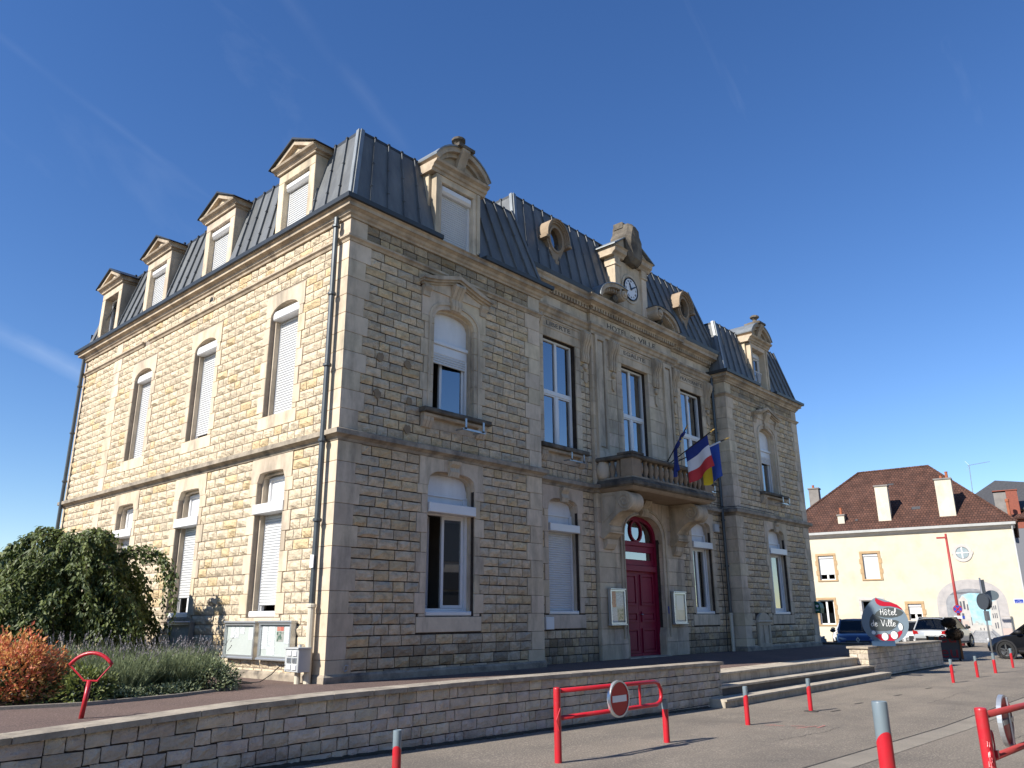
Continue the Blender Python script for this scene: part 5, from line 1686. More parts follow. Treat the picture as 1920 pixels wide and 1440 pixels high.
tipU = V((11.16, -2.0, 5.66)); T, d = flag_pole(tipU, 'blue and yellow Ukrainian flag half hidden behind the tricolour')
b = B(); b.tube([BASE.lerp(tipU, .55), BASE.lerp(tipU, .93)], .022, 8); b.obj('pole_sleeve', 'pole_white', T)
cloth(None, BASE.lerp(tipU, .60), BASE.lerp(tipU, .90), .95, ['flag_yellow', 'ua_blue'], T, .05, False, V((.10, .02, 0)))
tipE = V((9.62, -1.70, 5.76)); T, d = flag_pole(tipE, 'furled blue European flag wound round the leftmost balcony pole')
b = B()
pts, rad = [], []
for k in range(15):
    t = k / 14
    pts.append(BASE.lerp(tipE, .52 + .42 * t) + V((0, 0, -.03 - .02 * math.sin(t * 7)))); rad.append(.03 + .03 * abs(math.sin(t * 6)) * (1 - t * .6))
b.tube(pts, rad, 9)
b.obj('rolled_cloth', 'flag_blue', T, smooth=True)
cloth(None, BASE.lerp(tipE, .44), BASE.lerp(tipE, .60), .72, ['flag_blue'], T, .035, True, V((0, 0, 0)))
b = B()
for k in range(3):
    c = BASE.lerp(tipE, .62 + .08 * k) + V((-.03, -.05, -.03))
    b.ico(c, .022, 1)
b.obj('star', 'flag_yellow', T, kind='stuff')

# ---- notice boards
def notice_board(F, u0, u1, z0, z1, d, label, group, papers, alum='alu'):
    T = thing('notice_board', F((u0 + u1) / 2, d, z0), label, 'notice board', group)
    bx(F, u0 + .02, u1 - .02, .02, d, z0 + .02, z1 - .02, 'back_panel', 'board_back', T)
    frame_rect(F, u0, u1, z0, z1, .045, .03, d + .045, T, 'frame', alum)
    bx(F, u0 - .02, u1 + .02, .03, d + .07, z1 - .01, z1 + .03, 'top_trim', alum, T, .01)
    bx(F, u0 - .02, u1 + .02, .03, d + .07, z0 - .03, z0 + .01, 'bottom_trim', alum, T, .01)
    for (a, e, f, g, m) in papers:
        bx(F, a, e, d - .001, d + .004, f, g, 'paper', m, T)
    pane(F, u0 + .03, u1 - .03, z0 + .03, z1 - .03, d + .03, T, 'glass_clear')
    return T
# (u = y on the side wall: larger u is further left in view)
notice_board(FS, 2.10, 3.21, .36, .98, .09, 'sunlit glazed notice board, left of the pair, with three white sheets', 'notice boards on the side wall',
             [(2.88, 3.03, .70, .90, 'paper_print'), (2.72, 2.87, .70, .90, 'paper_print'), (2.52, 2.70, .78, .90, 'paper_print'), (2.17, 2.36, .68, .89, 'paper')])
notice_board(FS, .89, 1.95, .36, .99, .09, 'sunlit glazed notice board nearest the corner, full of notices', 'notice boards on the side wall',
             [(1.70, 1.90, .52, .92, 'paper_print'), (1.46, 1.68, .58, .93, 'paper_print'), (1.44, 1.70, .42, .57, 'paper_print'), (1.18, 1.40, .84, .91, 'paper_red'), (1.18, 1.40, .66, .83, 'paper_photo'), (.98, 1.14, .62, .92, 'paper_print')])
notice_board(FS, 4.66, 5.64, .40, .98, .09, 'empty grey notice board in the shade behind the weeping tree', 'notice boards on the side wall', [], 'steel')
notice_board(FC, 8.74, 9.40, .86, 1.72, .07, 'notice board with orange posters left of the burgundy door', 'notice boards beside the door',
             [(8.79, 9.02, 1.28, 1.67, 'paper_red'), (9.04, 9.35, 1.30, 1.67, 'paper_print'), (8.80, 9.06, .92, 1.25, 'paper_print'), (9.08, 9.34, .92, 1.25, 'paper_photo')])
notice_board(FC, 11.80, 12.46, .86, 1.70, .07, 'notice board with white sheets right of the burgundy door', 'notice boards beside the door',
             [(12.02, 12.40, 1.22, 1.62, 'paper'), (11.85, 12.0, 1.40, 1.62, 'paper_print'), (12.1, 12.4, .92, 1.16, 'board_back')])
pl = tag(bx(FC, 11.66, 11.76, .0, .02, 1.12, 1.32, 'blue_plate', 'sign_blue', None), 'small blue plate on the stone beside the right notice board', 'sign')
# ---- power cabinet on a post, with its lead
T = thing('power_cabinet', (-.35, .4, -.05), 'grey socket cabinet on a short post beside the cream downpipe', 'cabinet')
FCAB = Fr((-.16, .4, 0), (0, 1, 0), (-1, 0, 0))
bx(FCAB, -.2, .2, 0, .24, .19, .56, 'housing', 'grey_box', T, .01)
bx(FCAB, -.22, .22, -.01, .26, .56, .585, 'lid', 'grey_box', T)
b = B(); b.tube([(-.26, .4, -.05), (-.26, .4, .19)], .05, 10); b.obj('post', 'pipe_cream', T)
for k in range(2):
    for j in range(3):
        bx(FCAB, -.16 + k * .16, -.05 + k * .16, .24, .262, .23 + j * .11, .31 + j * .11, 'socket', 'sign_white' if j != 1 else 'steel', T, .008)
b = B(); b.tube([FCAB(-.05, .12, .585), FCAB(-.05, .12, .63)], .03, 8); b.obj('cap', 'grey_box', T)
b = B(); b.tube([(-.43, .52, .30), (-.50, .56, .30), (-.58, .7, .15), (-.62, .95, .03), (-.66, 1.15, .012), (-.6, 1.6, .012), (-.85, 1.9, .012), (-1.0, 1.3, .012), (-.75, 1.0, .012), (-.7, 1.4, .012)], .008, 5)
tag(b.obj('power_lead', 'black_paint', None), 'thin dark lead trailing from the socket cabinet onto the paving', 'cable')
# ---- defibrillator box on the far corner
T = thing('defibrillator_box', (21.3, -.1, 1.1), 'green rounded defibrillator cabinet on the far corner of the front', 'cabinet')
mat('green_box', (0.012, 0.10, 0.06), rough=0.4)
FD_ = Fr((21.02, -.03, 0), (1, 0, 0), (0, -1, 0))
b = B(); b.prism_u(FD_, [(0, 1.12), (.18, 1.12), (.20, 1.3), (.17, 1.45), (.08, 1.52), (0, 1.54)], 0, .34); b.obj('housing', 'green_box', T)
text_mesh('DAE', .07, Fr((21.0, -.03, 0), (0, -1, 0), (-1, 0, 0)), .1, 1.2, .022, 'lettering', 'sign_white', T)
b = B(); b.prism(Fr((21.0, -.03, 0), (0, -1, 0), (-1, 0, 0)), [(.04, 1.38), (.07, 1.42), (.1, 1.39), (.13, 1.42), (.16, 1.38), (.1, 1.30)], .02, .025); b.obj('heart_mark', 'sign_white', T)

# ================================================================ STREET FURNITURE
def bollard(x, y, label, h=.57, r=.039, group='red and grey bollards', lean=0.0):
    z = road_z(x, y)
    T = thing('bollard', (x, y, z), label, 'bollard', group)
    F = Fr((x, y, z - .02), (1, 0, 0), (0, 1, 0))
    n = 18
    # the colour changes along a slanted line that rises to one side
    cut = [h * .70 + .045 * (r / .039) * math.cos(2 * PI * k / n + 2.4) for k in range(n)]
    ring = lambda b, zz, rr=r: [b.av((x + rr * math.cos(2 * PI * k / n), y + rr * math.sin(2 * PI * k / n), z + (zz[k] if isinstance(zz, list) else zz))) for k in range(n)]
    b = B(); a, c = ring(b, -.03), ring(b, cut)
    for k in range(n): b.face((a[k], a[(k + 1) % n], c[(k + 1) % n], c[k]))
    b.obj('red_sleeve', 'red_paint', T, smooth=True, recalc=True)
    b = B(); a, c, e, f = ring(b, cut, r), ring(b, h - .012), ring(b, h, r * .93), ring(b, h - .006, r * .8)
    for p, q in ((a, c), (c, e), (e, f)):
        for k in range(n): b.face((p[k], p[(k + 1) % n], q[(k + 1) % n], q[k]))
    b.face(f)
    o = b.obj('grey_top', 'grey_paint', T, smooth=True); smooth_by_angle(o, 40)
    return T
bollard(4.17, -5.47, 'red bollard with grey top in front of the left end of the steps')
T = bollard(6.82, -5.40, 'red bollard on a flat base plate in front of the middle of the steps', .565)
b = B(); b.lathe((6.82, -5.4, road_z(6.8)), [(.13, 0), (.13, .012), (.05, .018)], 14); b.obj('base_plate', 'joint_dark', T)
bollard(15.27, -5.69, 'red bollard nearest the pale low wall, first of the far row')
bollard(17.62, -5.73, 'red bollard second in the far row, left of the sign pole', .56)
bollard(22.82, -5.61, 'farthest red bollard, in front of the wheel of the black car', .60)
bollard(-3.30, -5.86, 'red bollard in front of the long retaining wall, cut by the bottom edge')
bollard(-1.56, -9.44, 'thick near bollard with long grey top, left of the right-edge barrier', .92, .057)
# metal stubs of removed bollards, flush in the asphalt
for i, (x, y) in enumerate(((7.17, -5.70), (8.73, -5.57), (10.9, -5.65), (13.11, -5.67))):
    z = road_z(x)
    b = B(); b.hexa([V((x + p, y + q, z + dz)) for dz in (-.01, .006) for p, q in ((-.17, -.02), (.17, -.05), (.18, .0), (-.16, .03))])
    tag(b.obj('ground_socket', 'joint_dark', None), ('dark flush bollard socket just right of the base-plate bollard', 'dark flush bollard socket second from the base-plate bollard', 'dark flush bollard socket third from the base-plate bollard', 'dark flush bollard socket nearest the far bollard row')[i], 'socket', 'bollard sockets in the asphalt')
mat('pink_spray', (0.60, 0.20, 0.17), (0.24, 0.19, 0.16), scale=30, rough=0.95)
b = B()
for p, q in (((4.35, -5.66), (4.45, -5.95)), ((4.5, -6.02), (4.62, -6.2)), ((4.3, -6.2), (4.75, -6.33)), ((4.55, -6.42), (4.9, -6.40)), ((4.42, -5.72), (4.5, -5.78))):
    u = (V(q) - V(p)).normalized() * .0; nn = V((-(q[1] - p[1]), q[0] - p[0])).normalized() * .018
    z = road_z(4.5) + .004
    b.poly([(p[0] - nn.x, p[1] - nn.y, z), (q[0] - nn.x, q[1] - nn.y, z), (q[0] + nn.x, q[1] + nn.y, z), (p[0] + nn.x, p[1] + nn.y, z)])
tag(b.obj('spray_marks', 'pink_spray', None, kind='stuff', recalc=False), 'faint pink spray-paint surveyor marks on the asphalt', 'marking')

def sign_disc(T, F, r, face, rim='alu', th=.02, name='sign_disc'):
    """F.N is the facing direction, F.O the disc centre"""
    N = 36
    c = [(r * math.cos(2 * PI * k / N), r * math.sin(2 * PI * k / N)) for k in range(N)]
    b = B(); b.prism(F, [(u * .93, z * .93) for u, z in c], -th, .004); b.obj(name, face, T)
    b = B(); b.ring(F, c, [(u * .91, z * .91) for u, z in c], -th - .01, .012); b.obj('sign_rim', rim, T)
# ---- left barrier with the no-entry sign
zg = road_z(0)
T = thing('swing_barrier', (.4, -5.61, zg), 'red swing barrier with a no-entry sign in front of the retaining wall', 'barrier')
def capped_post(T, x, y, z0, z1, r, m, name='post'):
    b = B(); b.lathe((x, y, z0), [(r, 0), (r, z1 - z0 - .02), (r * .97, z1 - z0 - .006), (r * .8, z1 - z0), (.01, z1 - z0 + .004)], 18); o = b.obj(name, m, T); smooth_by_angle(o, 50)
capped_post(T, -.745, -5.61, zg - .03, .275, .042, 'red_paint')
capped_post(T, 1.54, -5.61, road_z(1.5) - .03, -.02, .042, 'red_paint', 'end_post')
b = B(); b.lathe((1.54, -5.61, -.14), [(.0425, 0), (.044, .01), (.044, .12), (.02, .125)], 16); b.obj('grey_sleeve', 'grey_paint', T)
b = B(); b.tube([(-.72, -5.61, .235), (1.30, -5.61, .215), (1.40, -5.61, .195), (1.46, -5.61, .12), (1.465, -5.61, .02), (1.43, -5.61, -.04), (1.33, -5.61, -.07), (-.72, -5.61, -.055)], .026, 10); o = b.obj('rail_loop', 'red_paint', T, smooth=True)
b = B(); b.tube([(.955, -5.61, .21), (.955, -5.61, -.065)], .016, 8); b.obj('strut', 'red_paint', T)
FN = Fr((.42, -5.655, .07), (1, 0, 0), (-.0, -1, 0))
sign_disc(T, FN, .215, 'sign_red')
bx(FN, -.15, .15, .005, .009, -.035, .04, 'white_bar', 'sign_white', T)
b = B()
for s, y in ((-1, -5.68), (1, -5.54)):
    b.tube([(-.745 + s * .03, y, .06), (-.745 + s * .10, y, -.06), (-.745 + s * .075, y, -.12)], .007, 5)
    b.tube([(-.745 + s * .075, y, -.12), (-.745 + s * .06, y, -.17)], .012, 5)
b.obj('chain', 'red_paint', T, kind='stuff')
# ---- right barrier, cut by the frame
zg = road_z(0)
T = thing('swing_barrier', (.6, -9.9, zg), 'red swing barrier at the right edge, its round sign seen from behind', 'barrier')
capped_post(T, -.59, -9.9, zg - .03, .325, .047, 'red_paint')
b = B(); b.tube([(-.55, -9.9, .262), (2.0, -9.93, .19), (2.08, -9.93, .15), (2.1, -9.93, -.05), (2.0, -9.93, -.13), (-.55, -9.9, -.06)], .027, 10); b.obj('rail_loop', 'red_faded', T, smooth=True)
capped_post(T, 2.16, -9.93, zg - .03, .0, .047, 'red_paint', 'end_post')
FN = Fr((.53, -9.82, .12), (-1, 0, 0), (.25, 1, 0))
sign_disc(T, FN, .22, 'sign_red')
bx(FN, -.15, .15, .005, .009, -.035, .04, 'white_bar', 'sign_white', T)
b = B(); b.box(FN, -.2, .2, -.04, -.022, -.02, .02); b.tube([FN(.0, -.05, -.2), FN(.0, -.05, .2)], .012, 6); b.obj('sign_bracket', 'steel', T)
b = B()
for k in range(13):
    t = k / 12
    c = V((-.63 - .10 * math.sin(PI * t) * 1.0 - .02, -9.93, .06 - .30 * math.sin(PI * t * .9) - .02 * t))
    nx = V((-.63 - .10 * math.sin(PI * (t + .08)) - .02, -9.93, .06 - .30 * math.sin(PI * (t + .08) * .9)))
    a = (nx - c).normalized() if (nx - c).length else V((0, 0, 1))
    p = a.orthogonal() if k % 2 else a.cross(a.orthogonal())
    b.tube([c + a * .02 + p * .006, c - a * .02 + p * .006, c - a * .02 - p * .006, c + a * .02 - p * .006, c + a * .02 + p * .006], .0035, 4, False)
b.obj('chain', 'red_paint', T, kind='stuff')
b = B(); b.tube([(-.53, -9.93, .06), (-.51, -9.93, .13), (-.49, -9.93, .145), (-.465, -9.93, .12), (-.465, -9.93, .03), (-.48, -9.93, .0)], .006, 6); b.obj('shackle', 'red_paint', T)
b = B(); b.box(WORLD, -.49, -.445, -9.95, -9.91, -.06, .0); b.obj('padlock', 'red_paint', T)

# ---- red fan-shaped hoop in the garden
T = thing('fan_hoop', (-4.29, -1.43, -.04), 'red tubular fan-shaped hoop on a leaning post in front of the shrubs', 'garden marker')
FHp = Fr((-4.29, -1.43, 0), (.66, -.75, 0), (-.75, -.66, 0))
b = B(); b.tube([FHp(-.03, 0, -.06), FHp(.01, 0, .37)], .028, 12); b.obj('post', 'red_paint', T, smooth=True)
arc = [FHp(.215 * math.sin(t) / math.sin(.8) * 1.1 , 0, .30 + .375 * math.cos(t) / 1.0) for t in [-.86 + 1.72 * k / 12 for k in range(13)]]
b = B(); b.tube(arc, .022, 8); b.obj('arc_bar', 'red_paint', T, smooth=True)
b = B(); b.tube([arc[0], FHp(-.06, 0, .375)], .010, 6); b.obj('stay', 'red_paint', T)
b = B(); b.tube([arc[-1], FHp(.10, 0, .365)], .010, 6); b.obj('stay', 'red_paint', T)
b = B(); b.tube([FHp(-.07, 0, .37), FHp(.11, 0, .365)], .010, 6); b.obj('cross_bar', 'red_paint', T)

# ---- round town hall sign on the short wall
mat('sign_slate', (0.17, 0.225, 0.27), (0.155, 0.205, 0.25), scale=2, rough=0.45)
mat('sign_charcoal', (0.065, 0.075, 0.075), rough=0.5)
mat('sign_crimson', (0.40, 0.006, 0.025), rough=0.4)
mat('sign_letter', (0.78, 0.79, 0.78), rough=0.5)
SGO = V((17.0, -3.66, .20))
T = thing('town_hall_sign', SGO, 'round grey sign reading Hotel de Ville with a red flourish, on the short wall', 'sign')
FG = Fr(SGO + V((0, 0, .64)), (.343, -.939, 0), (-.939, -.343, 0))
R0 = .63
N = 48
def outl():
    p = []
    for k in range(N):
        a = PI / 2 + 2 * PI * k / N   # counter-clockwise from the top
        r = R0
        p.append((r * math.cos(a), r * .97 * math.sin(a)))
    return p
# tear-drop: circle with a raised lip at upper left
o2 = []
for u, z in outl():
    if z > .30 and u < .42:
        k = max(0.0, 1 - abs(u + .20) / .42)
        z = z + .12 * k ** 1.6 if u < -.18 else z + .13 * max(0, 1 - (u + .18) / .5) ** 2.2
    o2.append((u, z))
b = B(); b.prism(FG, o2, -.05, .0); b.obj('plate', 'sign_slate', T)
b = B(); b.prism(FG, [(-.17, .70), (-.08, .64), (.05, .585), (.22, .565), (.38, .50), (.49, .395), (.52, .34), (.38, .41), (.20, .455), (.02, .455), (-.08, .475), (-.155, .53), (-.19, .62)], .0, .006); b.obj('red_flourish', 'sign_crimson', T)
ci = [(.05 + .47 * math.cos(2 * PI * k / 40), -.07 + .47 * math.sin(2 * PI * k / 40)) for k in range(40)]
b = B(); b.prism(FG, [(-.27, .20)] + [(-.18, .30), (-.05, .38), (.12, .425), (.3, .40), (.47, .335), (.53, .27), (.46, .20), (.34, .155), (.2, .13), (0, .135), (-.16, .17), (-.25, .215)][0:], 0, .007); b.obj('upper_field', 'sign_charcoal', T)
b = B(); b.prism(FG, [(-.30, .24), (-.38, .14), (-.425, 0), (-.43, -.12), (-.40, -.21), (-.2, -.245), (0, -.25), (.15, -.22), (.28, -.13), (.38, .02), (.30, .06), (.1, .08), (-.08, .12), (-.2, .18)], 0, .005); b.obj('lower_field', 'sign_charcoal', T)
b = B(); b.prism(FG, [(-.33, -.38), (-.22, -.335), (0, -.345), (.2, -.33), (.34, -.26), (.44, -.20), (.42, -.30), (.32, -.43), (.17, -.52), (0, -.545), (-.18, -.50)], 0, .004); b.obj('red_crescent', 'sign_crimson', T)
for (u, z, rx, rz) in ((-.05, -.40, .085, .105), (.20, -.36, .09, .11), (.40, -.13, .055, .10), (-.34, -.29, .055, .055)):
    b = B(); b.prism(FG, [(u + .012 + rx * 1.16 * math.cos(2 * PI * k / 20), z + .004 + rz * 1.1 * math.sin(2 * PI * k / 20)) for k in range(20)], 0, .008); b.obj('disc_outline', 'sign_charcoal', T)
    b = B(); b.prism(FG, [(u + rx * math.cos(2 * PI * k / 20), z + rz * math.sin(2 * PI * k / 20)) for k in range(20)], 0, .011); b.obj('white_disc', 'sign_letter', T)
# hand-lettered strokes
ST = {'H': [[(.05, .95), (.12, .85), (.1, .05)], [(.0, .52), (.25, .5), (.5, .56)], [(.52, 1.0), (.46, .6), (.5, .0)]],
      'o': [[(.25, .55), (.08, .45), (.06, .15), (.22, 0), (.38, .15), (.38, .42), (.25, .55)]],
      'ô': [[(.25, .55), (.08, .45), (.06, .15), (.22, 0), (.38, .15), (.38, .42), (.25, .55)], [(.08, .72), (.24, .9), (.4, .72)]],
      't': [[(.25, .95), (.2, .2), (.28, 0), (.42, .08)], [(.02, .62), (.48, .66)]],
      'e': [[(.06, .28), (.38, .34), (.34, .52), (.18, .54), (.06, .35), (.1, .08), (.25, 0), (.44, .12)]],
      'l': [[(.08, .2), (.3, .7), (.32, .98), (.2, 1.02), (.12, .7), (.12, .15), (.22, 0), (.38, .1)]],
      'd': [[(.38, .48), (.2, .52), (.05, .3), (.1, .03), (.28, .05), (.4, .3), (.42, 1.0), (.4, .2), (.5, .02)]],
      'V': [[(.0, .98), (.12, .9), (.3, .02), (.42, .3), (.6, 1.0)]],
      'i': [[(.12, .55), (.12, .1), (.2, 0), (.32, .1)], [(.12, .74), (.14, .78)]]}
def hand_letters(word, u, z, h, name, adv=.5):
    b = B()
    for ch in word:
        if ch == ' ':
            u += h * .5; continue
        wdt = {'H': .62, 'V': .66, 't': .5, 'i': .32, 'l': .36, 'ô': .46, 'e': .44, 'd': .52}.get(ch, .5)
        for s in ST[ch]:
            # smooth the stroke a little
            q = []
            for i in range(len(s) - 1):
                for k in range(4):
                    t = k / 4
                    q.append((s[i][0] + (s[i + 1][0] - s[i][0]) * t, s[i][1] + (s[i + 1][1] - s[i][1]) * t))
            q.append(s[-1])
            b.tube([FG(u + x * h, .012, z + y * h) for x, y in q], h * .048, 5)
        u += wdt * h
    b.obj(name, 'sign_letter', T)
hand_letters('Hôtel', -.10, .20, .185, 'lettering_upper')
hand_letters('de Ville', -.385, -.115, .185, 'lettering_lower')
b = B(); b.box(FG, -.22, .2, -.06, .02, -.66, -.56); b.obj('foot', 'sign_slate', T)
mat('dark_blue_cover', (0.02, 0.045, 0.085), rough=0.5)
b = B(); b.prism_u(Fr((16.35, -3.75, .20), (.343, -.939, 0), (-.939, -.343, 0)), [(-.2, 0), (.2, 0), (.12, .10), (0, .14), (-.12, .1)], -.30, .30)
tag(b.obj('flood_light', 'dark_blue_cover', None), 'low dark floodlight housing on the wall left of the round sign', 'floodlight')

# ---- planter with a dead topiary
T = thing('planter', (26.3, -2.9, -.56), 'dark square planter with cut-off red letters and wooden edges', 'planter')
mat('planter_grey', (0.045, 0.052, 0.06), rough=0.6)
mat('planter_wood', (0.20, 0.085, 0.03), (0.14, 0.06, 0.02), scale=6, rough=0.7)
mat('planter_red', (0.22, 0.012, 0.02), rough=0.5)
FPa = Fr((26.3, -2.9, road_z(26.3)), (.55, -.83, 0), (-.83, -.55, 0))
bx(FPa, -.42, .42, -.84, 0, .08, .86, 'box', 'planter_grey', T)
for u in (-.44, .44):
    bx(FPa, u - .035, u + .035, -.03, .03, .05, .88, 'corner_batten', 'planter_wood', T)
    bx(FPa, u - .035, u + .035, -.86, -.80, .05, .88, 'corner_batten', 'planter_wood', T)
for u in (-.36, .0, .36):
    bx(FPa, u - .03, u + .03, -.1, -.02, .0, .09, 'foot', 'black_paint', T)
text_mesh('eu', .62, FPa, 0, .66, .004, 'lettering', 'planter_red', T, .002, width=.62)
text_mesh('eu', .62, FPa, 0, .12, .004, 'lettering', 'planter_red', T, .002, width=.62)
bx(FPa, -.46, .46, -.88, .02, .86, 1.05, 'rim_mask', 'planter_grey', T) if False else None
FPs = Fr((26.3, -2.9, road_z(26.3)), (-.83, -.55, 0), (-.55, .83, 0))
bx(FPa, -.40, .40, -.82, -.02, .80, .84, 'soil', 'soil', T)
mat('dead_leaf', (0.020, 0.014, 0.009), (0.035, 0.022, 0.012), scale=20, rough=0.95)
T = thing('topiary', (26.0, -3.2, .2), 'dark brown topiary of two balls above the planter', 'shrub')
def twig_ball(c, r, name):
    b = B()
    for k in range(900):
        d = V((random.gauss(0, 1), random.gauss(0, 1), random.gauss(0, 1))).normalized()
        p = V(c) + V((d.x, d.y, d.z * .72)) * r * random.uniform(.8, 1.03)
        e = d.orthogonal().normalized() * .035
        f = d.cross(e).normalized() * .02 + d * random.uniform(-.02, .02)
        b.poly([p - e, p - f, p + e, p + f])
    b.ico(c, r * .86, 2, .04, (1, 1, .72))
    b.obj(name, 'dead_leaf', T, recalc=False)
twig_ball((25.95, -3.12, .74), .26, 'upper_ball'); twig_ball((26.1, -3.22, .34), .32, 'lower_ball')
b = B(); b.tube([(26.3, -3.4, .2), (26.1, -3.2, .3), (25.95, -3.12, .75)], .03, 6); b.obj('stem', 'planter_wood', T)

# ---- traffic sign pole at the far bollard row
zg = road_z(19.7)
T = thing('sign_pole', (19.72, -5.74, zg), 'grey traffic sign pole with edge-on round sign rising from a red bollard', 'traffic sign')
capped_post(T, 19.72, -5.74, zg - .02, zg + .38, .043, 'red_paint', 'red_sleeve')
b = B(); b.lathe((19.72, -5.74, zg + .38), [(.0435, 0), (.0435, .17), (.03, .18)], 16); b.obj('grey_sleeve', 'grey_paint', T)
b = B(); b.tube([(19.72, -5.74, zg), (19.72, -5.74, 2.12)], .026, 10); b.obj('pole', 'steel', T, smooth=True)
mat('sign_dark', (0.05, 0.06, 0.075), rough=0.5)
FQ = Fr((19.72, -5.74, 0), (-.80, -.60, 0), (.60, -.80, 0))
bx(FQ, -.11, .15, .03, .05, 1.66, 2.06, 'arrow_plate', 'sign_dark', T)
b = B(); b.prism(FQ, [(.0, 1.74), (.04, 1.74), (.04, 1.9), (.08, 1.9), (.02, 1.98), (-.04, 1.9), (0, 1.9)], .05, .055); b.obj('arrow_mark', 'steel', T)
FQ2 = Fr((19.72, -5.74, 1.42), (-.30, -.95, 0), (-.95, .30, 0))
FQ3 = Fr((19.70, -5.77, 1.42), (.62, .78, 0), (.78, -.62, 0))
sign_disc(T, Fr(FQ3.O + FQ3.N * .05, FQ3.U, FQ3.N), .24, 'sign_dark', 'sign_dark')
sign_disc(T, Fr(FQ3.O - FQ3.N * .06, -FQ3.U, -FQ3.N), .24, 'sign_dark', 'sign_dark', name='sign_back')
bx(FQ3, -.06, .06, -.04, .05, .86 - 1.42, 1.14 - 1.42, 'bracket_box', 'steel', T)
FQ4 = Fr((19.95, -5.95, 1.60), (.70, -.71, 0), (-.71, -.70, 0))
b = B(); b.prism(FQ4, [(.22 * math.cos(2 * PI * k / 24), .15 * math.sin(2 * PI * k / 24)) for k in range(24)], -.02, 0); b.obj('street_mirror', 'grey_paint', T)

# ---- red lamp post
T = thing('street_lamp', (44.75, .98, road_z(44)), 'slim red lamp post with a flat lamp head in front of the pale yellow house', 'lamp post')
b = B(); b.tube([(44.75, .98, -.75), (44.75, .98, 5.72)], .095, 10, True, .065); b.obj('post', 'red_faded', T, smooth=True)
b = B(); b.box(Fr((44.75, .98, 0), (-.2, .98, 0), (-.98, -.2, 0)), -.02, .52, -.08, .08, 5.44, 5.54); b.obj('lamp_head', 'red_faded', T)
FL = Fr((44.62, .95, 1.34), (.2, -.98, 0), (-.98, -.2, 0), 1.25)
sign_disc(T, Fr(FL.O, FL.U, FL.N), .24, 'sign_red', 'sign_red')
b = B(); b.prism(FL, [(.17 * math.cos(2 * PI * k / 24), .17 * math.sin(2 * PI * k / 24)) for k in range(24)], .004, .008); b.obj('blue_field', 'sign_blue', T)
for a in (PI / 4, -PI / 4):
    b = B(); c_, s_ = math.cos(a), math.sin(a)
    b.prism(FL, [(c_ * p - s_ * q, s_ * p + c_ * q) for p, q in ((-.18, -.025), (.18, -.025), (.18, .025), (-.18, .025))], .008, .012); b.obj('red_cross_bar', 'sign_red', T)
bx(FL, -.20, .24, .0, .006, -.42, -.30, 'plate', 'sign_white', T)
bx(FL, .13, .24, .006, .010, -.42, -.30, 'plate_symbol', 'sign_blue', T)
text_mesh('SAUF', .09, FL, -.04, -.39, .007, 'lettering', 'black_paint', T, .001, width=.28)
# ================================================================ PALE YELLOW HOUSE
HU = V((-0.16964421, 0.98550537, 0)); HN = V((-0.98550537, -0.16964421, 0))
HA = V((51.445, -1.421, 0))
FH = Fr(HA, HU, HN, 1.25, -.2625)      # u grows to the left in view, d towards the viewer
mat('render_yellow', (0.60, 0.535, 0.405), (0.56, 0.50, 0.375), scale=0.8, rough=0.9, bump=0.15, bscale=30, stain=(0.42, 0.365, 0.265), stain_amt=0.6, stain_scale=0.9)
mat('render_grey', (0.16, 0.165, 0.18), rough=0.9)
mat('ochre_stone', (0.46, 0.31, 0.165), (0.38, 0.26, 0.145), scale=2, rough=0.85)
mat('pale_stone', (0.52, 0.48, 0.44), (0.44, 0.41, 0.38), scale=2, rough=0.85)
mat('gutter_pale', (0.52, 0.52, 0.50), (0.44, 0.44, 0.42), scale=2, rough=0.5)
mat('chimney_render', (0.66, 0.60, 0.47), (0.56, 0.50, 0.39), scale=1.2, rough=0.9, stain=(0.3, 0.27, 0.22), stain_amt=.4, stain_scale=1.4, streak=.4)
mat('chimney_grey', (0.24, 0.22, 0.20), (0.17, 0.155, 0.14), scale=1.5, rough=0.9)
mat('terracotta', (0.36, 0.12, 0.06), (0.28, 0.09, 0.045), scale=4, rough=0.85)
mat('brick_red', (0.27, 0.085, 0.055), (0.20, 0.065, 0.045), scale=9, rough=0.9)
mat('slate_roof', (0.075, 0.075, 0.078), (0.05, 0.05, 0.053), scale=6, rough=0.8, bump=.8, bscale=10)
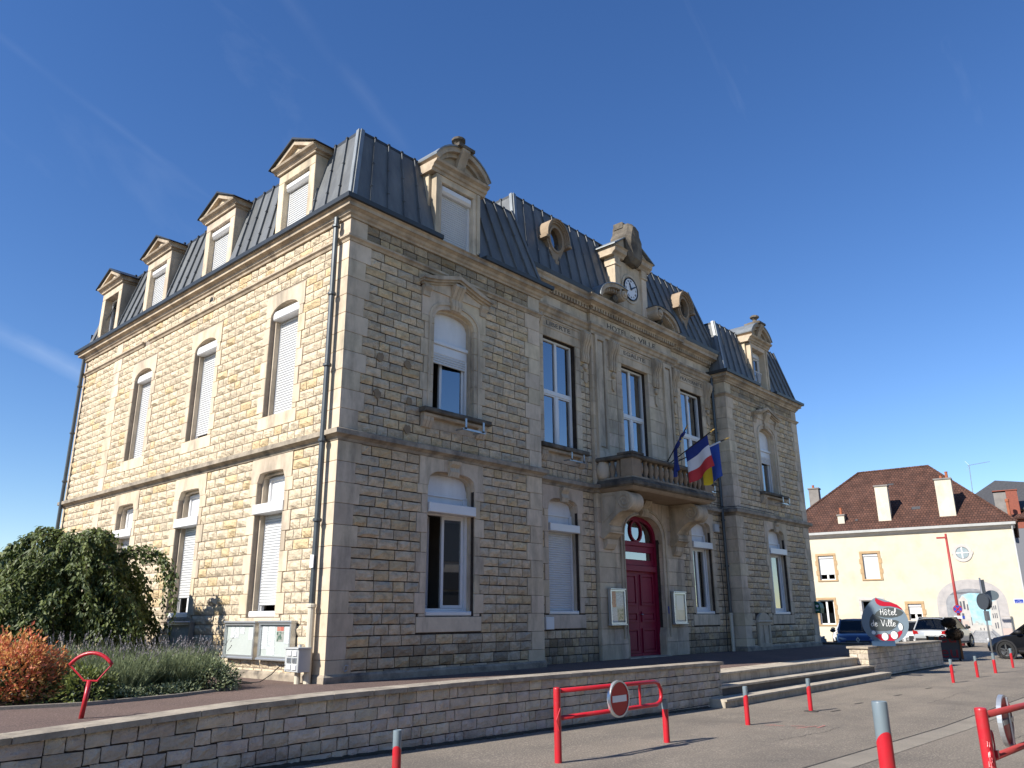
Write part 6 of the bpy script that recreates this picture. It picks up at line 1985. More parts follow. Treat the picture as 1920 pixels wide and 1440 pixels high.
def tile_mat(name, U, cols):
    m = bpy.data.materials.new(name); m.use_nodes = True
    n, l = m.node_tree.nodes, m.node_tree.links
    bs = n['Principled BSDF']; bs.inputs['Roughness'].default_value = .9; bs.inputs['Specular IOR Level'].default_value = .2
    g = n.new('ShaderNodeNewGeometry')
    dt = n.new('ShaderNodeVectorMath'); dt.operation = 'DOT_PRODUCT'; dt.inputs[1].default_value = U
    sp = n.new('ShaderNodeSeparateXYZ'); cb = n.new('ShaderNodeCombineXYZ')
    l.new(g.outputs['Position'], dt.inputs[0]); l.new(g.outputs['Position'], sp.inputs[0])
    l.new(dt.outputs['Value'], cb.inputs['X']); l.new(sp.outputs['Z'], cb.inputs['Y'])
    br = n.new('ShaderNodeTexBrick')
    br.inputs['Scale'].default_value = 1.0
    br.inputs['Brick Width'].default_value = .19; br.inputs['Row Height'].default_value = .17
    br.inputs['Mortar Size'].default_value = .012; br.inputs['Bias'].default_value = -.1
    br.inputs['Color1'].default_value = cols[0] + (1,); br.inputs['Color2'].default_value = cols[1] + (1,); br.inputs['Mortar'].default_value = cols[2] + (1,)
    l.new(cb.outputs[0], br.inputs['Vector'])
    ns = n.new('ShaderNodeTexNoise'); ns.inputs['Scale'].default_value = 1.3; ns.inputs['Detail'].default_value = 5
    l.new(g.outputs['Position'], ns.inputs['Vector'])
    mx = n.new('ShaderNodeMixRGB'); mx.blend_type = 'MULTIPLY'; mx.inputs['Fac'].default_value = .75
    rp = n.new('ShaderNodeMapRange'); rp.inputs['From Min'].default_value = .3; rp.inputs['From Max'].default_value = .7; rp.inputs['To Min'].default_value = .55; rp.inputs['To Max'].default_value = 1.15
    l.new(ns.outputs['Fac'], rp.inputs['Value']); l.new(br.outputs['Color'], mx.inputs['Color1']); l.new(rp.outputs['Result'], mx.inputs['Color2'])
    l.new(mx.outputs['Color'], bs.inputs['Base Color'])
    bp = n.new('ShaderNodeBump'); bp.inputs['Strength'].default_value = .8; bp.inputs['Distance'].default_value = .04
    l.new(br.outputs['Fac'], bp.inputs['Height']); bp.invert = True
    l.new(bp.outputs['Normal'], bs.inputs['Normal'])
    MATS[name] = m
tile_mat('roof_tile', tuple(HU), ((0.125, 0.060, 0.042), (0.08, 0.042, 0.032), (0.035, 0.021, 0.017)))
HO = thing('yellow_house', FH(6, 0, -.35), 'pale yellow rendered house with brown tiled hip roof and painted archway', 'house')
OP = [(8.96, 9.80, 2.97, 4.32), (6.62, 7.42, 2.97, 4.34), (9.22, 10.04, .55, 1.88), (6.72, 7.76, -.3, 1.82), (4.80, 5.46, .78, 1.60)]
def sheet(name, F, u0, u1, z0, z1, opens, m, parent, depth=.25):
    b = B()
    us = sorted({u0, u1} | {x for o in opens for x in o[:2]}); zs = sorted({z0, z1} | {x for o in opens for x in o[2:]})
    for i in range(len(us) - 1):
        for j in range(len(zs) - 1):
            um, zm = (us[i] + us[i + 1]) / 2, (zs[j] + zs[j + 1]) / 2
            if any(a < um < c and e < zm < f for a, c, e, f in opens): continue
            b.poly([F(us[i], 0, zs[j]), F(us[i + 1], 0, zs[j]), F(us[i + 1], 0, zs[j + 1]), F(us[i], 0, zs[j + 1])])
    for a, c, e, f in opens:
        for p, q in (((a, e), (c, e)), ((c, e), (c, f)), ((c, f), (a, f)), ((a, f), (a, e))):
            b.poly([F(p[0], 0, p[1]), F(q[0], 0, q[1]), F(q[0], -depth, q[1]), F(p[0], -depth, p[1])])
    return b.obj(name, m, parent, recalc=False)
hw_ = sheet('front_wall', FH, 0, 13, -.6, 5.5, OP, 'render_yellow', HO)
b = B(); b.poly([FH(0, 0, -.6), FH(0, -9, -.6), FH(0, -9, 5.5), FH(0, 0, 5.5)]); b.poly([FH(13, 0, -.6), FH(13, -9, -.6), FH(13, -9, 5.5), FH(13, 0, 5.5)]); b.poly([FH(0, -9, -.6), FH(13, -9, -.6), FH(13, -9, 5.5), FH(0, -9, 5.5)]); b.obj('side_wall', 'render_grey', HO, recalc=False)
# window and door surrounds of dressed stone, each jamb block its own piece
def hsurround(o, w, m, toothed, parent):
    a, c, e, f = o
    bx(FH, a - w, c + w, -.05, .03, f, f + w, 'lintel', m, parent, .01)
    if e > 0: bx(FH, a - w, c + w, -.05, .05, e - w * .6, e, 'sill', m, parent, .01)
    n = max(2, round((f - e) / .28))
    for s, u in ((-1, a), (1, c)):
        for k in range(n):
            ww = w * (1.35 if toothed and k % 2 else 1)
            z0, z1 = e + (f - e) * k / n, e + (f - e) * (k + 1) / n
            bx(FH, min(u, u + s * ww), max(u, u + s * ww), -.05, .028, z0 + .004, z1 - .004, 'jamb_block', m, parent, .006)
hsurround(OP[0], .13, 'ochre_stone', True, hw_); hsurround(OP[1], .14, 'ochre_stone', True, hw_); hsurround(OP[2], .13, 'ochre_stone', True, hw_); hsurround(OP[3], .14, 'pale_stone', False, hw_); hsurround(OP[4], .14, 'ochre_stone', True, hw_)
def hpart(name, u, z):
    o = bpy.data.objects.new(name, None); COL.objects.link(o); o.empty_display_size = .1
    p = FH(u, 0, z); o.location = p; WLOC[o.name] = p; set_parent(o, HO); return o
for i, (a, c, e, f) in enumerate(OP):
    w = hpart('window' if i != 3 else 'door', (a + c) / 2, e)
    frame_rect(FH, a, c, e, f, .06, -.2, -.12, w)
    room(FH, (a + c) / 2, (c - a) / 2, e, f, w, -.26, 1.0)
    if i in (0, 1, 4):
        bx(FH, a + .02, c - .02, -.14, -.05, f - .14, f - .0, 'shutter_box', 'pvc', w, .01)
        shutter_sheet(FH, a + .05, c - .05, e + (.30, .06, .30)[i if i < 2 else 2], f - .12, -.11, w, .06)
    if i in (0, 4, 2, 3):
        pane(FH, a + .05, c - .05, e + .05, f - .05, -.17, w, 'glass_car')
        bx(FH, (a + c) / 2 - .05, (a + c) / 2 + .05, -.2, -.13, e, f, 'mullion', 'pvc', w)
    if i == 2:
        bx(FH, a + .1, c - .1, -.24, -.22, e + .06, e + .62, 'frosted_film', 'board_back', w)
# round window with white cross bars
w = hpart('round_window', 2.48, 4.17)
N = 32
cr = lambda r: [(2.48 + r * math.cos(2 * PI * k / N), 4.17 + r * math.sin(2 * PI * k / N)) for k in range(N)]
b = B(); b.ring(FH, cr(.46), cr(.31), -.02, .04); b.obj('stone_ring', 'pale_stone', w)
b = B(); b.prism(FH, cr(.312), -.02, .012); b.obj('pane', 'sign_dark', w)
mat('paint_pane', (0.30, 0.36, 0.37), (0.24, 0.29, 0.30), scale=3, rough=.5)
b = B(); b.prism(FH, cr(.29), .01, .016); b.obj('pane', 'paint_pane', w)
bx(FH, 2.46, 2.52, .014, .03, 3.88, 4.46, 'glazing_bar', 'pvc', w); bx(FH, 2.18, 2.78, .015, .032, 4.145, 4.20, 'glazing_bar', 'pvc', w)
for s in (-1, 1): bx(FH, min(2.48 + s * .44, 2.48 + s * .5), max(2.48 + s * .44, 2.48 + s * .5), -.02, .045, 4.10, 4.24, 'key_block', 'pale_stone', w)
# ---- painted archway on the wall: a flat trompe-l'oeil street, laid as thin layers
mat('mu_grey', (0.43, 0.40, 0.38), (0.34, 0.32, 0.31), scale=2.5, rough=0.9)
mat('mu_vault', (0.19, 0.195, 0.21), (0.30, 0.305, 0.315), scale=2, rough=0.9)
mat('mu_shadow', (0.12, 0.125, 0.14), (0.18, 0.185, 0.2), scale=3, rough=0.9)
mat('mu_sky', (0.26, 0.44, 0.50), (0.42, 0.54, 0.57), scale=2.5, rough=0.9)
mat('mu_wall', (0.50, 0.47, 0.42), (0.40, 0.385, 0.36), scale=3, rough=0.9)
mat('mu_pink', (0.46, 0.37, 0.33), rough=0.9)
mat('mu_line', (0.09, 0.095, 0.11), rough=0.9)
mat('mu_cobble', (0.38, 0.38, 0.38), (0.25, 0.255, 0.265), scale=6, rough=0.9)
mat('mu_tree', (0.30, 0.33, 0.31), (0.45, 0.47, 0.45), scale=6, rough=.9)
MU = hpart('painted_archway', 2.4, -.3); MU['label'] = 'flat mural of an archway opening on a pale old street'
def mu(poly, d, m, name): 
    b = B(); b.prism(FH, poly, 0.0, .004 + .003 * d); return b.obj(name, m, MU)
cu, hwo, hwi = 2.44, 1.60, 1.18
def mar(hw, zs, zt, n=2.4, k=22): return [(cu + hw * math.cos(PI * i / k), zs + (zt - zs) * max(0, math.sin(PI * i / k)) ** (2 / n)) for i in range(k + 1)]
inner = mar(hwi, 1.5, 2.33)
mu([(cu + hwi, -.36)] + inner + [(cu - hwi, -.36)], 0, 'mu_vault', 'vault')
# arch stones
outer = mar(hwo, 1.5, 2.81); k = len(outer) - 1
for a, c in ((0, 3), (3, 6), (6, 9), (9, 13), (13, 16), (16, 19), (19, 22)):
    o_ = [outer[i] for i in range(a, c + 1)]; i_ = [mar(hwi, 1.5, 2.33)[i] for i in range(a, c + 1)]
    mu(o_ + i_[::-1], 1 + (a % 2) * .3, 'mu_grey', 'arch_stone')
for s in (-1, 1):
    for j, (z0, z1) in enumerate(((-.36, .35), (.36, .92), (.93, 1.49))):
        u0, u1 = cu + s * hwi, cu + s * hwo
        mu([(min(u0, u1), z0), (max(u0, u1), z0), (max(u0, u1), z1), (min(u0, u1), z1)], 1 + .3 * (j % 2), 'mu_pink' if (s < 0 and j == 0) else 'mu_grey', 'jamb_stone')
mu([(cu + hwi, 1.9), (cu + .9, 2.18), (cu - .9, 2.18), (cu - hwi, 1.9), (cu - 1.0, 2.02), (cu, 2.12), (cu + 1.0, 2.02)], 1, 'mu_shadow', 'vault_shadow')
mu([(3.0, -.36 + .9), (3.0, 1.75), (2.85, 2.0), (2.5, 2.12), (1.9, 2.1), (1.45, 1.95), (1.35, 1.7), (1.35, .5)], 1, 'mu_sky', 'sky')
mu([(3.0, -.2), (3.0, 1.8), (2.8, 2.0), (2.62, 1.75), (2.52, .55), (2.5, .2)], 2, 'mu_wall', 'street_house')
mu([(1.3, -.1), (1.3, 1.75), (1.62, 1.62), (1.72, .35)], 2, 'mu_wall', 'street_house')
mu([(2.52, .25), (2.52, .60), (2.3, .62), (2.3, .5), (1.72, .5), (1.72, .22)], 2.4, 'mu_wall', 'street_house')
mu([(2.46, .45), (2.4, .75), (2.28, .72), (2.2, .6), (2.05, .66), (1.95, .5)], 2.2, 'mu_tree', 'trees')
mu([(3.0, -.36), (2.5, .24), (1.74, .22), (1.28, -.36)], 2.6, 'mu_cobble', 'street')
mu([(3.0, -.36), (2.5, .24), (2.46, .24), (2.86, -.36)], 3, 'mu_shadow', 'kerb'); mu([(1.28, -.36), (1.74, .22), (1.79, .22), (1.42, -.36)], 3, 'mu_shadow', 'kerb')
mu([(3.0, .0), (3.0, .75), (2.7, .72), (2.66, .15)], 3, 'mu_pink', 'shop_front')
b = B()
for j in range(9):
    z = -.33 + .5 * (1 - (1 - j / 9) ** 1.6)
    t = (z + .36) / .6
    u0, u1 = 2.84 - .36 * t, 1.44 + .34 * t
    n = 9
    for i in range(n + 1):
        uu = u0 + (u1 - u0) * (i + .5 * (j % 2)) / n
        b.prism(FH, [(uu, z), (uu + .008, z), (uu + .008, z + .05 * (1 - t * .6)), (uu, z + .05 * (1 - t * .6))], 0, .0145)
    b.prism(FH, [(u0, z), (u1, z), (u1, z + .006), (u0, z + .006)], 0, .0142)
b.obj('cobble_lines', 'mu_line', MU, kind='stuff')
for (a, c, e, f) in ((2.9, 2.98, 1.3, 1.7), (2.75, 2.84, 1.3, 1.72), (2.62, 2.68, 1.25, 1.55), (2.86, 2.96, .8, 1.1), (2.55, 2.58, .5, .9), (1.38, 1.42, 1.28, 1.48), (1.46, 1.5, 1.28, 1.46), (1.54, 1.58, 1.26, 1.44), (1.38, 1.42, .85, 1.1), (1.46, 1.5, .85, 1.1), (1.55, 1.59, .85, 1.08), (1.4, 1.45, .35, .65), (1.5, 1.55, .35, .62), (2.2, 2.24, .26, .38), (2.05, 2.09, .26, .38), (1.9, 1.94, .26, .36), (2.78, 2.9, .1, .55)):
    mu([(a, e), (c, e), (c, f), (a, f)], 3.3, 'mu_line', 'painted_window')
# street name plate
T = thing('street_plate', FH(.33, .02, 1.66), 'small dark blue street name plate on the yellow house', 'sign')
bx(FH, .14, .54, .0, .02, 1.57, 1.77, 'plate', 'sign_blue', T)
b = B(); b.ring(FH, [(.13, 1.56), (.55, 1.56), (.55, 1.78), (.13, 1.78)], [(.15, 1.58), (.53, 1.58), (.53, 1.76), (.15, 1.76)], .0, .024); b.obj('border', 'sign_white', T)
class FHm:  # mirrored frame so that lettering reads from the street
    pass
def FHM(u, d, z): return FH(-u, d, z)
text_mesh('rue', .055, FHM, -.34, 1.70, .021, 'lettering', 'sign_white', T, .001); text_mesh('de la mairie', .06, FHM, -.34, 1.61, .021, 'lettering', 'sign_white', T, .001, width=.3)
# cornice, gutter and roof
b = B(); b.prism_u(FH, [(-.1, 5.32), (.06, 5.32), (.1, 5.40), (.16, 5.44), (.2, 5.5), (-.1, 5.5)], -.1, 13); b.obj('eaves_moulding', 'pale_stone', HO)
b = B(); b.prism_u(FH, [(-.05, 5.50), (.30, 5.50), (.33, 5.63), (-.05, 5.60)], -.15, 13.1); b.obj('gutter', 'gutter_pale', HO)
def roofpoly(name, pts, parent, m='roof_tile', th=.12):
    pts = [V(p) for p in pts]
    n = (pts[1] - pts[0]).cross(pts[2] - pts[0]).normalized()
    if n.z < 0: n = -n
    b = B(); a = [b.av(p) for p in pts]; c = [b.av(p - n * th) for p in pts]
    b.face(a); b.face(c)
    for i in range(len(pts)):
        j = (i + 1) % len(pts); b.face((a[i], a[j], c[j], c[i]))
    return b.obj(name, m, parent)
RL, RR = FH(7.70, -4.5, 9.62), FH(3.76, -4.5, 9.66)
E0, E1, E2, E3 = FH(-.25, .28, 5.60), FH(12.2, .28, 5.60), FH(12.2, -9.3, 5.6), FH(-.25, -9.3, 5.6)
roof = roofpoly('roof', [E0, E1, RL, RR], HO)
roofpoly('roof_end', [E0, RR, E3], HO); roofpoly('roof_end', [E1, E2, RL], HO); roofpoly('roof_back', [E3, RR, RL, E2], HO)
def ridge(p, q):
    b = B(); L = (V(q) - V(p)).length; n = int(L / .4)
    for k in range(n):
        a, c = V(p).lerp(V(q), k / n), V(p).lerp(V(q), (k + 1.08) / n)
        b.tube([a, c], .085, 6, True, .10)
    b.obj('ridge_tiles', 'terracotta' if False else 'roof_tile', roof, kind='stuff')
ridge(RL, RR); ridge(E0, RR); ridge(E1, RL)
# tiles of another colour let into the roof
mat('tile_grey', (0.075, 0.075, 0.08), (0.05, 0.05, 0.05), scale=10, rough=0.8)
def on_roof(u, t):   # point on the front slope, t = 0 eave .. 1 ridge
    return FH(u, .28 - 4.78 * t, 5.60 + 4.04 * t)
sl = (on_roof(0, 1) - on_roof(0, 0)).normalized(); rn = HU.cross(sl).normalized(); rn = rn if rn.z > 0 else -rn
for (u, t, wd, hd) in ((4.45, .28, .55, .35), (7.55, .16, .16, .2), (5.8, .72, .4, .2)):
    c = on_roof(u, t) + rn * .008
    b = B(); b.poly([c - HU * wd / 2, c + HU * wd / 2, c + HU * wd / 2 + sl * hd, c - HU * wd / 2 + sl * hd]); b.obj('slate_patch', 'tile_grey', roof, recalc=False)
def chimney(u0, u1, zb, zt, d0, d1, m, pots, nm='chimney', cap=True):
    o = hpart(nm, (u0 + u1) / 2, zb)
    bx(FH, u0, u1, d0, d1, zb, zt, 'stack', m, o)
    if cap: bx(FH, u0 - .05, u1 + .05, d0 - .05, d1 + .05, zt, zt + .08, 'cap', 'chimney_grey', o)
    for (pu, ph) in pots:
        b = B(); b.lathe(FH(pu, (d0 + d1) / 2, zt + .08), [(.1, 0), (.09, ph * .8), (.11, ph), (.08, ph)], 10); b.obj('pot', 'terracotta', o)
chimney(8.17, 8.52, 5.65, 6.58, -.75, -.35, 'chimney_render', [(8.34, .5)])
chimney(5.70, 6.35, 5.68, 8.08, -.95, -.35, 'chimney_render', [])
chimney(2.48, 3.28, 5.68, 8.18, -1.1, -.4, 'chimney_render', [(2.66, .48), (2.95, .25)])
chimney(10.25, 10.85, 6.5, 8.9, -5.3, -4.7, 'chimney_grey', [(10.6, .25)])
b = B(); b.tube([FH(.02, .2, 5.5), FH(.04, .06, 5.2), FH(.05, .06, -.3)], .05, 8); b.obj('downpipe', 'gutter_pale', HO)
# aerial
T = thing('tv_aerial', (61.5, 2.6, 9.5), 'thin television aerial on the ridge behind the yellow house', 'aerial')
A0 = V((61.54, 2.6, 9.5)); A1 = V((61.42, 2.48, 12.36))
b = B(); b.tube([A0, A1], .025, 6); b.obj('mast', 'steel', T)
b = B(); ax = V((.3, -.95, .12)).normalized()
b.tube([A1 - ax * .1, A1 + ax * 1.45], .018, 5)
for k in range(9):
    c = A1 + ax * (.1 + .12 * k); b.tube([c - V((.1, .03, 0)), c + V((.1, .03, 0))], .006, 4)
for s in (-1, 1): b.tube([A1, A1 + V((0, .25, s * .38))], .012, 4); 
b.obj('antenna', 'steel', T)

# ---- house with slate roof and brick chimneys farther back, right edge
T = thing('slate_roofed_house', (78, -4, -.7), 'farther house with dark slate roof and red brick chimneys at right edge', 'house')
FB = Fr((73.3, -8.33, 0), (-.17, .985, 0), (-.985, -.17, 0), 1.25, -.2625)
bx(FB, -4, 12, -9, 0, -.5, 8.0, 'wall', 'render_yellow', T)
ap_ = FB(7.9, -4.5, 11.0)
for p, q in (((-4.4, .3), (12.3, .3)), ((12.3, .3), (12.3, -9.3)), ((12.3, -9.3), (-4.4, -9.3)), ((-4.4, -9.3), (-4.4, .3))):
    e = FB(5.0 if False else 6.5, -4.5, 11.0)
    roofpoly('roof', [FB(p[0], p[1], 8.0), FB(q[0], q[1], 8.0), FB(9, -4.5, 10.75)], T, 'slate_roof')
def stack(T, u0, u1, z0, z1, d0, d1, m): bx(FB, u0, u1, d0, d1, z0, z1, 'chimney_stack', m, T)
FB2 = Fr((70.17, .92, 0), (-.17, .985, 0), (-.985, -.17, 0), 1.25, -.2625)
T = thing('brick_chimney_house', (70, .9, -.7), 'low tiled outbuilding with red brick chimney stack behind the yellow house', 'house')
bx(FB2, -4, 3.2, -4, 0, -.4, 6.6, 'wall', 'render_grey', T)
bx(FB2, -4, 3.2, -4, 0.01, 6.6, 7.3, 'brick_band', 'brick_red', T)
roofpoly('roof', [FB2(-4.2, .3, 7.3), FB2(3.4, .3, 7.3), FB2(3.4, -2, 8.2), FB2(-4.2, -2, 8.2)], T)
bx(FB2, .08, .75, -1.2, -.5, 7.4, 9.25, 'chimney_stack', 'brick_red', T); bx(FB2, .76, 1.49, -1.2, -.5, 7.4, 9.15, 'chimney_stack', 'chimney_grey', T)
bx(FB2, .04, 1.54, -1.25, -.45, 9.25, 9.31, 'chimney_cap', 'brick_red', T)
b = B(); b.tube([FB2(.75, .4, 6.0), FB2(.75, .4, 8.35)], .12, 8); b.lathe(FB2(.75, .4, 8.35), [(.12, 0), (.16, .05), (.16, .25), (.1, .3)], 8); b.obj('flue', 'terracotta', T)
# low wall by the parking
T = thing('low_wall', (23.5, .4, -.45), 'low grey block wall beside the parked cars behind the town hall corner', 'wall')
FLw = Fr((22.9, -1.35, .0), (.29, .957, 0), (-.957, .29, 0))
bx(FLw, 0, 3.4, -.25, -.02, -.7, .0, 'core', 'mortar', T)
for r in range(3):
    u = 0
    while u < 3.4:
        e = min(u + random.uniform(.3, .6), 3.42); bb = B(); bb.tint = (.55, .55, .55)
        bb.stone(FLw, u + .008, e - .008, -.6 + r * .2, -.41 + r * .2, .01, 2, 2); bb.obj('block', 'wall_block', T); u = e
bx(FLw, -.03, 3.45, -.28, .03, .0, .05, 'coping_slab', 'step_dark', T)

# ================================================================ OPPOSITE SIDE OF THE STREET (behind the viewer, seen in the panes)
T = thing('opposite_building', (4, -20, -.5), 'roughcast grey house with dark shop front across the street, seen mirrored in panes', 'house')
FO = Fr((0, -19.5, 0), (-1, 0, 0), (0, 1, 0))
mat('roughcast', (0.30, 0.28, 0.25), (0.24, 0.22, 0.20), scale=1.5, rough=0.95, bump=.9, bscale=22)
mat('shop_dark', (0.03, 0.032, 0.036), rough=0.4)
bx(FO, -22, 14, -8, 0, -.7, 6.6, 'wall', 'roughcast', T)
bx(FO, -22.2, 14.2, -8.3, .4, 6.6, 6.9, 'eaves', 'zinc_trim', T)
for k in range(9):
    u = -20 + k * 3.9
    bx(FO, u, u + 1.1, 0, .04, 3.6, 5.4, 'window', 'sign_dark', T)
    for q in (-.55, 1.1): bx(FO, u + q, u + q + .55, .01, .07, 3.55, 5.45, 'shutter', 'pvc', T)
    bx(FO, u - .6, u + 2.4, 0, .05, -.4, 2.2, 'shop_window', 'shop_dark', T)
bx(FO, -22, 14, 0, .12, 2.3, 3.1, 'fascia', 'shop_dark', T)
text_mesh('CO', .6, FO, -2.0, 2.45, .125, 'lettering', 'sign_white', T, .01)
# ================================================================ CARS
mat('tyre', (0.018, 0.018, 0.018), rough=0.85)
mat('rim_metal', (0.35, 0.36, 0.37), rough=0.3, metal=0.9)
mat('lamp_glass', (0.55, 0.57, 0.6), rough=0.1, spec=.6)
mat('tail_red', (0.30, 0.01, 0.012), rough=0.2)
mat('plastic_black', (0.02, 0.02, 0.022), rough=0.55)
for nm, c in (('car_blue', (0.008, 0.022, 0.085)), ('car_silver', (0.40, 0.41, 0.41)), ('car_cream', (0.48, 0.46, 0.40)), ('car_black', (0.008, 0.009, 0.012)), ('car_white', (0.62, 0.62, 0.61)), ('car_teal', (0.01, 0.05, 0.11))):
    mat(nm, c, rough=0.28, metal=0.25 if nm != 'car_white' else 0, spec=0.5, coat=1.0)
def car(x, y, head, paint, label, L=4.2, Wd=1.78, H=1.52, plate='AB', kind='suv', cat='car', text=None):
    z = road_z(x, y)
    T = thing('parked_car', (x, y, z), label, cat, 'cars parked behind the town hall')
    c, s = math.cos(head), math.sin(head)
    # local: u forward, d to the car's left
    F = Fr((x, y, z), (c, s, 0), (-s, c, 0))
    h = Wd / 2
    sh = .60 * H
    # body loft: (u, z_low, z_shoulder, z_centre, half width low, half width shoulder)
    S = [(-.5, .38, .62 * sh + .25, sh * .86, .80, .78), (-.485, .30, sh * .9, sh * .95, .93, .90), (-.42, .24, sh * 1.02, sh * 1.04, .99, .95), (-.25, .22, sh * 1.02, sh * 1.03, 1, .97),
         (.0, .22, sh, sh, 1, .97), (.2, .22, sh * .98, sh * .99, 1, .96), (.30, .22, sh * .95, sh * .99, .99, .95), (.42, .23, sh * .84, sh * .90, .97, .90), (.485, .28, sh * .66, sh * .74, .88, .80), (.5, .36, sh * .55, sh * .6, .76, .68)]
    b = B(); rings = []
    for (u, zl, zs, zc, wl_, ws) in S:
        uu = u * L
        half = [(0, zl), (h * wl_ * .93, zl), (h * wl_, zl + .16), (h * wl_ * 1.0, zs * .72), (h * ws, zs * .97), (h * ws * .92, zs + .01), (h * ws * .5, zc), (0, zc + .01)]
        full = half + [(-a, q) for a, q in half[-2:0:-1]]
        rings.append([b.av(F(uu, a, q)) for a, q in full])
    n = len(rings[0])
    for p, q in zip(rings, rings[1:]):
        for k in range(n): b.face((p[k], p[(k + 1) % n], q[(k + 1) % n], q[k]))
    b.face(rings[0]); b.face(rings[-1])
    o = b.obj('body', paint, T); smooth_by_angle(o, 42)
    # greenhouse: glass block with painted roof and pillars
    zt = H - .04
    rear, rr, rf, wf = -.47 * L, -.38 * L, .06 * L, .27 * L
    if kind == 'hatch': rear, rr, rf, wf = -.46 * L, -.33 * L, .03 * L, .25 * L
    gl = lambda u, w_, q: F(u, w_, q)
    b = B()
    lo = [(rear, h * .86), (wf, h * .84)]; up = [(rr, h * .68), (rf, h * .70)]
    q = [b.av(F(rear, h * .88, sh * .98)), b.av(F(wf, h * .86, sh * .95)), b.av(F(rf, h * .70, zt)), b.av(F(rr, h * .68, zt))]
    r = [b.av(F(rear, -h * .88, sh * .98)), b.av(F(wf, -h * .86, sh * .95)), b.av(F(rf, -h * .70, zt)), b.av(F(rr, -h * .68, zt))]
    b.face(q); b.face(r[::-1]); b.face((q[1], r[1], r[2], q[2])); b.face((q[0], r[0], r[3], q[3]))
    b.obj('windows', 'glass_car', T)
    b = B(); b.poly([F(rear * .94, h * .8, sh), F(wf * .9, h * .8, sh), F(wf * .9, -h * .8, sh), F(rear * .94, -h * .8, sh)]); b.obj('cabin', 'room_dark', T, recalc=False)
    # roof shell
    b = B(); rg = []
    for (u, w_, q_) in ((rr - .12, .66, zt - .06), (rr + .1, .70, zt + .02), ((rr + rf) / 2, .72, zt + .045), (rf - .1, .71, zt + .02), (rf + .1, .69, zt - .05)):
        rg.append([b.av(F(u, h * w_ * a, q_ - .05 * abs(a) ** 3)) for a in (-1, -.6, 0, .6, 1)])
    for p, q2 in zip(rg, rg[1:]):
        for k in range(4): b.face((p[k], p[k + 1], q2[k + 1], q2[k]))
    o = b.obj('roof', paint, T, smooth=True, recalc=True)
    for sgn in (-1, 1):
        for (p0, p1, nm) in (((wf, .86, sh * .95), (rf, .70, zt), 'front_pillar'), ((rear, .88, sh * .98), (rr, .68, zt), 'rear_pillar'), ((-.08 * L, .87, sh * .97), (-.12 * L, .70, zt), 'centre_pillar')):
            b = B(); b.tube([F(p0[0], sgn * h * p0[1], p0[2]), F(p1[0], sgn * h * p1[1], p1[2])], .035, 6); b.obj(nm, paint if nm != 'centre_pillar' else 'plastic_black', T)
        b = B(); b.tube([F(rr, sgn * h * .69, zt), F(rf, sgn * h * .71, zt)], .035, 6); b.obj('roof_rail', paint, T)
        b = B(); b.ico(F(.17 * L, sgn * (h + .1), sh + .08), .11, 2, 0, (1, 1.2, .75)); b.obj('mirror', 'plastic_black', T, smooth=True)
        for u in (-.30 * L, .31 * L):
            w = bpy.data.objects.new('wheel', None); COL.objects.link(w); w.empty_display_size = .1
            p = F(u, sgn * (h - .1), .33); w.location = p; WLOC[w.name] = p; set_parent(w, T)
            b = B(); ax = F.N * sgn
            b.lathe(p - ax * .12, [(.20, 0), (.30, 0), (.33, .03), (.33, .2), (.30, .235), (.22, .235)], 24, ax, False); o = b.obj('tyre', 'tyre', w); smooth_by_angle(o, 40)
            b = B(); b.lathe(p + ax * .06, [(.0, .0), (.21, .0), (.225, .05), (.235, .05)], 24, ax, False)
            e1 = F.U; e2 = Zv
            for k in range(5):
                a = 2 * PI * k / 5 + .3; d = e1 * math.cos(a) + e2 * math.sin(a); t = e1 * -math.sin(a) + e2 * math.cos(a)
                c0 = p + ax * .105
                b.hexa([c0 + d * .03 - t * .035, c0 + d * .03 + t * .035, c0 + d * .22 + t * .022, c0 + d * .22 - t * .022, c0 + d * .03 - t * .035 + ax * .015, c0 + d * .03 + t * .035 + ax * .015, c0 + d * .22 + t * .022 + ax * .01, c0 + d * .22 - t * .022 + ax * .01])
            b.obj('rim', 'rim_metal', w)
            b = B(); b.lathe(F(u, sgn * (h - .03), .33), [(.40, 0), (.40, .035), (.34, .036), (.34, 0)], 24, ax, False); b.obj('wheel_arch', 'plastic_black', T)
        # lamps
        b = B(); b.prism(Fr(F(.468 * L, 0, 0), F.N, F.U), [(sgn * h * .50, sh * .64), (sgn * h * .86, sh * .72), (sgn * h * .86, sh * .82), (sgn * h * .5, sh * .73)], -.05, .06); b.obj('headlight', 'lamp_glass', T)
        b = B(); b.prism(Fr(F(-.487 * L, 0, 0), F.N, -F.U), [(sgn * h * .62, sh * .76), (sgn * h * .92, sh * .74), (sgn * h * .92, sh * .95), (sgn * h * .66, sh * .9)], -.02, .06); b.obj('tail_light', 'tail_red', T)
        b = B(); b.tube([F(-.36 * L, sgn * h * 1.0, .3), F(.2 * L, sgn * h * 1.0, .3)], .04, 6); b.obj('sill', 'plastic_black', T)
        bx(F, .0, .16, sgn * h * .98 - .01, sgn * h * .98 + .02, sh * .86, sh * .88, 'door_handle', paint, T)
    FF_ = Fr(F(.505 * L, 0, 0), F.N, F.U)
    bx(FF_, -h * .55, h * .55, -.10, .0, .30, .60, 'grille', 'plastic_black', T)
    for k in range(4):
        bx(FF_, -h * .5, h * .5, -.01, .012, .40 + k * .045, .412 + k * .045, 'grille_bar', 'rim_metal', T)
    bx(FF_, -.26, .26, .005, .025, .32, .43, 'number_plate', 'sign_white', T)
    FRr = Fr(F(-.505 * L, 0, 0), -F.N, -F.U)
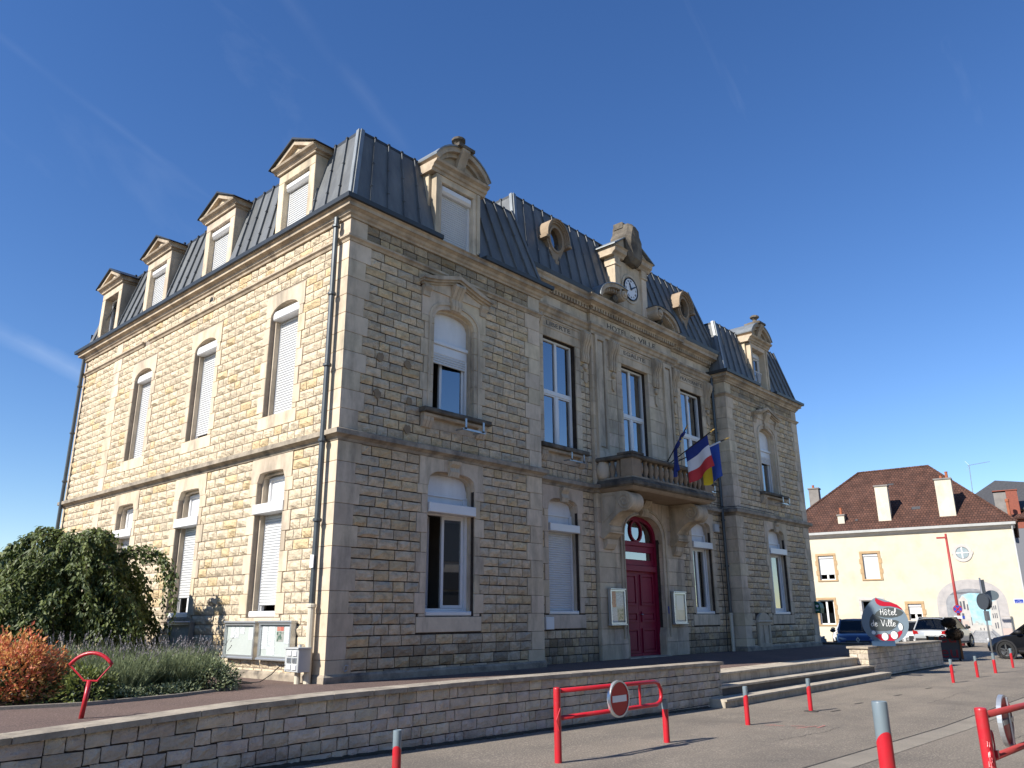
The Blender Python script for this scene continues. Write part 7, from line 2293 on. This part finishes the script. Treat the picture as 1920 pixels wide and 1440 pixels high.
    bx(FRr, -h * .8, h * .8, -.06, .01, .30, .52, 'rear_bumper', 'plastic_black', T)
    bx(FRr, -.26, .26, -.06, .022, .66, .77, 'number_plate', 'sign_white', T)
    if text:
        text_mesh(text, .09, FRr, 0, .68, .024, 'plate_text', 'black_paint', T, .001, width=.4)
        text_mesh(text, .09, Fr(FF_.O, FF_.U, FF_.N), 0, .34, .027, 'plate_text', 'black_paint', T, .001, width=.4, flip=False)
    return T, F, FF_
# frames are mirrored for the front plate, so lettering there uses U = -N
T, F, FF_ = car(31.5, 2.3, math.radians(200), 'car_blue', 'dark blue car facing the viewer, left of the round sign', 4.3, 1.85, 1.55)
FFm = Fr(FF_.O, -FF_.U, FF_.N)
text_mesh('FZ-947-ER', .1, FFm, 0, .34, .027, 'plate_text', 'black_paint', T, .001, width=.42)
b = B(); dm = [(0, .13), (.085, 0), (0, -.13), (-.085, 0)]; di = [(0, .065), (.04, 0), (0, -.065), (-.04, 0)]
b.ring(Fr(FFm(0, 0, .64), FFm.U, FFm.N), dm, di, .0, .03); b.obj('badge', 'rim_metal', T)
car(31.3, 5.9, math.radians(-62), 'car_cream', 'cream car mostly hidden behind the far town hall corner', 4.0, 1.75, 1.5, kind='hatch')
car(43.0, 6.6, math.radians(190), 'car_white', 'small pale car behind the dark blue car, facing the viewer', 4.0, 1.72, 1.45, kind='hatch')
car(42.6, 2.9, math.radians(200), 'car_white', 'white car mostly hidden behind the round sign', 3.9, 1.72, 1.42, kind='hatch')
car(41.4, 1.05, math.radians(-4), 'car_silver', 'silver car seen from behind, between the round sign and the planter', 4.4, 1.84, 1.62, text='BN-507-AH')
car(29.6, -5.75, math.radians(76), 'car_black', 'black car cut by the right edge of the picture', 4.2, 1.8, 1.56)

# ================================================================ PLANTS
def leaf_mat(name, c, c2, trans=.3, rough=.55):
    m = bpy.data.materials.new(name); m.use_nodes = True
    n, l = m.node_tree.nodes, m.node_tree.links
    p = n['Principled BSDF']; p.inputs['Roughness'].default_value = rough; p.inputs['Specular IOR Level'].default_value = .5
    a = n.new('ShaderNodeAttribute'); a.attribute_name = 'tint'
    mx = n.new('ShaderNodeMixRGB'); mx.inputs['Color1'].default_value = c + (1,); mx.inputs['Color2'].default_value = c2 + (1,)
    l.new(a.outputs['Fac'], mx.inputs['Fac'])
    tr = n.new('ShaderNodeBsdfTranslucent'); ms = n.new('ShaderNodeMixShader'); ms.inputs['Fac'].default_value = trans
    l.new(mx.outputs['Color'], p.inputs['Base Color']); l.new(mx.outputs['Color'], tr.inputs['Color'])
    l.new(p.outputs[0], ms.inputs[1]); l.new(tr.outputs[0], ms.inputs[2]); l.new(ms.outputs[0], n['Material Output'].inputs['Surface'])
    MATS[name] = m
leaf_mat('leaf_weeping', (0.03, 0.055, 0.016), (0.18, 0.215, 0.05), .32)
leaf_mat('leaf_orange', (0.66, 0.17, 0.11), (0.66, 0.42, 0.13), .38)
leaf_mat('leaf_greenish', (0.10, 0.14, 0.035), (0.22, 0.24, 0.06), .3)
leaf_mat('leaf_lavender', (0.13, 0.165, 0.075), (0.27, 0.31, 0.17), .3, .8)
leaf_mat('lavender_flower', (0.13, 0.12, 0.125), (0.22, 0.20, 0.205), .2, .8)
leaf_mat('leaf_euonymus', (0.10, 0.15, 0.05), (0.42, 0.45, 0.26), .25)
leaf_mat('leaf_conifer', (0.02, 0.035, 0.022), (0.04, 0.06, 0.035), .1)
mat('bark', (0.09, 0.065, 0.045), (0.055, 0.04, 0.03), scale=12, rough=0.95, bump=.6, bscale=30)
class Leaves:
    def __init__(s): s.v, s.f, s.t = [], [], []
    def leaf(s, p, d, nrm, L, W, t):
        d = d.normalized(); w = d.cross(nrm)
        if w.length < 1e-4: w = d.orthogonal()
        w = w.normalized() * W * .5
        nn = w.cross(d).normalized()
        k = len(s.v)
        s.v += [p, p + d * L * .42 + w + nn * L * .07, p + d * L, p + d * L * .42 - w + nn * L * .07]
        s.f.append((k, k + 1, k + 2, k + 3)); s.t += [t] * 4
    def blade(s, p, q, W, t):
        d = (q - p); w = d.cross(V((random.uniform(-1, 1), random.uniform(-1, 1), 0))).normalized() * W * .5
        k = len(s.v); s.v += [p - w, p + w, q]; s.f.append((k, k + 1, k + 2)); s.t += [t] * 3
    def obj(s, name, m, parent, kind=None):
        b = B(); b.v = s.v; b.f = s.f; b.m = [0] * len(s.f); b.t = [(x, x, x) for x in s.t]
        return b.obj(name, m, parent, recalc=False, tint=True, kind=kind)
def rv(a=1.0): return V((random.uniform(-a, a), random.uniform(-a, a), random.uniform(-a, a)))

# ---- weeping tree
WT = V((-2.2, 5.35, 0))
T = thing('weeping_tree', WT, 'low broad weeping tree with dark drooping foliage at the left', 'tree')
b = B(); b.tube([WT + V((0, 0, -.1)), WT + V((.05, .03, .5)), WT + V((-.04, .05, 1.1)), WT + V((.03, 0, 1.7))], [.13, .11, .10, .08], 10)
b.obj('trunk', 'bark', T, smooth=True)
lv = Leaves(); limbs = B()
def strand(pts, dens, size, spread=.06, tl=.15, th=.9):
    for a, c in zip(pts, pts[1:]):
        seg = (c - a)
        n = max(1, int(seg.length * dens))
        for k in range(n):
            p = a + seg * random.random() + rv(spread)
            d = V((random.uniform(-.8, .8), random.uniform(-.8, .8), -random.uniform(.0, .9))) + seg.normalized() * .5
            lv.leaf(p, d, rv(.8) + V((-.7, -.25, 1.1)), size * random.uniform(.7, 1.25), size * random.uniform(.42, .62), random.uniform(tl, th) ** 1.5)
random.seed(11)
# tiers of arching limbs: each tier spreads flat, then droops at its rim
for (nb, ztop, zend, R0, R1) in ((26, 2.62, 1.55, .7, 1.45), (32, 2.12, 1.0, 1.1, 2.05), (40, 1.52, .30, 1.5, 2.5), (30, 1.0, .1, 1.2, 2.2)):
    for k in range(nb):
        a = 2 * PI * k / nb + random.uniform(-.1, .1)
        R_ = random.uniform(R0, R1) * (1 + .14 * math.sin(a * 3 + ztop * 4) + .08 * math.sin(a * 7 + ztop))
        if math.cos(a) > 0: R_ *= 1 - .2 * math.cos(a)
        R_ *= 1 - .26 * max(0, math.cos(a + .95)) ** 2
        zt_ = ztop + random.uniform(-.14, .10) + .10 * math.sin(a * 4 + ztop * 3)
        ze = zend + random.uniform(-.12, .22)
        pts = []
        for j in range(11):
            t = j / 10
            rr = R_ * (1 - (1 - t) ** 1.5)
            z = (zt_ - .45) + .45 * math.sin(min(1, t / .45) * PI / 2) if t < .45 else zt_ - (zt_ - ze) * ((t - .45) / .55) ** 2.1
            aa = a + .22 * math.sin(t * 3 + k)
            pts.append(WT + V((rr * math.cos(aa), rr * math.sin(aa), z)) + rv(.035))
        if k % 4 == 0: limbs.tube(pts, .018, 5, True, .004)
        strand(pts[2:], 62, .105, .07)
        for j in range(3, 11):
            for q in range(3):
                s0 = pts[j]; o = rv(.24); o.z = -abs(o.z) * (.5 if j < 7 else 1.5)
                strand([s0, s0 + o * .6, s0 + o + V((0, 0, -.06))], 34, .095)
# the long branch that arches out to the right and trails thin strands
main = [WT + V(p) for p in ((.35, -.4, 2.1), (.6, -.75, 2.36), (.82, -1.05, 2.38), (1.0, -1.32, 2.24), (1.12, -1.5, 2.0), (1.17, -1.6, 1.7))]
limbs.tube(main, .022, 5, True, .006)
strand(main, 260, .10, .11)
strand([p + V((-.1, .25, -.05)) for p in main[:4]], 160, .10, .12)
for k in range(26):
    s0 = main[1 + k % 5] + rv(.09)
    ln = random.uniform(.25, .6) if k % 5 < 3 else random.uniform(.5, .95)
    strand([s0, s0 + V((random.uniform(-.05, .08), random.uniform(-.08, .03), -ln * .5)), s0 + V((random.uniform(-.06, .1), random.uniform(-.1, .05), -ln))], 26, .085, .025)
# stray arching shoots that break the outline, each with hanging twigs
for k in range(34):
    a = random.uniform(0, 2 * PI); zt_ = random.choice((2.55, 2.7, 2.2, 1.7, 1.6))
    R_ = {2.55: 1.5, 2.7: 1.2, 2.2: 2.0, 1.7: 2.5, 1.6: 2.6}[zt_] * random.uniform(.85, 1.1)
    if math.cos(a) > 0: R_ *= 1 - .25 * math.cos(a)
    R_ *= 1 - .28 * max(0, math.cos(a + .95)) ** 2
    pts = [WT + V((R_ * t * math.cos(a + .3 * t), R_ * t * math.sin(a + .3 * t), zt_ - .35 + .42 * math.sin(min(1, t / .55) * PI / 2) - (0 if t < .55 else .75 * ((t - .55) / .45) ** 2))) for t in [j / 8 for j in range(9)]]
    limbs.tube(pts, .014, 5, True, .004)
    strand(pts[3:], 75, .105, .06, .35, 1.0)
    for j in range(4, 9):
        s0 = pts[j]; ln = random.uniform(.15, .5)
        strand([s0, s0 + V((random.uniform(-.1, .1), random.uniform(-.1, .1), -ln * .5)), s0 + V((random.uniform(-.12, .12), random.uniform(-.12, .12), -ln))], 40, .095, .03, .3, 1.0)
lv.obj('crown', 'leaf_weeping', T)
limbs.obj('branches', 'bark', T, kind='stuff')

# ---- flower bed ground and edging
b = B(); pb = [(-5.6, .15), (-3.9, -.28), (-2.6, -.12), (-1.45, .35), (-1.05, 1.2), (-1.05, 6.5), (-6.5, 7.2), (-8, 4)]
b.poly([(x, y, .006 + (.03 * y if y < 0 else 0)) for x, y in pb]); structure(b.obj('flower_bed', 'soil', None, recalc=False))
b = B(); b.sweep([(-4.9, .0), (-3.9, -.30), (-2.6, -.14), (-1.42, .33), (-1.0, 1.2)], [(-.04, -.05), (.04, -.05), (.04, .035), (-.04, .035)])
tag(b.obj('bed_edging', 'concrete', None), 'thin pale concrete edging in front of the lavender bed', 'kerb')

def mound(T, c, rx, ry, h, n, size, m, name, tl=.0, th=1.0, gap=.0, up=.5):
    lv = Leaves()
    for k in range(n):
        a = random.uniform(0, 2 * PI); ph = math.acos(random.uniform(.02, 1))
        bump = 1 + .16 * math.sin(a * 4 + c[0] * 3) * math.sin(ph * 5) + .08 * math.sin(a * 9 + ph * 7)
        r = random.uniform(.72, 1.02) * bump
        d = V((math.sin(ph) * math.cos(a), math.sin(ph) * math.sin(a), math.cos(ph)))
        p = V(c) + V((d.x * rx * r, d.y * ry * r, d.z * h * r))
        lv.leaf(p, d + rv(.8) + V((0, 0, up * random.uniform(-.6, .8))), d + rv(.6) + V((0, 0, .6)), size * random.uniform(.6, 1.3), size * random.uniform(.4, .7), random.uniform(tl, th))
    lv.obj(name, m, T)
T = thing('orange_shrub', (-4.35, .75, 0), 'rounded shrub with orange and coral leaves at the left edge', 'shrub')
mound(T, (-4.45, .85, .05), .72, .66, .78, 5200, .065, 'leaf_orange', 'foliage')
mound(T, (-4.2, .70, .0), .62, .55, .38, 1300, .06, 'leaf_greenish', 'lower_foliage')
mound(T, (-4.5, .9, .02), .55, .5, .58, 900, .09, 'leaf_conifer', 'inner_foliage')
b = B()
for k in range(9):
    b.tube([(-4.4 + random.uniform(-.1, .1), .8 + random.uniform(-.1, .1), 0), (-4.4 + random.uniform(-.5, .5), .8 + random.uniform(-.5, .5), .6)], .012, 5, True, .004)
b.obj('stems', 'bark', T, kind='stuff')
T = thing('yellow_green_plant', (-3.75, .1, 0), 'loose yellow-green leafy plant behind the red hoop', 'shrub')
mound(T, (-3.72, .12, .02), .36, .34, .42, 1100, .06, 'leaf_greenish', 'foliage')
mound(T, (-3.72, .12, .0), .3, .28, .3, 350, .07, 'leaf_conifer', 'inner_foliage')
# ---- lavender clumps
def lavender(c, r, h, n, label):
    T = thing('lavender', c, label, 'lavender', 'lavender clumps')
    lv, fl = Leaves(), Leaves()
    for k in range(n):
        a, q = random.uniform(0, 2 * PI), math.sqrt(random.random())
        bpt = V(c) + V((math.cos(a) * r * q * .55, math.sin(a) * r * q * .55, 0))
        out = V((math.cos(a) * q, math.sin(a) * q, 0))
        hh = h * random.uniform(.45, 1.0)
        tip = bpt + out * r * random.uniform(.45, .85) + V((random.uniform(-.05, .05), random.uniform(-.05, .05), hh))
        lv.blade(bpt, tip, random.uniform(.008, .014), random.random())
        mid = bpt.lerp(tip, random.uniform(.35, .8))
        for z in range(3):
            o = rv(.06); o.z = abs(o.z) + .05
            lv.blade(mid, mid + o, .012, random.random())
        if k % 8 == 0 and hh > h * .7:
            d = (tip - bpt).normalized(); t0 = tip - d * .02
            for z in range(4):
                fl.leaf(t0 + d * (.028 * z), d + rv(.3), rv(), .035, .02, random.random())
    lv.obj('foliage', 'leaf_lavender', T); fl.obj('flower_spikes', 'lavender_flower', T, kind='stuff')
random.seed(5)
for i, (x, y, r, h) in enumerate(((-3.15, .55, .52, .66), (-2.75, .95, .60, .76), (-2.25, .80, .55, .70), (-1.85, 1.2, .52, .72), (-3.5, 1.25, .55, .82))):
    lavender((x, y, 0), r, h, 1000, ('grey-green lavender clump right behind the red hoop', 'tall lavender clump in the middle of the bed', 'lavender clump behind the pale low shrub, nearest the notice boards', 'lavender clump against the side wall at the right end of the bed', 'lavender clump behind the red hoop under the weeping tree')[i])
T = thing('variegated_shrub', (-1.75, .55, 0), 'low shrub with small cream-edged leaves at the right end of the bed', 'shrub')
mound(T, (-1.78, .55, .0), .50, .46, .46, 3600, .042, 'leaf_euonymus', 'foliage')
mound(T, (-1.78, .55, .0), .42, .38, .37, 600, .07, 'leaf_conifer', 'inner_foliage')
T = thing('ground_cover_plant', (-2.9, .12, 0), 'low creeping pale-leaved plant along the front of the lavender', 'plant')
for c_, rx, ry in (((-3.25, .02, 0), .35, .16), ((-2.75, .12, 0), .4, .18), ((-2.3, .3, 0), .32, .2)):
    mound(T, c_, rx, ry, .15, 700, .038, 'leaf_euonymus', 'foliage')
# ---- far conifer behind the garden
T = thing('conifer', (8.0, 46, -.4), 'dark conifer top far behind the garden at the left edge', 'tree')
b = B(); b.tube([(8.0, 46, -.6), (8.0, 46, 5.6)], .22, 8, True, .03); b.obj('trunk', 'bark', T)
lv = Leaves()
for k in range(4200):
    t = random.random() ** .7; z = .6 + 5.1 * t
    rr = 2.0 * (1 - t) ** .8 * random.uniform(.3, 1.0) * (1 + .2 * math.sin(z * 6)) + .05
    a = random.uniform(0, 2 * PI); d = V((math.cos(a), math.sin(a), -.3))
    lv.leaf(V((8.0 + rr * math.cos(a), 46 + rr * math.sin(a), z)), d + rv(.4), rv() + V((0, 0, 1)), .3, .1, random.random())
lv.obj('crown', 'leaf_conifer', T)
